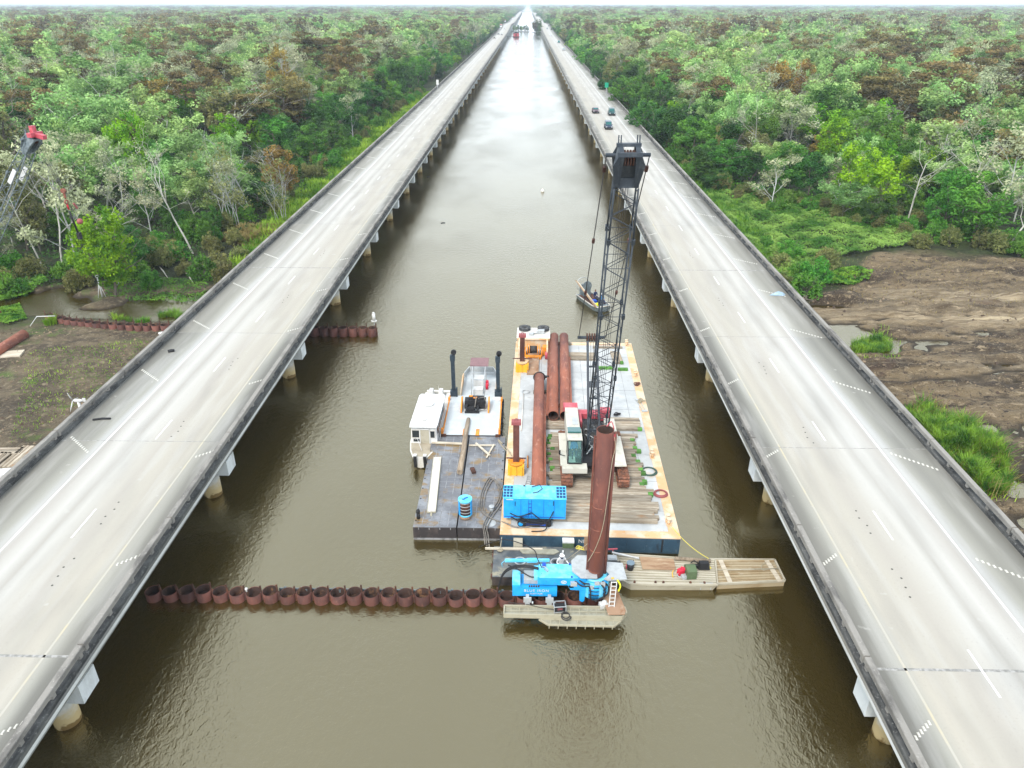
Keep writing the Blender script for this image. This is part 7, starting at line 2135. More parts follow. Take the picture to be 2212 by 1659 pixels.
m_ = MB(); q = G(1528, 1263, .5); m_.bar((q.x - .5, q.y - .02, .62), (q.x + .35, q.y, .62), .06, .06); m_.bar((q.x - .4, q.y, .62), (q.x - .4, q.y - .02, .1), .05); m_.bar((q.x + .25, q.y, .62), (q.x + .25, q.y - .02, .1), .05); m_.build('ladder_rail', M['galv'], jb)
om = thing('outboard_motor', 'black outboard engine tilted at the stern of the tan boat', 'outboard motor', G(1516, 1228, .62))
MB().box((.1, 0, .30), (.75, .42, .48), taper=.8).build('cowling', M['black'], om); m_ = MB(); m_.box((-.4, .05, .15), (.5, .22, .2)); m_.tube([(-.2, .1, .3), (-.5, .25, .45), (-.75, .15, .3)], .04, 5); m_.build('tiller', M['black'], om)
m_ = MB().extx([(-.42, 0), (.42, 0), (.42, .55), (.1, .75), (-.42, .6)], -.32, .32); tag(m_.build('console_box', M['green_box'], None, G(1490, 1242, .6), R(4)), 'olive green steering box in the tan boat', 'console')
m_ = MB(); m_.box((0, 0, .2), (.4, .3, .4), .4); m_.box((.15, .12, .36), (.3, .2, .14), -.3); tag(m_.build('fuel_can', M['red'], None, G(1470, 1240, .6)), 'bright red fuel can beside the olive steering box', 'can')
m_ = MB(); m_.box((0, 0, .1), (.5, .35, .2), .3); m_.torus((-.3, .1, .12), .2, .03, 14, 5); tag(m_.build('gear_bag', M['galv'], None, G(1480, 1248, .6)), 'grey gear bag and line in front of the red can', 'bag')
m_ = MB(); m_.tube([(-.25, -.05, .02), (-.3, .1, .25), (-.2, .3, .32)], .03, 5); tag(m_.build('yellow_strap', M['yellow'], None, G(1462, 1247, .6)), 'small yellow strap left of the red can', 'strap')
bk = thing('bucket', 'black bucket with blue-grey lid standing in the tan boat', 'bucket', G(1361, 1229, .62))
MB().cyl((0, 0, 0), (0, 0, .50), .21, .24, n=18).build('bucket_body', M['bucket'], bk); MB().cyl((0, 0, .50), (0, 0, .55), .26, n=18).build('lid', M['bucket_lid'], bk); MB().box((-.26, 0, .2), (.06, .2, .2)).build('pink_tag', M['crane_red'], bk)
a_, b_ = G(1387, 1200, .66), G(1452, 1220, .66)
m_ = MB(); q = [G(1381, 1203, .64), G(1455, 1208, .64), G(1460, 1232, .64), G(1388, 1230, .64)]; m_.prism([(v.x, v.y) for v in reversed(q)], .64, .68); tag(m_.build('plywood_sheet', M['ply']), 'brown stained plywood sheet lying in the tan boat', 'plywood')
m_ = MB(); m_.tube([G(1322, 1193, 1.0), G(1380, 1206, .74)], .07, 7); tag(m_.build('white_pole', M['white']), 'white pole leaning from the low float onto the plywood', 'pole')
m_ = MB(); a_ = G(1322, 1193, .9); m_.bar(a_ + Vector((-.3, 0, .25)), a_ + Vector((.35, 0, .3)), .10, .06); m_.bar(a_ + Vector((.05, 0, .05)), a_ + Vector((.05, 0, .3)), .07); tag(m_.build('valve_handle', M['crane_red']), 'small red valve handle beside the foot of the tall pile', 'valve')
m_ = MB(); m_.tube(smooth_path([G(1339, 1212, .66), G(1345, 1226, .66), G(1360, 1226, .64), G(1369, 1220, .64), G(1368, 1210, .7)]), .03, 5); tag(m_.build('black_hose', M['black']), 'thin black hose looped behind the bucket', 'hose')
m_ = MB(); m_.tube([G(1458, 1206, .72), G(1535, 1212, .72)], .13, 10); tag(m_.build('round_log', M['log']), 'round brown log along the far side of the tan boat', 'log')
m_ = MB(); m_.tube([G(1503, 1208, .72), G(1530, 1211, .72)], .09, 8); m_.build('log_sleeve', M['white']) if False else None
for i, (vx, vy, dx, dy, z, mt, lb) in enumerate(((1325, 1226, .9, .5, .72, 'black', 'black crate at the left end of the tan boat'), (1322, 1212, .6, .5, .75, 'galv', 'pale fittings box behind the black crate'))):
    m_ = MB(); m_.box((0, 0, .16), (dx, dy, .32)); m_.box((0, 0, .34), (dx * .8, dy * .7, .05)); tag(m_.build('crate', M[mt], None, G(vx, vy, z - .1)), lb, 'crate')
rf_ = thing('raft', 'low brown ribbed raft at the far right with two boards across it', 'raft', (0, 0, 0))
r0, r1, r2, r3 = G(1530, 1209, .42), G(1673, 1210, .42), G(1695, 1255, .42), G(1550, 1262, .42)
RV = [(r3.x, r3.y), (r2.x, r2.y), (r1.x, r1.y), (r0.x + .08, r0.y)]
m_ = MB().prism(RV, -.15, .40); m_.build('hull', M['raft_brown'], rf_)
m_ = MB()
for i in range(4): a_, b_ = RV[i], RV[(i + 1) % 4]; m_.bar((*a_, .44), (*b_, .44), .12, .14)
mid0, mid1 = r3.lerp(r0, .52), r2.lerp(r1, .52); m_.tube([mid0 + Vector((.1, 0, .1)), mid1 + Vector((-.1, 0, .1))], .05, 6)
m_.build('raft_edge', M['boat_tan'], rf_)
for k in range(9):
    t = (k + .5) / 9; MB().bar(r3.lerp(r0, t) + Vector((.08, 0, .0)), r2.lerp(r1, t) + Vector((-.08, 0, .0)), .15, .09).build('deck_rib', M['raft_brown'], rf_)
for lb, a_, b_ in (('pale board across the raft, nearer the tan boat', G(1556, 1210, .50), G(1577, 1257, .50)), ('pale board across the raft at its outer end', G(1656, 1211, .50), G(1685, 1256, .50))):
    m_ = MB().bar(a_, b_, .30, .06, up=(0, 0, 1)); tag(m_.build('board', M['plank_pale'], None), lb, 'board')
m_ = MB(); m_.tube(smooth_path([G(1655, 1215, .55), G(1645, 1222, .5), G(1650, 1232, .5), G(1668, 1222, .5), G(1660, 1214, .5)]), .03, 5); tag(m_.build('line_coil', M['rope']), 'small pale line coil under the raft\'s outer board', 'rope')
m_ = MB(); pA = BI @ Vector((hw - .5, -hl + .7, BZ + .4)); pB = G(1530, 1206, .75)
m_.tube([pA.lerp(pB, t) - Vector((0, 0, .5 * 4 * t * (1 - t) * .5)) for t in np.linspace(0, 1, 9)], .028, 5); m_.tube(smooth_path([pB, G(1528, 1216, .6), G(1536, 1228, .6), G(1526, 1222, .62), G(1533, 1213, .7)]), .035, 5)
tag(m_.build('mooring_rope', M['rope_yellow']), 'yellow mooring rope from the big barge corner to the tan boat', 'rope')
# ------------------------------------------------------------------ people
def person(label, loc, rz, pose, shirt, trousers, helmet, scale=1.0):
    """Skinned figure. pose: dict joint -> position (metres, feet at z = 0, facing -y)."""
    names = list(pose['j'].keys()); idx = {n: i for i, n in enumerate(names)}
    me = bpy.data.meshes.new('body')
    me.from_pydata([pose['j'][n][:3] for n in names], [(idx[a], idx[b]) for a, b in pose['e']], [])
    o = bpy.data.objects.new('person', me); COL.objects.link(o)
    o.location = loc; o.rotation_euler = (0, 0, rz); o.scale = (scale,) * 3
    tag(o, label, 'person')
    sk = o.modifiers.new('skin', 'SKIN'); 
    lay = me.skin_vertices[0] if len(me.skin_vertices) else me.skin_vertices.new()
    for n in names:
        r_ = pose['j'][n][3]; lay.data[idx[n]].radius = (r_, r_ * (.72 if n in ('chest', 'belly', 'pelvis') else 1))
    lay.data[idx['pelvis']].use_root = True
    sb = o.modifiers.new('smooth', 'SUBSURF'); sb.levels = 1; sb.render_levels = 1
    me.materials.append(shirt)
    hx, hy, hz_ = pose['j']['head'][:3]
    hd = MB(); hd.ball((hx, hy, hz_ + .04), .105, 14, 10, (.85, 1.0, 1.2)); hd.ball((hx, hy - .105, hz_ + .02), .022, 6, 5, (.8, 1.2, 1.3)); 
    for s in (-1, 1): hd.ball((hx + s * .09, hy + .01, hz_ + .03), .028, 6, 5, (.4, .8, 1.2))
    hd.build('head', M['skin'], o)
    ey = MB()
    for s in (-1, 1): ey.ball((hx + s * .035, hy - .094, hz_ + .055), .012, 6, 4)
    ey.box((hx, hy - .098, hz_ - .03), (.045, .012, .010)); ey.build('face_detail', M['rust_dark'], o)
    if helmet:
        ht = MB(); ht.ball((hx, hy, hz_ + .10), .135, 16, 8, (.92, 1.08, .85)); ht.cyl((hx, hy - .04, hz_ + .085), (hx, hy - .04, hz_ + .105), .155, n=16); ht.build('hard_hat', M['hardhat'], o)
        nk = MB(); nk.hollow((hx, hy, hz_ - .12), (hx, hy, hz_ - .02), .10, .07, 12); nk.build('neck_cloth', M['cloth_navy'], o)
    else:
        hr = MB(); hr.ball((hx, hy + .02, hz_ + .10), .112, 12, 7, (.9, 1.0, .95)); hr.build('hair', M['rust_dark'], o)
    # hands with fingers closed a little, boots
    hn = MB()
    for s in ('l', 'r'):
        w = Vector(pose['j']['wrist_' + s][:3]); e = Vector(pose['j']['elbow_' + s][:3]); d = (w - e).normalized(); sd_ = d.cross(Vector((0, 0, 1)))
        sd_ = sd_.normalized() if sd_.length > .1 else Vector((1, 0, 0)); dn = d.cross(sd_)
        hn.box(w + d * .045, (.08, .085, .035), rot=Matrix((sd_, d, dn)).transposed())
        for k, (off, ln) in enumerate(((-.030, .062), (-.010, .075), (.011, .070), (.031, .052))):
            b = w + d * .085 + sd_ * off; hn.tube([b, b + d * ln * .6 + dn * .008, b + d * ln + dn * .03], [.010, .009, .007], 5)
        b = w + d * .03 + sd_ * -.045; hn.tube([b, b + d * .035 - sd_ * .02, b + d * .065 - sd_ * .018], [.012, .011, .008], 5)
    hn.build('hands', M['skin'], o)
    lg = MB()
    for s in ('l', 'r'):
        J = pose['j']; a, b, c = (Vector(J[n + '_' + s][:3]) for n in ('hip', 'knee', 'ankle'))
        lg.tube([a, a.lerp(b, .5), b, b.lerp(c, .4), c], [.105, .092, .072, .066, .052], 10)
        lg.cur = 1; lg.box(c + Vector((0, -.06, -.03)), (.10, .27, .10)); lg.cur = 0
    lg.build('trousers', [trousers, M['black']], o)
    return o
def standing(arm_l, arm_r, lean=0.0):
    J = {'pelvis': (0, 0, .95, .14), 'belly': (0, -lean * .3, 1.12, .15), 'chest': (0, -lean * .7, 1.36, .17), 'neck': (0, -lean, 1.50, .07), 'head': (0, -lean * 1.1 - .01, 1.62, .06),
         'shoulder_l': (-.19, -lean * .8, 1.43, .07), 'elbow_l': (*arm_l[0], .048), 'wrist_l': (*arm_l[1], .035), 'shoulder_r': (.19, -lean * .8, 1.43, .07), 'elbow_r': (*arm_r[0], .048), 'wrist_r': (*arm_r[1], .035),
         'hip_l': (-.10, 0, .90, .10), 'knee_l': (-.11, -.02, .50, .07), 'ankle_l': (-.12, .02, .10, .05), 'hip_r': (.10, 0, .90, .10), 'knee_r': (.11, -.03, .50, .07), 'ankle_r': (.12, .0, .10, .05)}
    E_ = [('pelvis', 'belly'), ('belly', 'chest'), ('chest', 'neck'), ('neck', 'head'), ('chest', 'shoulder_l'), ('shoulder_l', 'elbow_l'), ('elbow_l', 'wrist_l'), ('chest', 'shoulder_r'), ('shoulder_r', 'elbow_r'), ('elbow_r', 'wrist_r'),
          ('pelvis', 'hip_l'), ('hip_l', 'knee_l'), ('knee_l', 'ankle_l'), ('pelvis', 'hip_r'), ('hip_r', 'knee_r'), ('knee_r', 'ankle_r')]
    return {'j': J, 'e': E_}
def seated(h=.45):
    p = standing(((-.26, -.12, .98 - .45 + h * 0 + .3), (-.18, -.38, .80)), ((.26, -.12, .83), (.18, -.38, .80)))
    J = p['j']
    for n in ('pelvis', 'belly', 'chest', 'neck', 'head', 'shoulder_l', 'shoulder_r'): J[n] = (J[n][0], J[n][1], J[n][2] - .95 + h + .05, J[n][3])
    for s, x in (('l', -.11), ('r', .11)):
        J['hip_' + s] = (x, -.02, h + .02, .10); J['knee_' + s] = (x * 1.3, -.46, h + .02, .075); J['ankle_' + s] = (x * 1.2, -.48, .08, .05)
        J['elbow_' + s] = (x * 2.3, -.12, h + .22, .048); J['wrist_' + s] = (x * 1.6, -.36, h + .20, .035)
    return p
wp = Vector((TPX - 2.02, ROWY + 1.75, .727))
person('person in white shirt and white hard hat standing behind the blue press', wp, R(15), standing(((-.30, -.10, 1.18), (-.22, -.34, 1.10)), ((.32, -.18, 1.20), (.40, -.42, 1.16)), .10), M['cloth_white'], M['cloth_navy'], True, 1.04)
person('person in blue shirt seated behind the cab window of the barge crane', cloc + Vector((-1.53, -1.12, 1.48)), 0, seated(.50), M['cloth_blue'], M['cloth_navy'], False)

# ------------------------------------------------------------------ skiff out on the canal
a_, b_ = G(1262, 657, .25), G(1306, 668, .25)
sk_ = thing('skiff', 'small grey work skiff with engine and long poles out on the canal', 'boat', G(1281, 657, 0), R(23))
hull_loft(MB(), [(-2.6, .85, .75, .62, .0), (-1.6, 1.05, .9, .50, -.2), (1.5, 1.05, .9, .45, -.2), (2.5, 1.0, .85, .45, -.2)]).build('hull', M['boom_grey'], sk_)
m_ = MB()
for s in (-1, 1): m_.tube([(s * .85, -2.6, .66), (s * 1.05, -1.6, .56), (s * 1.05, 2.4, .5)], .06, 6)
m_.tube([(-.85, -2.6, .66), (.85, -2.6, .66)], .06, 6); m_.build('gunwale', M['offwhite'], sk_)
m_ = MB(); m_.box((0, .2, .50), (1.75, 3.6, .04)); m_.build('floor', M['rust_dark'], sk_)
m_ = MB(); m_.box((-.1, 1.9, .95), (1.0, 1.0, .8)); m_.cyl((-.1, 1.4, 1.7), (-.1, 1.5, 1.7), .6, n=16); m_.box((0, 2.4, 1.2), (.6, .3, .9)); m_.build('engine', M['boom_grey'], sk_)
m_ = MB(); m_.torus((-.1, 2.6, 1.6), .82, .04, 20, 5, Matrix.Rotation(PI / 2, 3, 'X'))
for k in range(5): m_.bar((-.7 + .3 * k, 2.6, .9), (-.7 + .3 * k, 2.6, 2.25), .03)
m_.build('propeller_cage', M['galv'], sk_)
m_ = MB(); m_.box((.3, -.6, .7), (.5, .5, .4)); m_.box((-.4, .3, .7), (.4, .5, .4)); m_.build('gear_box', M['black'], sk_)
m_ = MB(); m_.box((-.55, -1.9, .72), (.5, .35, .25)); m_.build('yellow_case', M['vest'], sk_)
m_ = MB(); m_.box((-.35, -.9, .7), (.45, .5, .35)); m_.build('blue_case', M['royal'], sk_)
a_ = G(1291, 662, .7); b_ = G(1247, 607, 3.0)
for d in (0, .35):
    m_ = MB(); m_.tube([a_ + Vector((-.1 - d * .4, -d, 0)), b_ + Vector((-d * .5, d * .5, 0))], [.085, .06], 8); tag(m_.build('long_pole', M['plank_pale'] if not d else M['ply']), 'long pale wooden pole leaning over the skiff' if not d else 'shorter brown pole beside the long pale pole in the skiff', 'pole')
q = sk_.location
person('person in dark clothes seated in the middle of the skiff', q + Vector((.25, .3, .48)), R(20), seated(.45), M['cloth_navy'], M['cloth_navy'], False, 1.0)
person('person in blue shirt seated in the front of the skiff, partly behind the boom', q + Vector((.95, -1.0, .48)), R(25), seated(.45), M['cloth_blue'], M['cloth_navy'], True, 1.0)

m_ = MB(); m_.ball((0, 0, .1), .38, 14, 8); m_.cyl((0, 0, .4), (0, 0, .65), .1, n=8)
tag(m_.build('buoy', M['offwhite'], None, G(1172, 414, 0)), 'small pale buoy floating alone in mid canal', 'buoy')
hu_ = thing('river_hut', 'small dark red floating hut far up the canal by the left bridge', 'hut', G(1115, 80, 0))
MB().box((0, 0, .3), (7.5, 6, .9)).build('float', M['black'], hu_); MB().box((0, 0, 2.4), (6.2, 5, 3.4)).build('wall', M['crane_red'], hu_)
m_ = MB(); m_.exty([(-3.6, 4.0), (3.6, 4.0), (0, 5.4)], -2.9, 2.9); m_.build('roof', M['black'], hu_); MB().box((0, -2.52, 2.2), (1.4, .06, 2.2)).build('door', M['rust_dark'], hu_)
MB().box((-8, 0, .4), (9, 1.5, .3)).build('gangway', M['black'], hu_)

sk_.scale = (1.05, 1.1, 1.1)
# ------------------------------------------------------------------ cars on the bridges
def carmat(n, c): return mat(n, c, .3, spec=.6)
CM = {'navy': carmat('dark_navy_car_paint', (.025, .04, .075)), 'dgreen': carmat('dark_green_car_paint', (.012, .055, .06)), 'maroon': carmat('dark_maroon_car_paint', (.07, .03, .045)), 'white': carmat('white_car_paint', (.75, .76, .76)),
      'silver': carmat('silver_car_paint', (.42, .44, .45)), 'red': carmat('red_lorry_paint', (.48, .05, .05)), 'teal': carmat('teal_car_paint', (.03, .17, .18)), 'grey': carmat('grey_car_paint', (.12, .13, .14)), 'tan': carmat('tan_car_paint', (.40, .34, .27))}
def loft_x(m_, prof, hw0, hw1, zbreak):
    """Side profile (y, z) drawn across the car; narrower above zbreak."""
    n = len(prof); V = []
    for s in (-1, 1):
        for y, z in prof: V.append((s * (hw0 if z <= zbreak else hw1), y, z))
    F = [tuple(reversed(range(n))), tuple(range(n, 2 * n))] + [(i, (i + 1) % n, n + (i + 1) % n, n + i) for i in range(n)]
    return m_.add(V, F)
def car_parts(kind, paint):
    L = {'jeep': 4.5, 'suv': 4.8, 'sedan': 4.7, 'pickup': 5.6}[kind]
    h_ = {'jeep': 1.85, 'suv': 1.8, 'sedan': 1.45, 'pickup': 1.85}[kind]
    f = L / 2; P = []
    b = MB()
    loft_x(b, [(-f, .45), (f, .45), (f, .95), (f - .2, 1.02), (-f + 1.3, 1.02), (-f + .1, .92), (-f, .75)], .92, .88, .96); P.append(('body', b.mesh('body', paint)))
    if kind == 'pickup': pr = [(-f + 1.5, 1.02), (f - 2.1, 1.02), (f - 2.3, h_), (-f + 2.2, h_)]
    elif kind == 'sedan': pr = [(-f + 1.3, 1.02), (f - .5, 1.02), (f - 1.3, h_), (-f + 2.0, h_)]
    else: pr = [(-f + 1.35, 1.02), (f - .08, 1.02), (f - .2, h_), (-f + 1.75, h_)]
    b = MB(); loft_x(b, pr, .84, .74, 1.1); P.append(('cabin', b.mesh('cabin', paint)))
    y0, y1, y2, y3 = pr[0][0], pr[1][0], pr[2][0], pr[3][0]
    g = MB()
    def win(ya, za, yb, zb, ins): g.add([(-.70, ya, za), (.70, ya, za), (.64, yb, zb), (-.64, yb, zb)], [(0, 1, 2, 3)])
    for (ya, yb, o_) in ((y0, y3, -.015), (y1, y2, .015)):
        win(ya + (yb - ya) * .12 + o_, 1.02 + (h_ - 1.02) * .12, ya + (yb - ya) * .88 + o_, 1.02 + (h_ - 1.02) * .88, 0)
    for s in (-1, 1): g.add([(s * .845, y0 + .25, 1.1), (s * .845, y1 - .15, 1.1), (s * .765, y2 - .12, h_ - .12), (s * .765, y3 + .1, h_ - .12)], [(0, 1, 2, 3)])
    P.append(('window', g.mesh('window', M['glass'])))
    w = MB()
    w.cyl((-.11, 0, 0), (.11, 0, 0), .36 if kind in ('jeep', 'pickup') else .33, n=16); wm = w.mesh('wheel', M['black'])
    for s in (-1, 1):
        for y in (-f + .85, f - .9): P.append(('wheel', wm, (s * .86, y, .36)))
    t = MB()
    for s in (-1, 1): t.box((s * .75, f + .01, .85), (.16, .04, .2))
    P.append(('tail_light', t.mesh('tail_light', M['red'])))
    t = MB()
    for s in (-1, 1): t.box((s * .66, -f - .01, .75), (.3, .04, .16))
    P.append(('headlight', t.mesh('headlight', M['white'])))
    t = MB().box((0, f + .02, .55), (1.7, .12, .2)); t.box((0, -f - .02, .5), (1.7, .12, .22)); P.append(('bumper', t.mesh('bumper', M['black'])))
    if kind == 'jeep': t = MB().cyl((0, f + .05, .95), (0, f + .28, .95), .36, n=16); P.append(('spare_wheel', t.mesh('spare_wheel', M['black']))); t = MB().cyl((0, f + .281, .95), (0, f + .30, .95), .2, n=14); P.append(('spare_wheel_cover', t.mesh('spare_wheel_cover', M['white'])))
    else: t = MB().box((0, f + .03, .78), (.42, .03, .18)); P.append(('number_plate', t.mesh('number_plate', M['white'])))
    if kind == 'pickup': t = MB().box((0, f - 1.05, 1.025), (1.5, 1.8, .03)); P.append(('load_bed', t.mesh('load_bed', M['black'])))
    t = MB()
    for s in (-1, 1): t.box((s * 1.0, y0 + .3, 1.12), (.16, .1, .14))
    P.append(('mirror', t.mesh('mirror', M['black'])))
    return P
CARS = {}
def car(kind, col, x, y, label, toward=False):
    k = (kind, col)
    if k not in CARS: CARS[k] = car_parts(kind, CM[col])
    o = thing('car' if kind != 'pickup' else 'pickup_truck', label, 'car' if kind != 'pickup' else 'pickup', (x, y, zdeck(y) + .008), PI if not toward else 0, 'vehicles on the highway bridges')
    for c in CARS[k]:
        link(c[0], c[1], o, c[2] if len(c) > 2 else (0, 0, 0))
    return o
def at_deck(vx, vy):
    y = G(vx, vy, 4.7).y
    for _ in range(3): p = G(vx, vy, zdeck(y)); y = p.y
    return p
def lane(sg, X0, s): return X0 + sg * s
# right bridge: the three nearest drive towards the camera in the photograph's lane positions
for kind, col, v, lb in (('jeep', 'navy', (1315, 280), 'dark navy jeep, nearest car on the right bridge'), ('jeep', 'dgreen', (1322, 250), 'dark green jeep with white plate behind the nearest car'), ('sedan', 'maroon', (1287, 245), 'small dark maroon car left of the green jeep')):
    p = at_deck(*v); car(kind, col, p.x, p.y + 1.6, lb, True)
FAR = [('sedan', 'silver', (1218, 109), 'silver car low on the far right bridge'), ('pickup', 'teal', (1207, 93), 'white and teal pickup beyond the silver car'), ('sedan', 'white', (1190, 78), 'white car in the left lane of the far right bridge'), ('suv', 'silver', (1182, 62), 'pale car near the crest of the right bridge'), ('sedan', 'grey', (1186, 56), 'grey car on the crest of the right bridge'), ('sedan', 'white', (1170, 45), 'white car beyond the crest of the right bridge'),
       ('suv', 'tan', (1068, 84), 'tan car lowest on the far left bridge'), ('sedan', 'silver', (1084, 76), 'silver car in the inner lane of the far left bridge'), ('sedan', 'grey', (1077, 75), 'grey car between the tan and silver cars'), ('suv', 'white', (1080, 64), 'white car in the outer lane of the left bridge'), ('sedan', 'white', (1090, 62), 'white car in the inner lane of the left bridge'), ('sedan', 'silver', (1101, 47), 'small silver car beside the red lorries')]
for kind, col, v, lb in FAR:
    p = at_deck(*v)
    car(kind, col, p.x, p.y, lb, v[0] > 1140)
lt = []
for i, (v, lb) in enumerate((((1082, 58), 'red lorry nearest on the far left bridge'), ((1091, 48), 'second red lorry on the far left bridge'), ((1107, 41), 'third red lorry, farthest up the left bridge'))):
    p = at_deck(*v)
    o = thing('lorry', lb, 'lorry', (p.x, p.y, zdeck(p.y) + .008), 0, 'red lorries on the far left bridge')
    MB().box((0, 4, 2.3), (2.5, 11, 2.9)).build('trailer', CM['red'] if i != 1 else CM['red'], o); MB().box((0, -3.2, 1.75), (2.4, 2.2, 2.6)).build('cab', CM['white'], o); MB().box((0, -4.32, 2.3), (2.0, .04, .9)).build('windscreen', M['glass'], o)
    w = MB()
    for y in (-3.4, -.5, 6.5, 7.8):
        for s in (-1, 1): w.cyl((s * 1.05 - .15, y, .5), (s * 1.05 + .15, y, .5), .5, n=12)
    w.build('wheel', M['black'], o)
# litter on the roadways
m_ = MB()
q = [(-1.0, -.15, 0), (-.3, -.35, .05), (.6, -.3, .0), (.9, .1, .03), (.5, .42, .12), (-.2, .4, .05), (0, .05, .42), (-.5, .0, .2), (.5, .05, .3)]
m_.add(q, [(0, 1, 7), (1, 6, 7), (1, 2, 8), (1, 8, 6), (2, 3, 8), (3, 4, 8), (4, 6, 8), (4, 5, 6), (5, 7, 6), (5, 0, 7), (0, 5, 4, 3, 2, 1)])
tag(m_.build('crumpled_tarp', M['tarp'], None, G(1680, 637, 4.71)), 'crumpled pale blue tarp on the right bridge shoulder', 'tarp')
for v, sz, lb in (((220, 907), (1.3, .10), 'dark tyre strip lying by the left bridge parapet'), ((370, 760), (.5, .2), 'small dark rag on the left bridge shoulder'), ((957, 483), (.6, .12), 'dark tyre scrap on the inner shoulder of the left bridge'), ((925, 383), (.5, .15), 'dark scrap by the outer parapet of the left bridge')):
    m_ = MB(); m_.tube([(-sz[0] / 2, -.1, .06), (0, .05, .10), (sz[0] / 2, .12, .06)], sz[1] * .8, 6)
    tag(m_.build('road_debris', M['black'], None, G(*v, 4.71)), lb, 'debris', 'debris on the roadways')

# ------------------------------------------------------------------ things on the banks
tb = thing('wind_turbine', 'small white wind turbine on a post behind the left bridge parapet', 'wind turbine', G(181, 905, .4))
zt_ = HT(tb.location.x, tb.location.y, 868) - tb.location.z
MB().cyl((0, 0, -.3), (0, 0, zt_), .16, .13, n=12).build('post', M['white'], tb)
m_ = MB(); m_.ball((0, 0, zt_ + .12), .2, 12, 8, (2.3, .8, .8)); m_.box((.55, 0, zt_ + .2), (.3, .05, .35)); m_.build('nacelle', M['white'], tb)
for a in (1.9, 4.0, 6.1):
    m_ = MB(); d = Vector((0, math.cos(a), math.sin(a))); m_.tube([Vector((-.5, 0, zt_ + .12)), Vector((-.52, 0, zt_ + .12)) + d * .45, Vector((-.55, 0, zt_ + .12)) + d * 1.0], [.05, .06, .015], 5); m_.build('blade', M['white'], tb)
lyp = thing('steel_pipe_on_bank', 'short thick rusty pipe lying on the left bank at the picture edge', 'pipe', (0, 0, 0))
a_, b_ = G(-45, 785, .85), G(52, 722, .85)
MB().hollow(a_, b_, .55, .51, 28).build('pipe_wall', M['rust_pipe'], lyp); MB().cyl(a_.lerp(b_, .02), a_.lerp(b_, .985), .505, n=24).build('pipe_lining', M['rust_inside'], lyp)
p = G(20, 768, .4)
tm = thing('timber_mat', 'pale timber mat under the rusty pipe on the left bank', 'timber mat', (p.x, p.y, .42), .25)
for k in range(5): plank_mesh(2.6, .3, .2, 0).build('timber', M['plank_pale'], tm, (0, -.66 + .33 * k, 0))
for j, (vx, vy, n, ln, rz, lb) in enumerate(((45, 990, 5, 3.2, R(88), 'grey timber mat against the left bridge, laid towards the bridge'), (5, 978, 3, 3.4, R(4), 'grey timber mat at the picture edge, laid along the bank'), (-10, 1003, 3, 3.0, R(88), 'timber mat half outside the picture, beside the dark pile of earth'))):
    p = G(vx, vy, .45); tm = thing('timber_mat', lb, 'timber mat', (p.x, p.y, .48), rz, 'timber mats on the left bank')
    for k in range(n): plank_mesh(ln, .30, .2, 0).build('timber', M['timber'], tm, (0, -.32 * (n - 1) / 2 + .32 * k, 0))
m_ = MB(); m_.box((0, 0, .2), (1.6, 1.1, .4), .2, taper=.9); tag(m_.build('white_tote', M['white'], None, G(8, 1028, .45)), 'white block at the left picture edge below the timber mats', 'block')
gp = thing('gauge_post', 'white instrument post on three legs below the bright green tree', 'post', G(222, 643, .3))
zz_ = HT(gp.location.x, gp.location.y, 598) - .3
MB().cyl((0, 0, 0), (0, 0, zz_), .09, n=10).build('mast', M['white'], gp); m_ = MB(); m_.cyl((0, 0, zz_ * .75), (-.45, -.2, 0), .045, n=6); m_.cyl((0, 0, zz_ * .7), (.4, .1, 0), .045, n=6); m_.build('leg', M['white'], gp); MB().box((0, 0, zz_ + .08), (.32, .25, .22)).build('instrument_box', M['white'], gp)
m_ = MB(); m_.cyl((0, 0, 0), (0, 0, .55), .27, .3, n=16); m_.cyl((0, 0, .55), (0, 0, .6), .32, n=16); tag(m_.build('white_bucket', M['white'], None, G(253, 615, .8)), 'white bucket hung on the trunk of the bright green tree', 'bucket')
for (vx, vy, t_, mt, lb) in ((1100 - 0 + 0, 0, 0, 0, 0),) if False else ():
    pass
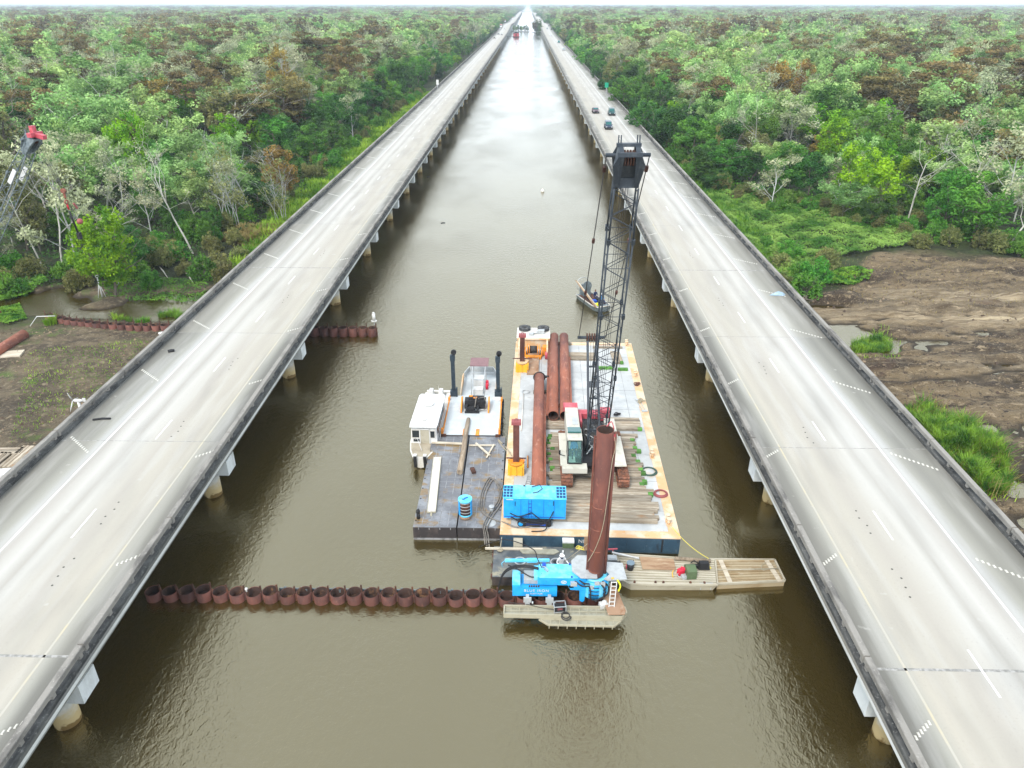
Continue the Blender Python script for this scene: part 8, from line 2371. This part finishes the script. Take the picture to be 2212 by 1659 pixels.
for vx0, vy0, vt0, x_off, lb, mt in ((949, 196, 172, -1, 'thin white roadside sign beside the left bridge parapet', 'white'), (1306, 203, 178, 1, 'green roadside sign beside the right bridge parapet', 'sign_green')):
    p = G(vx0, vy0, 4.7)
    o = thing('road_sign', lb, 'sign', (p.x + x_off * .55, p.y, .3))
    zt2 = HT(p.x, p.y, vt0) - .3
    MB().cyl((0, 0, 0), (0, 0, zt2), .07, n=8).build('post', M['galv'], o); MB().box((0, -.1, zt2 - .9), (.9 if mt == 'white' else 1.3, .05, 1.7)).build('panel', M[mt], o)
m_ = MB()
for k in range(9): a = rnd.uniform(-.6, .6); m_.bar((rnd.uniform(-1.2, 1.0), rnd.uniform(-.5, .5), rnd.uniform(.1, .5)), (rnd.uniform(-.6, 1.6), rnd.uniform(-.6, .6), rnd.uniform(.1, .7)), .08)
tag(m_.build('brush_pile', M['bark'], None, G(1738, 648, .4)), 'dark heap of broken branches beside the right bridge above the puddle', 'branches')
for v, lb, s in (((352, 722), 'pale crumpled bag lying at the foot of the pond wall', .35), ((1776, 588), 'small pale plastic piece on the upper right mud', .25)):
    m_ = MB(); m_.ball((0, 0, .12), s, 8, 5, (1.6, .8, .5)); m_.ball((s, .1, .08), s * .6, 7, 5, (1.2, 1, .5)); tag(m_.build('plastic_litter', M['white'], None, G(*v, .42)), lb, 'litter')
# rocks and clods on the bare soil, uncountable
cr2 = np.random.RandomState(9)
cl = MB()
n_c = 0
while n_c < 2600:
    x = cr2.uniform(31.5, 75) if cr2.rand() < .72 else cr2.uniform(-66, -38); y = cr2.uniform(44, 100) if x > 0 else cr2.uniform(44, 78)
    if not in_view(x, y, 1.2): continue
    z = gh(x, y)
    if z < .1: continue
    r_ = cr2.uniform(.05, .17) * (1.9 if cr2.rand() < .12 else 1)
    V = [(x + r_ * cr2.uniform(.7, 1.2), y, z), (x - r_ * .4, y + r_ * cr2.uniform(.7, 1.1), z), (x - r_ * .5, y - r_ * cr2.uniform(.6, 1.1), z), (x + cr2.uniform(-.2, .2) * r_, y, z + r_ * cr2.uniform(.5, 1.0))]
    cl.add(V, [(0, 1, 3), (1, 2, 3), (2, 0, 3)]); n_c += 1
tag(cl.build('soil_clods', mat('soil_clod', (0.075, 0.052, 0.038), .95, [(.3, U, (0.27, 0.20, 0.13), .45, .6)], coord='World')), kind='stuff')
